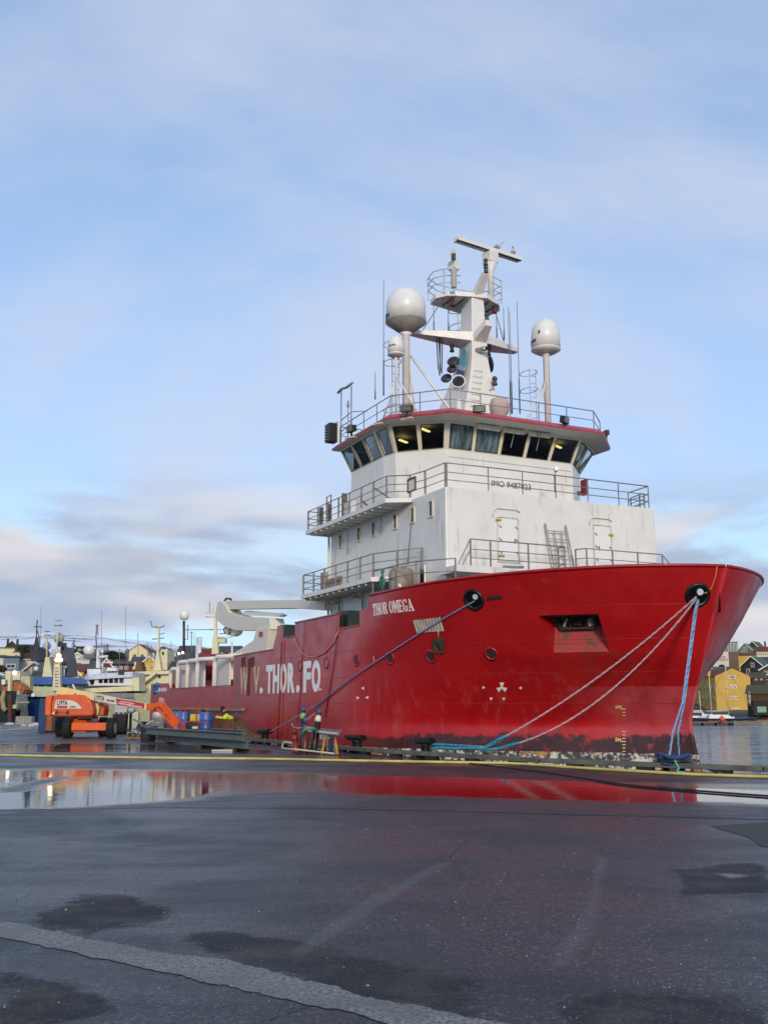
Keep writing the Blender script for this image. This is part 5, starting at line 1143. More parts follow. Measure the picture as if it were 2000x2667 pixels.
# --- rusty box and the worker behind it
bx = W(578, 1932); RB = thing('rusty_bin', 'low rusty brown steel bin beside the hull', 'bin', bx); bz = bx.y
def rq(px, py, Y): return W(px, py, Y=Y) - bx
mb = MB(); xa, xb_ = rq(551, 1900, bz).x, rq(611, 1900, bz).x
MB().b2((xa, 0, .02), (xa + (xb_ - xa) * .5, .06, .99)).build('side_panel', rust, RB); MB().b2((xa + (xb_ - xa) * .5, -.03, .02), (xb_, .04, .96)).build('side_panel', M('rust_panel', '5c3720', .8, .1, var=.4, sc=5), RB)
MB().b2((xa, .06, .02), (xa + .05, .7, .97)).build('end_panel', rust, RB); MB().b2((xb_ - .05, .04, .02), (xb_, .7, .94)).build('end_panel', rust, RB); MB().b2((xa + .05, .66, .02), (xb_ - .05, .7, .94)).build('back_panel', rust, RB)
tv_ = MB(); T0 = W(608, 1868, Y=bz - .1); n_ = 9; vs = []; fc = []
for i in range(n_):
    for j in range(n_):
        u, v = i / (n_ - 1), j / (n_ - 1); a = W(607 + 30 * v * v + 4 * u, 1868 + 58 * v, Y=bz + .3 - .9 * v); vs.append(a + Vector((u * (.1 + .55 * v), u * .9 + .06 * math.sin(9 * u + 3 * v), .04 * math.sin(11 * v + 4 * u) - 0.0)))
for i in range(n_ - 1):
    for j in range(n_ - 1): fc.append((i * n_ + j, i * n_ + j + 1, (i + 1) * n_ + j + 1, (i + 1) * n_ + j))
vs = [(v.x, v.y, max(.012, v.z)) for v in vs]; tv_.smooth = True; tv_.add(vs, fc); to = tv_.build('tarpaulin', M('brown_tarp', '5c4c34', .85, var=.3, sc=4)); to.modifiers.new('t', 'SOLIDIFY').thickness = .02; tag(to, 'brown tarpaulin sloping down from the rusty bin', 'tarpaulin')
# worker: bent forward, seen above the bin
wk = Vector((0, bz + 1.05, 0)); wk.x = W(597, 1870, Y=wk.y).x
def skinned(name, V, E, rad, mat, par, root=0, sub=2):
    me = bpy.data.meshes.new(name); me.from_pydata(V, E, []); o = link(name, me, par); me.materials.append(mat)
    o.modifiers.new('skin', 'SKIN').use_smooth_shade = True
    if not me.skin_vertices: me.skin_vertices.new()
    for sv, r in zip(me.skin_vertices[0].data, rad): sv.radius = (r, r) if not isinstance(r, tuple) else r
    me.skin_vertices[0].data[root].use_root = True
    s = o.modifiers.new('sub', 'SUBSURF'); s.levels = sub; s.render_levels = sub; return o
pe = thing('person', 'worker in a yellow high-visibility jacket and dark cap bending over the rusty bin', 'person', wk, 0)
skin = M('skin', 'b98a70', .6); hv = M('hi_vis_yellow', 'c3d41c', .6, var=.15, sc=9); trs = M('dark_trousers', '1d2230', .8)
# crouched body: pelvis, bent torso, legs folded, arms reaching to the left
V = [(.18, .1, .52), (.12, .06, .72), (-.02, 0, .98), (-.10, -.02, 1.14), (-.16, -.03, 1.22), (-.22, -.04, 1.30), (.26, -.12, .50), (-.1, -.22, .46), (.05, -.24, .08), (-.12, -.28, .05), (.26, .26, .50), (-.1, .34, .46), (.05, .34, .08), (-.12, .36, .05),
     (-.08, -.2, 1.10), (-.22, -.32, .92), (-.42, -.26, 1.02), (-.08, .17, 1.10), (-.24, .28, .92), (-.44, .12, 1.02)]
E_ = [(0, 1), (1, 2), (2, 3), (3, 4), (4, 5), (0, 6), (6, 7), (7, 8), (8, 9), (0, 10), (10, 11), (11, 12), (12, 13), (3, 14), (14, 15), (15, 16), (3, 17), (17, 18), (18, 19)]
rad = [.17, .17, .19, .15, .07, .07, .11, .085, .06, .05, .11, .085, .06, .05, .09, .065, .05, .09, .065, .05]
body = skinned('body', V, E_, rad, trs, pe)
jv = [V[i] for i in (1, 2, 3, 14, 15, 16, 17, 18, 19)]; skinned('jacket', [Vector(v) for v in jv], [(0, 1), (1, 2), (2, 3), (3, 4), (4, 5), (2, 6), (6, 7), (7, 8)], [.215, .225, .19, .12, .095, .075, .12, .095, .075], hv, pe)
mb = MB(); hc = Vector((-.27, -.04, 1.36)); hd = Vector((-.55, -.25, .75)); mb.lathe([(.045, -.13), (.075, -.09), (.095, -.02), (.10, .05), (.085, .11), (.045, .145), (.01, .15)], hc, 14, hd)
mb.lathe([(.018, 0), (.012, .03)], hc + Vector((-.085, -.05, -.03)), 6, (-1, -.4, -.3)); mb.lathe([(.03, -.01), (.03, .01)], hc + Vector((.0, -.1, 0)), 8, (0, -1, 0)); mb.build('head', skin, pe)
MB().lathe([(.112, .0), (.115, .05), (.10, .12), (.05, .165), (.01, .17)], hc, 14, hd).build('cap', M('dark_cap', '16161c', .8), pe)
def hand(c, par):
    mb = MB(); c = Vector(c); mb.box(c, (.08, .035, .085)); 
    for i in range(4): mb.tube([c + Vector((-.035, 0, .03 - .021 * i)), c + Vector((-.075 - .006 * (i % 2), -.01, .03 - .021 * i)), c + Vector((-.095, -.035, .026 - .021 * i))], .0095, 5)
    mb.tube([c + Vector((-.01, -.01, .04)), c + Vector((-.04, -.03, .062)), c + Vector((-.065, -.045, .06))], .011, 5); mb.build('hand', M('work_glove', 'b8b39a', .8), par)
hand((-.47, -.24, 1.03), pe); hand((-.49, .1, 1.03), pe)
for zb in (.86, 1.0): MB().tube([(.07 + .225 * math.cos(a) - (zb - .8) * .55, .02 + .235 * math.sin(a), zb + .03 * math.cos(a)) for a in [i * .349 for i in range(18)]], .016, 4, closed=True).build('reflective_strip', M('reflective', 'd4d6d0', .3), pe)
# --- boom lift
LF, RF, LR_, RR = W(176, 1923), W(290, 1923), W(157, 1918.5), W(268, 1918.5)
oc_ = (LF + RF + LR_ + RR) / 4; lift = thing('boom_lift', 'orange boom lift with a cream boom, lettered LYFTA', 'boom lift', oc_)
og = M('lift_orange', 'c8501f', .42, var=.12, sc=2); og2 = M('lift_orange_bright', 'd5591a', .45, var=.15); cb = M('boom_cream', 'd8c083', .45, var=.08, dirt=('9c8a5c', .68)); tyre = M('tyre', '1b1b1a', .85, var=.3); rimm = M('wheel_rim', 'b9b5a8', .5)
tread = None
axd = (RF - LF).normalized()
for P_, s in ((LF, -1), (RF, 1), (LR_, -1), (RR, 1)):
    c = P_ - oc_ + Vector((0, 0, .47)); w_ = bpy.data.objects.new('wheel', None); COL.objects.link(w_); w_.parent = lift; w_.location = c
    MB().lathe([(.25, -.17), (.40, -.19), (.46, -.15), (.47, -.05), (.47, .05), (.46, .15), (.40, .19), (.25, .17)], (0, 0, 0), 24, axd).build('tyre', tyre, w_)
    mb = MB()
    up_ = Vector((0, 0, 1)); fw_ = axd.cross(up_)
    for k in range(16):
        a = k * 2 * math.pi / 16; rd = up_ * math.cos(a) + fw_ * math.sin(a); tg = up_ * -math.sin(a) + fw_ * math.cos(a)
        for s2 in (-1, 1): mb.bar(rd * .475 + axd * .01 * s2, rd * .472 + axd * .17 * s2 + tg * .08, .05, .03, up=rd)
    o_ = mb.build('tread', tyre, w_)
    MB().lathe([(.05, .10), (.13, .13), (.24, .08), (.26, .18)], (0, 0, 0), 20, axd * s).build('rim', rimm, w_)
def lp(px, py, Y): return W(px, py, Y=Y) - oc_
Yf, Yr = LF.y, LR_.y
MB().bar(lp(188, 1893, Yf), lp(279, 1893, Yf), .3, .36).build('front_axle', og2, lift, bev=.02); MB().bar(lp(165, 1895, Yr), lp(262, 1895, Yr), .3, .3).build('rear_axle', og2, lift, bev=.02)
cc_ = (lp(222, 1893, Yf) + lp(215, 1893, Yr)) / 2
MB().loft([[cc_ + Vector((x, y, -.25)) for x, y in ((-.5, -1.3), (.5, -1.3), (.5, 1.3), (-.5, 1.3))], [cc_ + Vector((x, y, .18)) for x, y in ((-.52, -1.35), (.52, -1.35), (.52, 1.3), (-.52, 1.3))], [cc_ + Vector((x, y, .45)) for x, y in ((-.35, -.9), (.35, -.9), (.35, .9), (-.35, .9))]]).build('chassis', og2, lift, bev=.03)
MB().lathe([(.5, 0), (.5, .12)], (cc_.x, cc_.y, cc_.z + .44), 20).build('turntable', M('turntable_grey', '5c5a58', .5), lift)
def Z4(x, y): return (100 + x * .217, 1780 + y * .217)
def plate(name, pts, Y, th, mat, par=lift, bev=.05, zf=Z4):
    return MB().prism([W(*zf(*p), Y=Y) - oc_ for p in pts], (0, th, 0)).build(name, mat, par, bev=bev)
Yc = Yf - .15
plate('cowl', [(150, 400), (152, 250), (178, 150), (300, 136), (430, 135), (530, 142), (600, 182), (643, 240), (662, 310), (662, 360), (648, 398)], Yc, 1.15, og, bev=.09)
plate('cowl_end', [(74, 388), (82, 175), (120, 142), (168, 146), (150, 250), (148, 398)], Yc + .05, 1.05, og2, bev=.06)
plate('far_cowl', [(725, 395), (715, 235), (760, 228), (785, 260), (794, 310), (780, 395)], Yc + 1.0, .9, og, bev=.06)
plate('engine_tray', [(460, 402), (650, 402), (650, 425), (460, 425)], Yc + .1, 1.0, dark, bev=.01); plate('hose_guard', [(625, 210), (700, 220), (725, 300), (715, 380), (660, 390), (668, 320)], Yc + .6, .5, cb, bev=.03)
dec = plate('decal', [(190, 305), (205, 222), (218, 200), (385, 202), (440, 222), (490, 260), (518, 295), (508, 306)], Yc - .012, .01, M('decal_white', 'c9c2b8', .5, var=.05), bev=0)
plate('decal_bar', [(223, 299), (226, 270), (348, 272), (348, 300)], Yc - .02, .006, M('decal_red', 'a0283a', .5), bev=0)
def ltext(s, x0, x1, yb, yt, Y, mat, slope=0., bold=.01):
    a, b, tpx = W(*Z4(x0, yb), Y=Y) - oc_, W(*Z4(x1, yb + slope), Y=Y) - oc_, W(*Z4(x0, yt), Y=Y) - oc_
    text('lettering', s, mat, lift, a, b - a, tpx - a, (b - a).length, (tpx - a).length, bold, .003)
blk = M('print_black', '1d1c20', .5); ltext('LYFTA', 224, 350, 262, 208, Yc - .024, blk, 0, .03); ltext('#9', 378, 450, 285, 274, Yc - .024, blk); ltext('#8', 378, 440, 297, 288, Yc - .024, M('decal_red', 'a0283a', .5)); ltext('#5', 245, 318, 360, 340, Yc - .012, M('print_grey', '5a4a48', .5))
for x in (220, 350): MB().lathe([(.09, 0), (.09, .02), (.05, .03)], W(*Z4(x, 350), Y=Yc) - oc_, 14, (0, -1, 0)).build('vent_hole', M('vent_dark', '5a1f10', .6), lift)
MB().prism([W(*Z4(a, b), Y=Yc - .01) - oc_ for a, b in ((160, 365), (198, 335), (200, 345), (180, 372))], (0, .008, 0)).build('warning_mark', dwhite, lift)
MB().lathe([(.05, 0), (.08, .06), (.02, .2)], W(*Z4(445, 150), Y=Yc + .4) - oc_, 8).build('exhaust', black, lift)
BY = [(0, 0)]
def bp(x, y, dy=0.): return W(*Z4(x, y), Y=Yc + .75 - .0009 * x + dy) - oc_
boom = bpy.data.objects.new('boom', None); COL.objects.link(boom); boom.parent = lift
mb = MB(); bpts = [(213, 132), (220, 70), (248, 50), (305, 50), (660, 120), (1305, 246), (1296, 326), (650, 205), (590, 200), (420, 165)]
mb.prism([bp(*q) for q in bpts], (0, .42, 0)); mb.build('boom_tube', cb, boom, bev=.02)
MB().prism([bp(*q, -.006) for q in [(652, 130), (930, 180), (935, 258), (648, 200)]], (0, .005, 0)).build('boom_decal', M('decal_white', 'c9c2b8', .5, var=.05), boom)
MB().prism([bp(*q, -.006) for q in [(930, 180), (1276, 243), (1268, 308), (942, 258)]], (0, .005, 0)).build('boom_decal', M('decal_red2', 'a8303c', .5), boom)
def btext(s, x0, y0, x1, y1, h, mat, bold=.02):
    a, b = bp(x0, y0, -.012), bp(x1, y1, -.012); text('lettering', s, mat, boom, a, b - a, Vector((.12, 0, 1)), (b - a).length, h * .0175 * .217 * 1.0, bold, .003)
btext('LYFTA', 668, 195, 790, 213, 58, blk, .03); btext('#6', 818, 214, 912, 228, 24, blk); btext('#16', 962, 246, 1236, 297, 20, redw); btext('#18', 985, 222, 1150, 252, 12, redw)
jb = bpy.data.objects.new('jib', None); COL.objects.link(jb); jb.parent = lift
YJ = Yc - .6
def jp(px, py, dy=0.): return W(px, py, Y=YJ - (px - 382) * .012 + dy) - oc_
MB().prism([jp(*q) for q in [(381, 1834), (406, 1831), (415, 1827), (420, 1836), (412, 1843), (404, 1843), (398, 1851), (381, 1850)]], (0, .4, 0)).build('knuckle', og2, jb, bev=.02)
MB().prism([jp(*q) for q in [(408, 1832), (416, 1827), (428, 1831), (466, 1878), (464, 1890), (452, 1886)]], (0, .34, 0)).build('jib_arm', og2, jb, bev=.02)
MB().prism([jp(*q, -.1) for q in [(405, 1848), (410, 1843), (440, 1873), (466, 1898), (456, 1901)]], (0, .2, 0)).build('jib_link', og2, jb, bev=.01)
# basket: tube cage
bsk = bpy.data.objects.new('basket', None); COL.objects.link(bsk); bsk.parent = lift
YB = YJ - 1.2
def kp(px, py, dy=0.): return W(px, py, Y=YB + dy) - oc_
orr = M('basket_orange', 'b04a26', .5, var=.2)
for dy in (0, .85):
    for y in (1846, 1880): MB().tube([kp(468, y, dy), kp(541, y + 2, dy)], .022, 6).build('cage_rail', orr, bsk)
    for x in (468, 484, 518, 541): MB().tube([kp(x, 1846, dy), kp(x - 1, 1906, dy)], .02, 6).build('cage_post', orr, bsk)
for x in (468, 541):
    for y in (1846, 1880): MB().tube([kp(x, y, 0), kp(x, y, .85)], .022, 6).build('cage_rail', orr, bsk)
MB().prism([kp(466, 1903), kp(543, 1905), kp(543, 1909), kp(466, 1907)], (0, .85, 0)).build('floor', grey, bsk)
MB().box(kp(478, 1893, .4), (.3, .4, .25)).build('control_box', M('lift_red', '8c1d20', .5), bsk)
# --- generator, barrels, junk
def gthing(name, px, py, label, cat, group=None): q = W(px, py); return q, thing(name, label, cat, q, 0, group)
q, g_ = gthing('generator', 504, 1921, 'black generator with a yellow panel standing beyond the lift\'s basket', 'generator'); g_.location.y += .3; g_.scale = (1.15, 1, 1.36)
MB().b2((-.30, 0, .05), (.30, .7, .5)).build('base', black, g_, bev=.02); MB().b2((-.28, 0, .5), (.28, .65, .98)).build('hood', M('gen_dark', '1f2022', .45), g_, bev=.03); MB().b2((-.22, -.012, .58), (.02, -.002, .82)).build('label_plate', M('label_yellow', 'c7a01c', .5), g_); MB().b2((.07, -.012, .58), (.2, -.002, .82)).build('label_plate', M('label_grey', '9a9a92', .5), g_); MB().b2((-.12, -.012, .3), (.12, -.002, .38)).build('number_plate', redw, g_)
blu = M('barrel_blue', '2a62ad', .35, var=.12)
for px, py, lab in [(533, 1921, 'blue plastic barrel beside the generator'), (474, 1920, 'blue barrel behind the lift\'s jib'), (457, 1919, 'blue barrel behind the jib with a pale label')]:
    q, b_ = gthing('barrel', px, py, lab, 'barrel', 'blue barrels by the ship'); b_.scale = (1, 1, 1.32); b_.location.y += .2
    MB().lathe([(.26, 0), (.29, .04), (.29, .3), (.305, .33), (.29, .36), (.29, .62), (.305, .65), (.29, .68), (.28, .9), (.25, .93)], (0, 0, 0), 18).build('drum', blu, b_); MB().lathe([(.05, .93), (.05, .96)], (.12, 0, 0), 10).build('bung', dark, b_)
q, pl_ = gthing('pallet', 358, 1926, 'wooden pallet loaded with scrap beside the steel beams', 'pallet'); wd = M('pallet_wood', '7a5d3e', .85, var=.35, sc=6)
for k in range(5): MB().box((-.5 + .25 * k, .3, .13), (.12, .8, .025)).build('deck_board', wd, pl_)
for y in (-.05, .3, .65): MB().box((0, y, .06), (1.15, .1, .1)).build('bearer', wd, pl_)
random.seed(5); jm = [M('scrap_pale', 'a8a498', .5, .3, var=.3), M('scrap_dark', '2b2a2a', .6), grey, rust, M('scrap_blue', '33558a', .6)]
for k in range(16):
    a = Vector((random.uniform(-.5, .5), random.uniform(0, .6), .2 + random.uniform(0, .5))); b = a + Vector((random.uniform(-.5, .5), random.uniform(-.2, .2), random.uniform(-.1, .3))); b.z = max(.18, b.z)
    tag(MB().bar(a, b, random.uniform(.04, .12), random.uniform(.03, .1)).build('scrap_piece', jm[k % 5], None, q + Vector((0, 0, -.02))), ('pale', 'black', 'grey', 'rusty', 'blue')[k % 5] + ' bent length of scrap metal heaped on the pallet', 'scrap', 'scrap heaped on the pallet')
q, bn = gthing('bin', 386, 1931, 'dark grey tub standing at the beams\' end', 'bin'); MB().lathe([(.30, 0), (.33, .02), (.37, .62), (.39, .64), (.36, .64), (.30, .05)], (0, 0, 0), 18).build('tub', M('tub_grey', '3a3f42', .5), bn); MB().lathe([(.37, .60), (.41, .62), (.41, .66), (.37, .67)], (0, 0, 0), 18).build('rim', M('tub_rim', '4a4f52', .5), bn)
q, kg = gthing('white_drum', 397, 1922, 'white plastic drum raised on a crate behind the tub', 'drum'); kg.location.y += 1.2
MB().b2((-.35, -.3, 0), (.35, .3, .62)).build('crate', M('crate_grey', '8a8478', .7, var=.2), kg); MB().lathe([(.30, .62), (.31, .66), (.31, 1.12), (.27, 1.2), (.1, 1.22)], (0, 0, 0), 18).build('drum', M('drum_white', 'c9c4b8', .5), kg)
q, ct = gthing('stacked_case', 345, 1912, 'pale green upright case behind the pallet', 'case'); MB().b2((-.28, 0, 0), (.28, .35, 1.15)).build('case', M('case_green', 'b5bda4', .6), ct, bev=.02); MB().b2((-.22, -.012, .15), (.22, -.002, 1.05)).build('door', M('case_door', 'a8b096', .6), ct)
q, sb = gthing('standing_pipe', 338, 1920, 'dark upright post with a round white cap behind the pallet', 'post'); MB().lathe([(.14, 0), (.14, .03), (.07, .05), (.07, 1.12)], (0, 0, 0), 10).build('post', black, sb); MB().lathe([(.05, 1.12), (.15, 1.17), (.16, 1.27), (.1, 1.36), (.02, 1.38)], (0, 0, 0), 14).build('cap', dwhite, sb)
q, td = gthing('wheelie_bin', 312, 1912, 'black wheeled bin behind the boom lift', 'bin'); MB().loft([[(-.28, -.25, .08), (.28, -.25, .08), (.28, .25, .08), (-.28, .25, .08)], [(-.35, -.33, 1.0), (.35, -.33, 1.0), (.35, .33, 1.0), (-.35, .33, 1.0)]]).build('body', black, td); MB().box((0, 0, 1.03), (.74, .7, .06)).build('lid', dark, td); MB().lathe([(.1, -.3), (.1, .3)], (0, .25, .1), 12, (1, 0, 0)).build('wheel', dark, td)
# --- blue skip and concrete blocks further off
q, ck = gthing('blue_skip', 116, 1908, 'tall dark blue open skip with a rusty end behind the boom lift', 'skip'); bs = M('skip_blue', '1f3a63', .55, var=.25, dirt=('31435c', .6)); so_ = M('skip_rust', '8a4a2a', .7, var=.35, sc=3)
sc_ = q.y / FPX
MB().b2((-16 * sc_, 0, .02), (2 * sc_, 5, 1.92)).build('side_wall', bs, ck)
for k in range(5): MB().bar((-15 * sc_ + k * 4 * sc_, -.03, .02), (-15 * sc_ + k * 4 * sc_, -.03, 1.9), .06, .06).build('rib', bs, ck)
MB().b2((2 * sc_, 0.01, .1), (17 * sc_, .1, 1.9)).build('end_wall', so_, ck); MB().b2((17 * sc_, .05, .1), (24 * sc_, .15, .95)).build('end_wall', M('skip_dark', '33302c', .7), ck)
for px, py, w_, lab in [(52, 1889, 25, 'ribbed pale concrete block on the far quay'), (73, 1889, 16, 'smaller pale concrete block beside the ribbed one')]:
    q, cn = gthing('concrete_block', px, py, lab, 'concrete block', 'concrete blocks on the far quay'); s_ = q.y / FPX * w_ / 2; MB().b2((-s_, 0, 0), (s_, .7, .66)).build('block', M('block_concrete', '8f8f8a', .85, var=.15), cn, bev=.03)
    for k in range(4): MB().box((-s_ * .8 + s_ * .53 * k, -.02, .33), (.06, .05, .6)).build('rib', M('block_concrete', '8f8f8a', .85, var=.15), cn)
for px, py, s_ in [(25, 1888, .5), (92, 1890, .6), (62, 1891, .3), (80, 1892, .3)]:
    tag(MB().lathe([(.9 * s_, 0), (.8 * s_, .12 * s_), (.45 * s_, .3 * s_), (.1 * s_, .36 * s_)], (0, 0, 0), 9).build('net_sack', M('pale_sack', 'b5b2aa', .9, var=.2, sc=4), None, W(px, py)), 'pale crumpled sack lying on the far quay', 'sack', 'sacks lying on the far quay')
# plank stage slung below the aft bulwark
# ================================================================== HARBOUR AND TOWN BEHIND
def wallm(n, h, **k): return M('wall_' + n, h, .75, var=.1, **k)
WALLS = {'white': wallm('white', 'c9c4b8'), 'red': wallm('red', '6a2320'), 'black': wallm('black', '1f1a19'), 'ochre': wallm('ochre', 'c79c3c'), 'grey': wallm('grey', '6d747c'), 'green': wallm('green', '5d6b5a'), 'cream': wallm('cream', 'd2c49a'), 'brown': wallm('brown', '3c2a22'), 'yellow': wallm('yellow', 'c9a845'), 'blue': wallm('blue', '5f7385')}
def roofm(n, h): return M('roof_' + n, h, .8, var=.25, sc=1.2)
ROOFS = {'dark': roofm('dark', '2a2a2e'), 'grey': roofm('grey', '565a60'), 'red': roofm('red', '6e2a26'), 'green': roofm('green', '3f5a48'), 'turf': roofm('turf', '4a4528'), 'snow': roofm('snow', 'a9abb0'), 'slate': roofm('slate', '3c4048')}
pane = M('house_pane', '23272b', .1, var=.4, sc=.8); trim = M('white_trim', 'd6d3c8', .6)
def house(label, px0, px1, pyb, pye, pyr, D, dep, wall, roof, kind='gable', wins=(), rot=0., group=None, chim=None, wtrim=True, cat='house', name='house', eave=.35):
    """pixel box of the front at distance D -> real house; wins are (u, v, w, h) as fractions of the front"""
    a, b = W(px0, pyb, Y=D), W(px1, pyb, Y=D); w = (b.x - a.x) / math.cos(rot); he = W(px0, pye, Y=D).z - a.z; hr = W(px0, pyr, Y=D).z - a.z
    rot -= math.atan2((a.x + b.x) / 2, D) * .9
    base = Vector(((a.x + b.x) / 2, D, 0)); gz_ = min(zt(base.x, D), zt(base.x, D + dep), a.z) - .5; dz = a.z - gz_; base.z = gz_
    h = thing(name, label, cat, base, rot, group); x = w / 2; he += dz; hr += dz
    wm_, rm_ = (WALLS[wall] if isinstance(wall, str) else wall), (ROOFS[roof] if isinstance(roof, str) else roof); t_ = .16
    if kind == 'gable':
        MB().prism([(-x, 0, 0), (x, 0, 0), (x, 0, he), (0, 0, hr), (-x, 0, he)], (0, dep, 0)).build('wall', wm_, h)
        r = MB()
        for s in (-1, 1):
            e0, e1 = Vector((s * (x + eave), -eave, he - eave * (hr - he) / x)), Vector((0, -eave, hr + .02)); r.prism([e0, e1, e1 + Vector((0, 0, t_)), e0 + Vector((0, 0, t_))], (0, dep + 2 * eave, 0))
        ro = r.build('roof', rm_, h)
        if wtrim:
            for s in (-1, 1):
                e0, e1 = Vector((s * (x + eave), -eave - .06, he - eave * (hr - he) / x - .12)), Vector((0, -eave - .06, hr - .1)); MB().prism([e0, e1, e1 + Vector((0, 0, .34)), e0 + Vector((0, 0, .34))], (0, .05, 0)).build('barge_board', trim, h)
    elif kind == 'side':
        MB().prism([(-x, 0, 0), (-x, dep, 0), (-x, dep, he), (-x, dep / 2, hr), (-x, 0, he)], (w, 0, 0)).build('wall', wm_, h)
        r = MB(); sl = (hr - he) / (dep / 2)
        for s in (0, 1):
            y0 = -eave if s == 0 else dep + eave; e0, e1 = Vector((-x - eave, y0, he - eave * sl)), Vector((-x - eave, dep / 2, hr + .02)); r.prism([e0, e1, e1 + Vector((0, 0, t_)), e0 + Vector((0, 0, t_))], (w + 2 * eave, 0, 0))
        ro = r.build('roof', rm_, h)
    else:
        MB().b2((-x, 0, 0), (x, dep, he)).build('wall', wm_, h); ro = MB().b2((-x - .1, -.1, he), (x + .1, dep + .1, he + .25)).build('roof', rm_, h)
    for u, v, ww, hh in wins:
        cx, cz = -x + u * w, dz + v * (he - dz); wd, ht_ = ww * w, hh * (he - dz); mb = MB(); mb.box((cx, -.03, cz), (wd + .16, .08, ht_ + .16)); mb.m = 1; mb.box((cx, -.075, cz), (wd - .04, .03, ht_ - .04)); mb.m = 0; mb.box((cx, -.095, cz), (.06, .02, ht_)); mb.build('window', [trim, pane], h)
    for cx in (chim or ()): MB().b2((-x + cx * w - .3, dep * .45, hr - 1.2), (-x + cx * w + .3, dep * .45 + .6, hr + .9)).build('chimney', M('chimney', '3b3532', .8), ro)
    return h
W3 = [(.22, .55, .13, .24), (.5, .55, .13, .24), (.78, .55, .13, .24)]; W2 = [(.3, .55, .16, .28), (.7, .55, .16, .28)]
# --- left shore, named houses
house('plain yellow flat-roofed building on the left hillside', -40, 34, 1715, 1689, 1689, 225, 12, 'cream', 'grey', 'flat', name='flat_roofed_building', cat='building')
house('small yellow annex with one dark window beside the flat-roofed building', 34, 50, 1715, 1700, 1700, 224, 9, 'cream', 'grey', 'flat', [(.5, .5, .35, .35)], name='annex', cat='building')
house('blue grey boarded shed below the yellow building', 8, 47, 1748, 1712, 1708, 172, 9, 'blue', 'slate', 'side', [(.5, .35, .5, .25)], name='shed', cat='shed')
house('white sided shed end next to the blue grey shed', -30, 7, 1748, 1712, 1706, 175, 9, 'white', 'slate', 'side', name='shed', cat='shed')
house('long pale concrete store with a sloping top', 48, 82, 1748, 1720, 1716, 180, 9, 'cream', 'snow', 'side', name='store', cat='building')
house('dark brown house with two chimneys against the snowy fell', 14, 44, 1706, 1686, 1671, 262, 10, 'brown', 'dark', 'gable', W2, chim=(.1, .9), wtrim=False)
house('dark long house with a low roof beside the two-chimney house', 44, 80, 1708, 1686, 1678, 270, 9, 'brown', 'dark', 'side', W3)
house('white gabled house with a round-topped window pair near the spruce', 186, 214, 1724, 1710, 1701, 242, 9, 'white', 'snow', 'gable', W2)
house('white lean-to with a snowy roof beside the white gabled house', 212, 232, 1726, 1718, 1712, 238, 7, 'white', 'snow', 'side', W2)
house('dark flat-topped modern house above the white gabled house', 198, 238, 1702, 1686, 1685, 300, 10, 'black', 'dark', 'flat', W3)
house('red-roofed shed with a yellow front by the harbour', 176, 216, 1762, 1748, 1734, 160, 9, 'ochre', 'red', 'side', W2, name='shed', cat='shed')
house('white gable with a yellow wall by the harbour', 186, 206, 1764, 1756, 1747, 152, 6, 'white', 'red', 'gable', name='boathouse', cat='boathouse')
house('red boathouse with white trim behind the white wheelhouse', 262, 290, 1752, 1735, 1717, 165, 9, 'red', 'red', 'gable', W2, name='boathouse', cat='boathouse')
house('long red harbour shed with a slate roof', 288, 340, 1752, 1730, 1722, 172, 10, 'red', 'slate', 'side', W3, name='shed', cat='shed')
house('yellow gabled warehouse with a pale grey long roof behind', 365, 410, 1748, 1731, 1711, 195, 14, 'yellow', 'grey', 'gable', W2, name='warehouse', cat='warehouse')
house('long slate-roofed warehouse behind the yellow gable', 345, 372, 1748, 1722, 1709, 205, 14, 'cream', 'slate', 'side', name='warehouse', cat='warehouse')
house('long grey blue roofed warehouse behind the cream mast', 408, 470, 1745, 1722, 1708, 215, 14, 'cream', 'slate', 'side', W3, name='warehouse', cat='warehouse')
house('low cream harbour hall with small windows behind the dark funnel', 452, 575, 1750, 1722, 1712, 230, 12, 'cream', 'slate', 'side', [(.1 * k, .5, .05, .3) for k in range(1, 10)], name='hall', cat='building')
# --- far houses scattered up the hillside
random.seed(21); kinds = [('white', 'dark'), ('black', 'snow'), ('red', 'slate'), ('grey', 'dark'), ('brown', 'grey'), ('green', 'dark'), ('cream', 'red'), ('white', 'snow')]
nm = {'white': 'white', 'black': 'black', 'red': 'red', 'grey': 'grey', 'brown': 'brown', 'green': 'green', 'cream': 'cream'}; rn = {'dark': 'dark', 'snow': 'snow-dusted', 'slate': 'slate', 'grey': 'grey', 'red': 'red'}
for k in range(64):
    D = random.uniform(390, 760); px = random.uniform(-30, 640); X = (px - 1000) / 2661 * D; wpx = random.uniform(7, 11) * FPX / D
    z0 = zt(X, D); py = 1834 - (z0 + .4 - EYE) * 2661 / D; s = FPX / D; wl, rf = kinds[k % 8]
    house('small %s house with a %s roof far up the hillside' % (nm[wl], rn[rf]), px - wpx / 2, px + wpx / 2, py, py - random.uniform(3.2, 4.6) * s, py - random.uniform(6, 7.4) * s, D, random.uniform(7, 9), wl, rf, random.choice(('gable', 'side')), W2, random.uniform(-.3, .3), 'far houses on the hillside', wtrim=False)
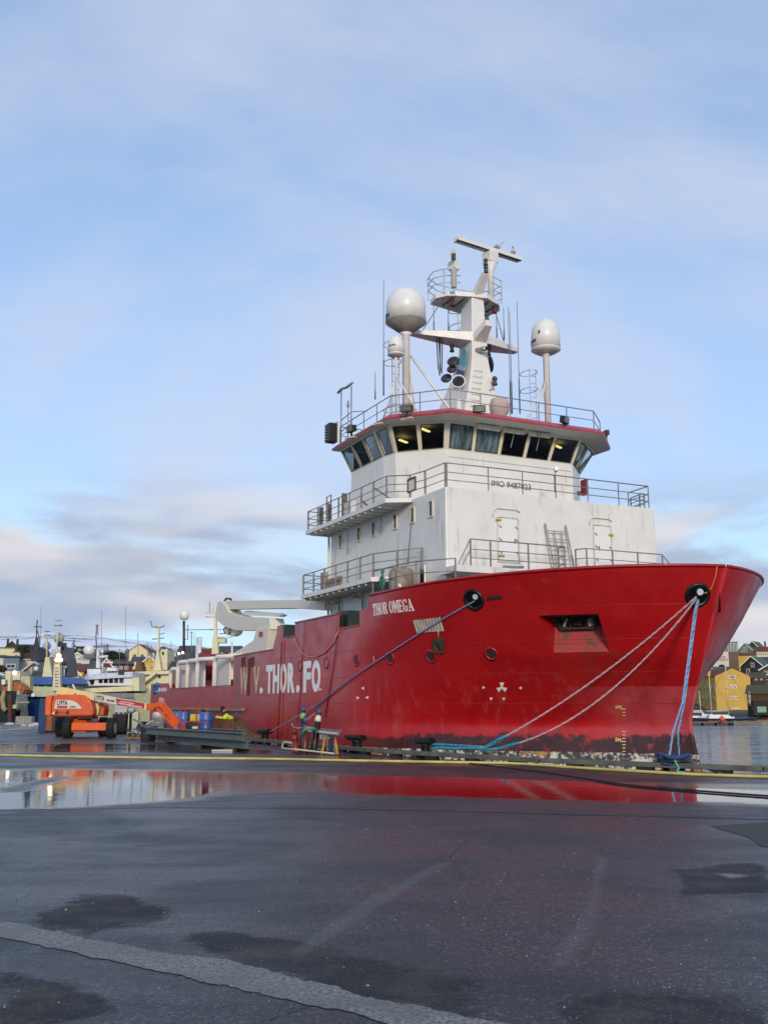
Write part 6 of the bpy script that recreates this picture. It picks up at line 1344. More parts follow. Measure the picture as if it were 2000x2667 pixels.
# --- trees
leafm = []
for i, h in enumerate(('2c3a22', '1f2c1c', '36402a')): leafm.append(M('needles_%d' % i, h, .8, var=.3, sc=2))
barkm = M('bark', '3a2f26', .9)
def spruce(px, pyb, pyt, D, label, wr=.3, group='spruces on the hillside'):
    a = W(px, pyb, Y=D); h = W(px, pyt, Y=D).z - a.z; e = thing('spruce_tree', label, 'tree', (a.x, D, a.z), 0, group)
    MB().tube([(0, 0, -.5), (0, 0, h * .5), (0, 0, h)], [.03 * h, .018 * h, .004 * h], 7).build('trunk', barkm, e)
    mb = MB(); rnd = random.Random(int(px * 7))
    for k in range(520):
        t = rnd.random() ** .75; z = h * (.10 + .90 * t); lay = .55 + .45 * abs(math.sin(t * 19)); r = wr * h * (1 - t) * lay * rnd.uniform(.35, 1.08) + .02 * h; an_ = rnd.uniform(0, 6.283); c = Vector((r * math.cos(an_), r * math.sin(an_), z - .10 * r)); d = Vector((math.cos(an_), math.sin(an_), -.35)).normalized(); s = Vector((-d.y, d.x, 0)).normalized(); L = h * rnd.uniform(.035, .07) * (1.25 - t); mb.m = rnd.randrange(3)
        mb.add([c - d * L, c + s * L * .5, c + d * L * .8, c - s * L * .5 + Vector((0, 0, L * .25))], [(0, 1, 2), (0, 2, 3)])
    mb.build('crown', leafm, e)
def bush(px, pyb, pyt, D, label, wpx, bare=False):
    a = W(px, pyb, Y=D); h = W(px, pyt, Y=D).z - a.z; wd = wpx / FPX * D / 2; e = thing('broadleaf_tree', label, 'tree', (a.x, D, a.z), 0, 'bare and leafy trees on the hillside'); rnd = random.Random(int(px * 3 + pyb)); mb = MB()
    tm = MB(); tm.tube([(0, 0, -.5), (0, 0, h * .5)], [.1, .06], 6)
    for k in range(9): an_ = rnd.uniform(0, 6.28); tm.tube([(0, 0, h * rnd.uniform(.2, .45)), (wd * .5 * math.cos(an_), wd * .4 * math.sin(an_), h * rnd.uniform(.55, .8)), (wd * .9 * math.cos(an_), wd * .7 * math.sin(an_), h * rnd.uniform(.7, 1))], [.06, .04, .015], 5)
    tm.build('trunk', barkm, e)
    for k in range(420):
        v = Vector((rnd.gauss(0, .42), rnd.gauss(0, .42), rnd.uniform(-.8, 1))); v = v / max(1, v.length); c = Vector((v.x * wd, v.y * wd, h * (.58 + .40 * v.z))) ; L = rnd.uniform(.12, .3); mb.m = rnd.randrange(3); q = Matrix.Rotation(rnd.uniform(0, 6), 3, Vector((rnd.random(), rnd.random(), rnd.random() + .1)).normalized())
        mb.add([c + q @ Vector(p_) * L for p_ in ((-1, -.6, 0), (1, -.6, 0), (1, .6, .2), (-1, .6, .2))], [(0, 1, 2, 3)])
    mb.build('crown', [M('twig_brown', '4a3d30', .9), M('twig_dark', '2e2822', .9), leafm[2]] if bare else leafm, e)
spruce(190, 1708, 1664, 245, 'tall dark spruce standing against the snowy fell'); spruce(270, 1715, 1680, 250, 'spruce behind the white dome', .34); spruce(278, 1716, 1676, 262, 'pointed spruce beside the one behind the white dome', .32); spruce(262, 1716, 1688, 255, 'small spruce left of the pair behind the dome', .4)
bush(66, 1706, 1681, 250, 'dark leafy tree beside the two-chimney house', 24); bush(290, 1722, 1696, 240, 'dark spreading tree behind the red boathouse', 34); bush(310, 1722, 1700, 245, 'second spreading tree above the long red shed', 30); bush(3, 1752, 1736, 165, 'bare brown bush beside the white sided shed', 22, True); bush(52, 1702, 1684, 258, 'bare brown tree by the long dark house', 14, True)
# --- boats at the far quay
bwht = M('boat_white', 'cfcfd0', .4, var=.06, dirt=('a39a88', .64)); bcrm = M('boat_cream', 'c9c09c', .5, var=.08, dirt=('80745c', .58)); bblu = M('boat_blue', '173a66', .4, var=.15); bgrn = M('boat_green', 'a8ad8c', .55, var=.1, dirt=('6d6a52', .56)); bdk = M('boat_dark', '1c1a1e', .5); hot = NT('lit_floodlight'); hot.set(col=(1, .85, .6), ecol=(1, .80, .5), est=6); hot2 = NT('lit_white_lamp'); hot2.set(col=(1, 1, 1), ecol=(1, .97, .92), est=4)
class Rig:
    """a boat: an Empty on the waterline at distance D; shapes are placed by where they show and given real depth"""
    def __init__(s, label, px, D, name='fishing_boat', cat='boat'):
        s.D = D; b = W(px, 1834, Y=D); s.o = Vector((b.x, D, WATER_Z)); s.e = thing(name, label, cat, s.o, 0, 'boats in the harbour')
    def p(s, px, py, dy=0.): return W(px, py, Y=s.D + dy) - s.o
    def slab(s, name, pts, dy, th, mat, par=None, bev=0.): return MB().prism([s.p(a, b, dy) for a, b in pts], (0, th, 0)).build(name, mat, par or s.e, bev=bev)
    def box(s, name, a, b, c, d, dy, th, mat, par=None): return s.slab(name, [(a, d), (c, d), (c, b), (a, b)], dy, th, mat, par)
    def pole(s, name, pts, r, mat, dy=0., par=None, n=6): return MB().tube([s.p(a, b, dy) for a, b in pts], r, n).build(name, mat, par or s.e)
    def ball(s, name, px, py, rpx, mat, dy=0., sq=1.): 
        r = rpx / FPX * s.D; return MB().lathe([(r * .55, -r * .9), (r * .9, -r * .6), (r, 0)] + [(r * math.cos(a), r * 1.05 * sq * math.sin(a)) for a in [.3, .6, .9, 1.2, 1.45]], s.p(px, py, dy), 16).build(name, mat, s.e)
    def wins(s, x0, x1, y0, y1, n, dy, par=None, gap=.25):
        for i in range(n):
            a = x0 + (x1 - x0) * (i + gap / 2) / n; b = x0 + (x1 - x0) * (i + 1 - gap / 2) / n
            mb = MB(); P = [s.p(a, y1, dy), s.p(b, y1, dy), s.p(b, y0, dy), s.p(a, y0, dy)]; mb.prism(P, (0, .06, 0)); mb.build('window', M('boat_pane', '15181c', .1, var=.4), par or s.e)
# blue-roofed trawler, bow towards the quay
b = Rig('trawler with a blue wheelhouse roof, dark blue bow and a lit mast tower', 110, 100, 'trawler', 'trawler')
MB().loft([[b.p(x, 1892, dy) for x, dy in ((78, 0), (150, 0), (205, 12), (200, 20), (80, 20))], [b.p(x, 1822, dy) for x, dy in ((70, -1.5), (140, -1.5), (215, 12), (205, 20), (62, 20))], [b.p(x, 1815, dy) for x, dy in ((56, -2.2), (140, -2.2), (215, 12), (205, 20), (58, 20))]]).build('hull', bblu, b.e)
b.slab('foredeck_house', [(62, 1822), (150, 1822), (150, 1790), (72, 1788)], .5, 6, bgrn); b.box('wheelhouse', 73, 1778, 178, 1802, 1.2, 5, bgrn)
b.slab('wheelhouse_roof', [(70, 1781), (82, 1763), (172, 1763), (186, 1780), (184, 1783), (70, 1783)], .7, 6, M('roof_blue', '1c4f94', .45, var=.08)); b.wins(78, 138, 1783, 1796, 3, 1.1); b.wins(164, 176, 1783, 1792, 1, 1.1); b.box('door', 79, 1784, 93, 1806, 1.0, .1, bdk)
b.slab('mast_tower', [(136, 1800), (141, 1731), (155, 1731), (158, 1800)], .2, .8, bcrm)
for k in range(7): b.pole('rung', [(143, 1740 + 8 * k), (152, 1740 + 8 * k)], .03, grey, .12)
b.box('tower_head', 140, 1706, 158, 1731, .3, .8, M('tower_head', '7a6a5a', .6)); 
for x, y, r in ((153, 1709, 6), (148, 1719, 4.5), (159, 1719, 4.5)):
    rr2 = r / FPX * b.D; MB().lathe([(rr2 * .5, -.12), (rr2, 0), (rr2 * .9, .06), (.02, .09)], b.p(x, y, .05), 12, (0, -1, 0)).build('lit_floodlight', hot.m, b.e)
b.pole('mast', [(147, 1706), (151, 1617)], .07, bcrm, .6); b.pole('yard', [(142, 1630), (162, 1629)], .05, bdk, .6); b.pole('yard', [(144, 1617), (162, 1617)], .03, bdk, .6); b.ball('radome', 154, 1662, 13.5, M('grey_radome', 'a8a49c', .45), 2); b.box('radome_stand', 148, 1674, 166, 1684, 1.8, 1, bdk)
b.slab('funnel', [(155, 1762), (158, 1686), (166, 1684), (176, 1718), (180, 1762)], 3, 3, M('funnel_brown', '4a3c3c', .5, var=.15)); b.pole('aerial', [(105, 1682), (107, 1580)], .02, grey, 2)
b.slab('pyramid_mast', [(110, 1763), (118, 1712), (128, 1712), (136, 1763)], 2.2, 1.5, bcrm); b.pole('mast', [(122, 1712), (122, 1650)], .1, bcrm, 3); b.pole('yard', [(115, 1655), (132, 1655)], .05, bdk, 3); b.pole('yard', [(117, 1645), (129, 1645)], .04, bdk, 3); b.ball('radome', 122, 1682, 11, M('blue_radome', '9fb6c4', .4), 4)
b.ball('lamp_bowl', 94, 1742, 6, bwht, 1.4); b.pole('post', [(167, 1763), (167, 1742)], .08, bwht, 2); b.pole('cap', [(161, 1738), (173, 1738)], .13, bwht, 2); b.ball('white_buoy', 86, 1812, 6, dwhite, -.2)
b.slab('gangway', [(55, 1746), (88, 1722), (101, 1731), (98, 1733), (88, 1727), (57, 1750)], 4, .8, M('gangway_grey', 'a4aab4', .4)); b.box('black_house', 80, 1697, 102, 1722, 5, 3, bdk); b.slab('net_gantry', [(84, 1697), (93, 1660), (96, 1660), (98, 1697)], 5.5, .5, bdk)
b.pole('dark_mast', [(93, 1690), (97, 1615)], .06, bdk, 5.6); b.pole('dark_mast', [(102, 1690), (103, 1662), (96, 1640)], .05, bdk, 5.6); b.pole('yard', [(88, 1633), (109, 1633)], .05, bdk, 5.6)
b.pole('stay', [(189, 1783), (200, 1806)], .1, bwht, .3)
# cluttered vessel at far left
b = Rig('rust-streaked fishing boat piled with orange gear and cream posts', 20, 97); 
MB().loft([[b.p(x, 1890, dy) for x, dy in ((-60, 0), (38, 0), (50, 6), (-60, 6))], [b.p(x, 1800, dy) for x, dy in ((-60, -1), (42, -1), (58, 6), (-60, 6))]]).build('hull', M('hull_dark_green', '1c2a28', .6, var=.3), b.e)
b.box('gear_house', 30, 1800, 50, 1846, -.6, 2, bgrn); b.slab('derrick_post', [(20, 1800), (21, 1748), (27, 1748), (27, 1800)], -.4, .6, bcrm); b.box('winch_frame', 6, 1772, 20, 1802, .2, 2, M('gear_orange', 'a8602a', .7, var=.4, sc=4)); b.slab('gear_pile', [(34, 1802), (36, 1776), (52, 1784), (64, 1797), (60, 1804)], .4, 2, M('gear_orange', 'a8602a', .7, var=.4, sc=4))
b.box('rusty_post', 20, 1806, 30, 1880, -.9, .8, M('post_rust', '4a1f18', .7, var=.3)); b.pole('hanging_net', [(12, 1800), (6, 1820), (9, 1845), (16, 1852)], .25, M('net_tan', '9a8a68', .9, var=.3, sc=6), -.8); b.pole('boom', [(-10, 1752), (14, 1760)], .08, bwht, -.3); b.box('white_tub', 4, 1770, 13, 1783, -.5, 1, bwht)
rr2 = 5 / FPX * 97; MB().lathe([(rr2 * .5, -.1), (rr2, 0), (.02, .1)], b.p(38, 1753, -.5), 12, (0, -1, 0)).build('lit_lamp', hot2.m, b.e); b.box('upper_house', 14, 1748, 52, 1772, 2.5, 3, bcrm); b.box('deck_store', 54, 1762, 78, 1800, 2.6, 2, bgrn); b.pole('red_davit', [(56, 1792), (62, 1806), (72, 1803)], .12, M('davit_red', '6d2220', .6), .5)
for k in range(6): b.pole('gear_rail', [(45 + 5 * k, 1812), (45 + 5 * k, 1852)], .06, grey, -.8)
b.pole('gear_rail', [(42, 1812), (76, 1812)], .06, grey, -.8); b.pole('gear_rail', [(42, 1830), (76, 1830)], .06, bcrm, -.8)
# white-wheelhouse vessel
b = Rig('cream hulled boat with a long white wheelhouse and five square windows', 280, 112)
MB().loft([[b.p(x, 1880, dy) for x, dy in ((190, 0), (400, 0), (400, 8), (190, 8))], [b.p(x, 1806, dy) for x, dy in ((185, -1), (400, -1), (400, 8), (185, 8))]]).build('hull', bgrn, b.e)
b.slab('wheelhouse', [(226, 1786), (218, 1770), (345, 1762), (345, 1786)], 1, 5, bwht); b.slab('wheelhouse_roof', [(215, 1769), (224, 1758), (262, 1754), (345, 1750), (345, 1764), (222, 1771)], .6, 6, M('roof_bluewhite', 'b9c2d0', .4)); b.wins(255, 323, 1767, 1779, 5, .9); b.slab('window', [(232, 1769), (248, 1768), (243, 1784), (236, 1783)], .92, .06, M('boat_pane', '15181c', .1, var=.4))
b.box('roof_house', 227, 1743, 262, 1757, 2, 3, bwht); b.box('black_panel', 308, 1745, 323, 1758, .5, .3, black); b.slab('upper_deck', [(200, 1795), (345, 1787), (345, 1800), (200, 1806)], .2, 5, bcrm); b.pole('roof_rail', [(267, 1752), (268, 1726), (290, 1726), (294, 1726)], .12, bwht, 2); b.pole('roof_rail', [(276, 1745), (304, 1742)], .08, bwht, 2); b.slab('raft', [(277, 1748), (280, 1739), (300, 1739), (304, 1748)], 1.8, 1.2, bwht)
b.box('dome_stand', 216, 1704, 246, 1715, 3, 2, M('stand_grey', '5a5a5c', .5)); b.ball('radome', 232, 1694, 14.5, domem, 3.8); b.slab('mast', [(250, 1740), (252, 1690), (256, 1690), (260, 1740)], 2.5, .6, bwht); b.pole('mast', [(252, 1690), (250, 1660), (252, 1628)], .08, grey, 2.7); b.pole('mast', [(255, 1655), (255, 1628)], .05, grey, 2.7); b.pole('yard', [(248, 1628), (258, 1628)], .04, grey, 2.7)
b.ball('radome', 266, 1697, 4.5, domem, 2.6); b.pole('pole', [(266, 1702), (268, 1716)], .06, bwht, 2.6); b.pole('radar', [(255, 1712), (281, 1710)], .16, bwht, 2.4)
b.box('hull_door', 266, 1806, 348, 1818, -1.1, .2, grey); b.box('store', 345, 1765, 362, 1800, .6, 3, bcrm); b.box('hull_plate', 296, 1820, 350, 1850, -1.1, .2, M('shed_grey', '7c8084', .5)); b.box('hull_frame', 298, 1838, 330, 1880, -1.15, .1, M('shed_grey2', 'a3a6aa', .5))
for x in (303, 315, 327): b.box('frame_panel', x - 4, 1856, x + 4, 1880, -1.2, .06, M('maroon_panel', '3d1518', .6))
for px, y0, y1 in [(312, 1690, 1752), (333, 1688, 1750), (328, 1580, 1740), (360, 1650, 1720), (384, 1672, 1728), (265, 1590, 1690)]: b.pole('aerial', [(px, y1), (px - 1, y0)], .035 if y0 > 1600 else .025, grey, 2.5)
# cream vessel with a stepped mast
b = Rig('cream stern trawler with a tall stepped mast and slanting derrick', 380, 118, 'trawler', 'trawler')
MB().loft([[b.p(x, 1876, dy) for x, dy in ((335, 0), (470, 0), (470, 10), (335, 10))], [b.p(x, 1800, dy) for x, dy in ((330, -1), (470, -1), (470, 10), (330, 10))]]).build('hull', bgrn, b.e)
b.box('deckhouse', 342, 1752, 440, 1802, 1, 6, bcrm); b.slab('deck_edge', [(325, 1762), (352, 1750), (440, 1747), (440, 1756), (352, 1758)], .4, 7, bcrm); b.slab('derrick', [(345, 1792), (400, 1752), (408, 1754), (352, 1797)], -.2, .5, bcrm); b.wins(410, 420, 1756, 1766, 1, .9); b.slab('winch', [(350, 1750), (356, 1722), (366, 1724), (372, 1750)], 1.5, 2, M('gear_brown', '6a4424', .7, var=.4, sc=4))
b.slab('mast', [(400, 1747), (409, 1690), (412, 1690), (420, 1747)], 2, .8, bcrm); b.slab('mast', [(409, 1692), (411, 1634), (414, 1634), (415, 1692)], 2.1, .4, bcrm); b.pole('mast', [(408, 1634), (408, 1617)], .05, bcrm, 2.3); b.pole('yard', [(392, 1617), (396, 1632), (410, 1635), (427, 1632), (427, 1628)], .07, grey, 2.2); b.pole('yard', [(396, 1665), (410, 1664), (427, 1662)], .06, grey, 2.2); b.pole('yard', [(414, 1653), (429, 1649)], .05, grey, 2.2); b.pole('radar', [(424, 1682), (450, 1680)], .08, bwht, 2.2)
b.box('bridge', 419, 1692, 436, 1745, 3, 4, bcrm); b.wins(421, 428, 1698, 1706, 1, 2.9); b.slab('net_heap', [(432, 1782), (440, 1740), (446, 1722), (462, 1742), (470, 1782)], 2, 4, M('net_grey', '3a3f3c', .9, var=.3, sc=3))
# far vessel with the dark funnel and radome pole
b = Rig('far vessel with a dark funnel and a white dome on a tall dark pole', 500, 135)
MB().loft([[b.p(x, 1868, dy) for x, dy in ((440, 0), (720, 0), (720, 10), (440, 10))], [b.p(x, 1770, dy) for x, dy in ((436, -1), (720, -1), (720, 10), (436, 10))]]).build('hull', bdk, b.e)
b.box('deckhouse', 470, 1745, 720, 1772, 1, 7, bcrm); b.slab('funnel', [(468, 1702), (497, 1700), (496, 1742), (473, 1742)], 1.4, 3, M('funnel_dark', '2c2e34', .5)); b.box('funnel_mark', 474, 1708, 482, 1740, 1.3, .1, black)
b.pole('dome_pole', [(479, 1702), (479, 1617)], .17, M('pole_maroon', '3a2028', .5), 1.8); b.ball('radome', 480, 1603, 12.5, dwhite, 1.8, 1.1); b.pole('side_ladder', [(489, 1628), (489, 1666), (482, 1666)], .06, grey, 1.8); b.pole('yard', [(480, 1641), (555, 1640)], .05, grey, 1.9)
for x, y in ((466, 1703), (476, 1700)): MB().lathe([(.08, -.05), (.16, 0), (.02, .1)], b.p(x, y, 1.2), 10, (0, -1, 0)).build('lit_lamp', hot2.m, b.e)
b.slab('mast', [(549, 1745), (553, 1664), (567, 1664), (568, 1745)], 2, 1.2, bcrm); b.slab('mast', [(556, 1664), (558, 1595), (563, 1595), (565, 1664)], 2.2, .6, bcrm); b.pole('yard', [(534, 1607), (577, 1607)], .08, bcrm, 2.4); b.pole('yard', [(535, 1594), (540, 1596), (562, 1597), (566, 1585)], .07, bcrm, 2.4); b.pole('mast', [(546, 1595), (546, 1567)], .05, grey, 2.4); b.pole('mast', [(556, 1595), (555, 1573)], .06, bwht, 2.4); b.pole('yard', [(545, 1640), (578, 1640)], .08, bcrm, 2.4); b.box('bridge', 566, 1662, 586, 1674, 2.6, 2, bcrm); b.pole('radar', [(565, 1660), (606, 1660)], .08, bwht, 2.3)
for x0, x1, y in ((571, 603, 1651), (575, 600, 1685), (588, 618, 1694)): b.pole('yard', [(x0, y), (x1, y - 1)], .06, grey, 3)
b.pole('mast', [(605, 1745), (604, 1672)], .14, bwht, 3); b.pole('lattice', [(499, 1715), (499, 1647)], .06, grey, 2); b.pole('yard', [(495, 1647), (503, 1647)], .05, grey, 2); b.box('aft_house', 575, 1700, 650, 1745, 4, 4, bcrm); b.pole('sampling_post', [(516, 1708), (519, 1672)], .06, M('post_olive', '8a8a4a', .5), .2)
for px, y0, y1 in [(506, 1650, 1720), (530, 1690, 1740), (445, 1670, 1720)]: b.pole('aerial', [(px, y1), (px, y0)], .03, grey, 2.5)
# harbour lamp posts
for px, y0, y1, D in [(462, 1690, 1760, 160), (392, 1680, 1750, 170)]:
    q = W(px, y1, Y=D); zz2 = W(px, y0, Y=D).z; e = thing('mast_pole', 'thin grey mast rising behind the cream trawler', 'mast', (q.x, D, WATER_Z), 0, 'thin masts in the harbour'); MB().tube([(0, 0, 0), (0, 0, zz2 - WATER_Z)], [.08, .03], 6).build('pole', grey, e); MB().tube([(-.5, 0, zz2 - WATER_Z - 2), (.5, 0, zz2 - WATER_Z - 2)], .03, 5).build('spreader', grey, e)
# ================================================================== RIGHT BANK
yw = M('yellow_render', 'bf9b48', .8, var=.07, sc=.35, dirt=('a87620', .62))
D = 255; a, b_ = W(1868, 1866, Y=D), W(1962, 1866, Y=D); th = .05; w = (b_.x - a.x) / math.cos(th); z0 = -.9; he = W(1868, 1762, Y=D).z - z0; hr = W(1912, 1741, Y=D).z - z0
yb = thing('yellow_warehouse', 'tall yellow rendered warehouse with rows of white windows on the waterfront', 'building', (b_.x - math.cos(th) * w, D - math.sin(th) * w * .5, z0), th); yb.location = (a.x, D, z0); LB = 22
MB().prism([(0, 0, -1), (w, 0, -1), (w, 0, he), (w / 2, 0, hr), (0, 0, he)], (0, LB, 0)).build('wall', yw, yb)
r = MB()
for s in (0, 1): e0, e1 = Vector((w * s + (.3 if s else -.3), .02, he - .1)), Vector((w / 2, .02, hr + .03)); r.prism([e0, e1, e1 + Vector((0, 0, .12)), e0 + Vector((0, 0, .12))], (0, LB, 0))
r.build('roof', ROOFS['red'], yb)
def bwin(x, y, z, ww, hh, face, par=yb):
    mb = MB()
    if face == 'g': mb.box((x, -.03, z), (ww + .35, .1, hh + .35)); mb.m = 1; mb.box((x, -.09, z), (ww, .04, hh)); mb.m = 0; mb.box((x, -.115, z), (.08, .02, hh))
    else: mb.box((-.03, y, z), (.1, ww + .2, hh + .2)); mb.m = 1; mb.box((-.09, y, z), (.04, ww, hh)); mb.m = 0; mb.box((-.115, y, z), (.02, .1, hh)); mb.box((-.115, y, z + hh * .2), (.02, ww, .08))
    mb.build('window', [trim, pane], par)
for (py, xs_) in ((1763.5, (1909, 1914, 1919)), (1789, (1909, 1920)), (1818, (1911, 1921)), (1849, (1912, 1923))):
    for x in xs_: bwin((x - 1868) / (1962 - 1868) * w, 0, W(1912, py, Y=D).z - z0, .32 if len(xs_) > 2 else .42, .5, 'g')
for py in (1793, 1822, 1850):
    for k in range(9): bwin(0, 1.3 + 2.05 * k, W(1850, py, Y=D + 3).z - z0, .75, 1.15, 'f')
MB().b2((-.15, 4.4, he - .6), (.6, 7.6, he + 2.0)).build('bay', yw, yb); MB().prism([(-.25, 4.2, he + 2.0), (-.25, 7.8, he + 2.0), (-.25, 6, he + 2.6)], (1.5, 0, 0)).build('bay_roof', trim, yb)
for k in range(2): bwin(-.12, 5.2 + 1.5 * k, he + .9, .7, 1.1, 'f')
MB().bar((0, -.04, he * .08), (w, -.04, he * .02), .06, .3).build('plinth_line', M('plinth_ochre', 'b5822a', .8), yb)
house('black timber house with a green roof and white barge boards above the warehouse', 1932, 1986, 1762, 1735, 1710, 285, 13, 'black', 'green', 'gable', [(.33, .45, .14, .5), (.55, 1.1, .13, .38)], -.25)
house('tarred brown boathouse with a turf roof and white window frames at the water', 1952, 2060, 1868, 1806, 1785, 215, 9, M('tarred_boards', '4a3a26', .85, var=.3, sc=1.5), 'turf', 'side', [(.06, .92, .025, .22), (.06, .62, .025, .22)], -.12, name='boathouse', cat='boathouse')
q = W(1978, 1866, Y=214.5); e = thing('boathouse_porch', 'dark open porch with a pale green board below the turf-roofed boathouse', 'porch', (q.x, 213.2, -.6)); MB().b2((-1.6, 0, 0), (3.5, 1.5, 2.9)).build('recess', M('porch_dark', '221e1a', .8), e); MB().b2((-.9, -.1, .5), (1.0, -.02, 1.7)).build('board', M('pale_green_board', '6f9a86', .6), e); MB().b2((1.4, -.08, 0), (3.4, -.01, 2.8)).build('door', M('porch_boards', '5c4a30', .8, var=.3), e)
house('white building with faded red lettering above the yellow warehouse', 1846, 1898, 1745, 1697, 1697, 300, 12, 'white', 'grey', 'flat', name='hotel_building', cat='building')
q = W(1868, 1712, Y=299.8); rd = M('faded_red', 'b5746a', .7); par = [o for o in bpy.data.objects if o.name.startswith('hotel_building')][0]
for row, (py, n) in enumerate(((1712, 5), (1719, 6))):
    for k in range(n):
        p_ = W(1866 + 5 * k, py, Y=299.85) - par.location; MB().b2((p_.x, p_.y, p_.z - .35), (p_.x + .22, p_.y + .05, p_.z + .35)).build('letter_stroke', rd, par); MB().b2((p_.x + .22, p_.y, p_.z + .2), (p_.x + .42, p_.y + .05, p_.z + .32)).build('letter_stroke', rd, par)
gl_ = M('glass_grey', '6e8a90', .15, var=.2, sc=.4)
house('blue glass penthouse box on top of a brown stone wall', 1880, 1921, 1700, 1674, 1674, 318, 10, gl_, 'slate', 'flat', [(.15 + .175 * k, .5, .1, .85) for k in range(5)], name='glass_building', cat='building')
house('brown stone building under the glass penthouse', 1897, 1924, 1742, 1700, 1700, 312, 10, M('brown_stone', '6a5548', .85, var=.2), 'grey', 'flat', name='stone_building', cat='building')
house('pale green gabled house with white barge boards on the right bank', 1924, 1957, 1704, 1693, 1676, 330, 9, 'green', 'green', 'gable', [(.3, .5, .13, .5), (.55, .5, .13, .5), (.42, 1.4, .12, .5), (.6, 1.4, .12, .5)], -.2)
house('dark gabled house behind the pale green one', 1945, 1976, 1702, 1688, 1671, 352, 9, 'brown', 'green', 'gable', W2, -.3); house('low house with a brown roof under the pale green gable', 1924, 1966, 1712, 1707, 1701, 318, 8, 'ochre', 'red', 'side')
house('long cream house with a red roof at the top of the right bank', 1966, 2060, 1712, 1696, 1684, 345, 9, 'cream', 'red', 'side', [(.08 + .06 * k, .55, .03, .4) for k in range(9)]); house('black house with a chimney at the top of the right bank', 1990, 2040, 1700, 1690, 1675, 362, 9, 'black', 'dark', 'gable', W2, 0, chim=(.12,))
house('dark slate-roofed house stepped below the cream house', 1975, 2060, 1735, 1724, 1711, 300, 9, 'brown', 'slate', 'side', W3); house('brown gabled house with white trim above the boathouse', 1980, 2030, 1756, 1745, 1730, 272, 8, 'brown', 'slate', 'gable', W2, .1); house('turf-roofed brown house beside the black timber house', 1960, 1992, 1775, 1766, 1752, 262, 8, 'brown', 'turf', 'side', W2); house('red brown gable with white windows above the turf roof', 1988, 2030, 1778, 1768, 1750, 268, 8, 'red', 'dark', 'gable', W2)
house('grey green roofed store right behind the boathouse', 1972, 2060, 1790, 1784, 1772, 262, 8, 'grey', 'green', 'side'); house('green-roofed low house between the yellow warehouse and black house', 1856, 1902, 1755, 1748, 1737, 282, 9, 'white', 'green', 'side', W3)
# waterfront quay on the far bank
MB_q = MB(); MB_q.b2((40, 236, -3), (160, 262, -.75)); tag(MB_q.build('far_quay', M('far_quay_stone', '55504a', .85, var=.2)), kind='structure')
# pontoons and moored boats
def pontoon(x0, x1, py, D, label):
    a, b = W(x0, py, Y=D), W(x1, py, Y=D); e = thing('pontoon', label, 'pontoon', ((a.x + b.x) / 2, D, WATER_Z), 0, 'pontoons'); L = (b.x - a.x) / 2
    MB().b2((-L, 0, .35), (L, 2.2, .5)).build('deck', M('pontoon_deck', '6a655c', .8, var=.2), e)
    for k in range(int(L)): MB().b2((-L + 2 * k + .1, .05, -.3), (-L + 2 * k + 1.8, 2.1, .35)).build('float', M('float_black', '141516', .5), e)
pontoon(1795, 1908, 1886, 153, 'low black pontoon with floats below the sailing yacht'); pontoon(1904, 2060, 1886, 157, 'grey timber pontoon in front of the turf-roofed boathouse')
def hullshape(L, wd, h, mat, e, name='hull'):
    rg = []
    for k in range(11):
        t = k / 10; x = -L / 2 + L * t; b = wd / 2 * (1 - (2 * t - 1) ** 4 if t > .5 else .75 + .25 * min(1, t * 4)) + .02; sh = h + .25 * (2 * t - 1) ** 2 * h; rg.append([(x, -b, sh), (x, -b * .8, -.1), (x, 0, -.3), (x, b * .8, -.1), (x, b, sh)])
    return MB().loft(rg).build(name, mat, e)
def yacht(px, D, L, label, mast_px, mast_top, boom=True, hm=None, rz=0.):
    q = W(px, 1886, Y=D); e = thing('sailing_yacht', label, 'yacht', (q.x, D, WATER_Z), rz, 'yachts at the pontoons'); hullshape(L, 2.6, .9, hm or bwht, e); MB().loft([[(x, y, .95) for x, y in ((-L * .2, -.8), (L * .15, -.7), (L * .15, .7), (-L * .2, .8))], [(x, y, 1.5) for x, y in ((-L * .18, -.7), (L * .08, -.55), (L * .08, .55), (-L * .18, .7))]]).build('cabin', bwht, e)
    mh = W(mast_px, mast_top, Y=D).z - WATER_Z; mx_ = W(mast_px, mast_top, Y=D).x - q.x; MB().tube([(mx_, 0, .9), (mx_ - .1, 0, mh)], .085, 8).build('mast', M('mast_alu', 'c9b890', .4, .2), e)
    if boom: MB().tube([(mx_, 0, 2.1), (mx_ - L * .32, 0, 2.0)], .13, 8).build('boom', M('sail_cover', 'a59c90', .8), e)
    for s in (-1, 1): MB().tube([(mx_ - .1, 0, mh * .97), (mx_ + s * L * .42, 0, 1.0)], .02 if s < 0 else .025, 4).build('stay', M('stay_wire', '8a7a50', .4) if s > 0 else bdk, e)
    MB().tube([(mx_ - .08, -.7, mh * .6), (mx_ - .08, .7, mh * .6)], .03, 5).build('spreader', grey, e); return e
yacht(1880, 158, 11, 'sailing yacht with a tall cream mast before the yellow warehouse', 1890, 1732, True, M('yacht_navy', '1b2038', .4)); yacht(1842, 166, 9, 'smaller sailing yacht with a grey mast by the bow of the ship', 1847, 1750, False); yacht(1815, 172, 8, 'sailing yacht half hidden behind the ship\'s stem', 1822, 1800, False)
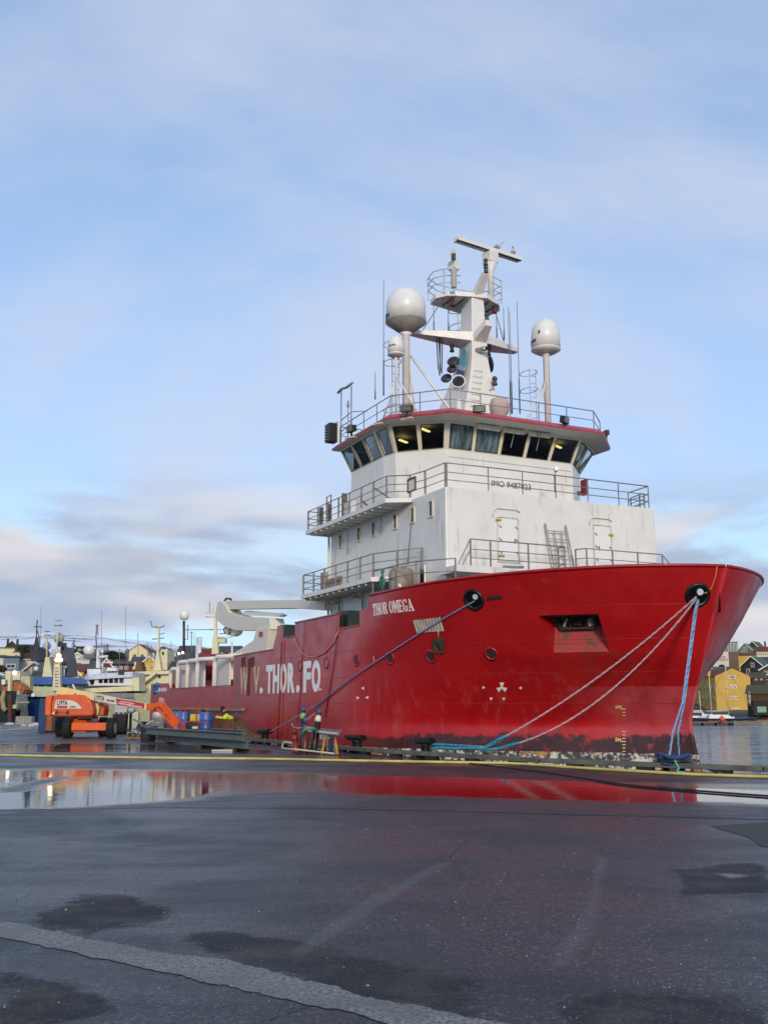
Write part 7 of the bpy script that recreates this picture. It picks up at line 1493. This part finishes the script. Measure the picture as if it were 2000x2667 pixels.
q = W(1816, 1884, Y=162); e = thing('motor_cruiser', 'white motor cruiser with a dark canopy beside the ship\'s stem', 'boat', (q.x, 162, WATER_Z), 0); hullshape(7, 2.5, 1.0, bwht, e); MB().loft([[(x, y, 1.0) for x, y in ((-2.2, -1), (1.4, -.9), (1.4, .9), (-2.2, 1))], [(x, y, 2.0) for x, y in ((-2.0, -.9), (.6, -.7), (.6, .7), (-2.0, .9))]]).build('cabin', bwht, e); MB().b2((-2.3, -1.0, 2.0), (.7, 1.0, 2.12)).build('roof', bwht, e); MB().b2((-2.0, -1.02, 1.35), (.5, -.97, 1.8)).build('side_window', bdk, e)
for px, D, L, lab, m_ in [(1915, 163, 6, 'navy covered boat moored beyond the black pontoon', M('navy_cover', '20305c', .7)), (1962, 165, 8, 'long boat with a red and white striped gunwale at the timber pontoon', M('striped_red', 'a86a68', .6, var=.3)), (1946, 154.5, 4.5, 'grey wooden rowing boat beside the pontoon', M('grey_wood', '77726a', .8, var=.2)), (1983, 155.0, 5.5, 'pale wooden rowing boat pulled alongside', M('pale_wood', '8f8474', .8, var=.2)), (1868, 156.5, 3, 'low red and white skiff beside the orange buoy', M('skiff_red', 'a3423a', .6, var=.2)), (1835, 160, 4.5, 'dark blue covered dinghy by the yachts', M('navy_cover', '20305c', .7))]:
    q = W(px, 1886, Y=D); e = thing('small_boat', lab, 'boat', (q.x, D, WATER_Z), 0, 'small boats at the pontoons'); hullshape(L, 1.7, .55, m_, e); MB().b2((-L * .2, -.7, .5), (L * .2, .7, .62)).build('thwart', M('thwart_wood', '6a5a44', .8), e)
q = W(1884, 1872, Y=151.5); e = thing('mooring_buoy', 'round orange buoy on the edge of the black pontoon', 'buoy', (q.x, 152.2, WATER_Z + .5)); MB().lathe([(.05, 0)] + [(.42 * math.cos(a), .42 + .42 * math.sin(a)) for a in [-1.3, -.9, -.5, -.1, .3, .7, 1.1, 1.4]], (0, 0, 0), 16).build('float', M('buoy_orange', 'd5502a', .5), e); MB().tube([(0, 0, .84), (0, 0, .98)], .06, 8).build('eye', dark, e)
bush(1880, 1742, 1733, 290, 'small bare tree beside the white lettered building', 14, True)
# ================================================================== GULLS ON THE RADAR SCANNER
def gull(px, label, face):
    f = (px - 1187) / (1353 - 1187); q = fs(SC0.lerp(SC1, f) + Vector((0, 0, .085))); e = thing('gull', label, 'gull', q, face, 'gulls on the radar scanner'); e.scale = (1.05, 1.05, 1.05)
    skinned('body', [(-.26, 0, .13), (-.14, 0, .15), (0, 0, .17), (.11, 0, .21), (.15, 0, .28), (.19, 0, .33), (.25, 0, .32)], [(i, i + 1) for i in range(6)], [(.02, .02), (.06, .06), (.085, .085), (.07, .07), (.042, .042), (.048, .048), (.02, .02)], M('gull_white', 'c3c3c4', .7), e, 2)
    MB().lathe([(.016, 0), (.012, .04), (.002, .075)], (.255, 0, .318), 6, (1, 0, -.15)).build('beak', M('gull_beak', 'b08a30', .5), e)
    for s in (-1, 1):
        MB().loft([[(.08, s * .075, .23), (.08, s * .088, .14), (.0, s * .095, .12), (.0, s * .085, .24)], [(-.12, s * .07, .20), (-.12, s * .08, .14), (-.16, s * .07, .13), (-.16, s * .06, .20)], [(-.32, s * .02, .14), (-.32, s * .025, .12), (-.33, s * .02, .12), (-.33, s * .02, .14)]]).build('wing', M('gull_wing', '7c8088', .7), e)
        MB().tube([(.0, s * .035, .10), (.01, s * .035, 0)], .008, 5).build('leg', M('gull_leg', 'a07f70', .6), e)
gull(1294, 'grey-winged gull perched near the middle of the radar scanner', R(-30)); gull(1336, 'gull perched near the tip of the radar scanner', R(-100))
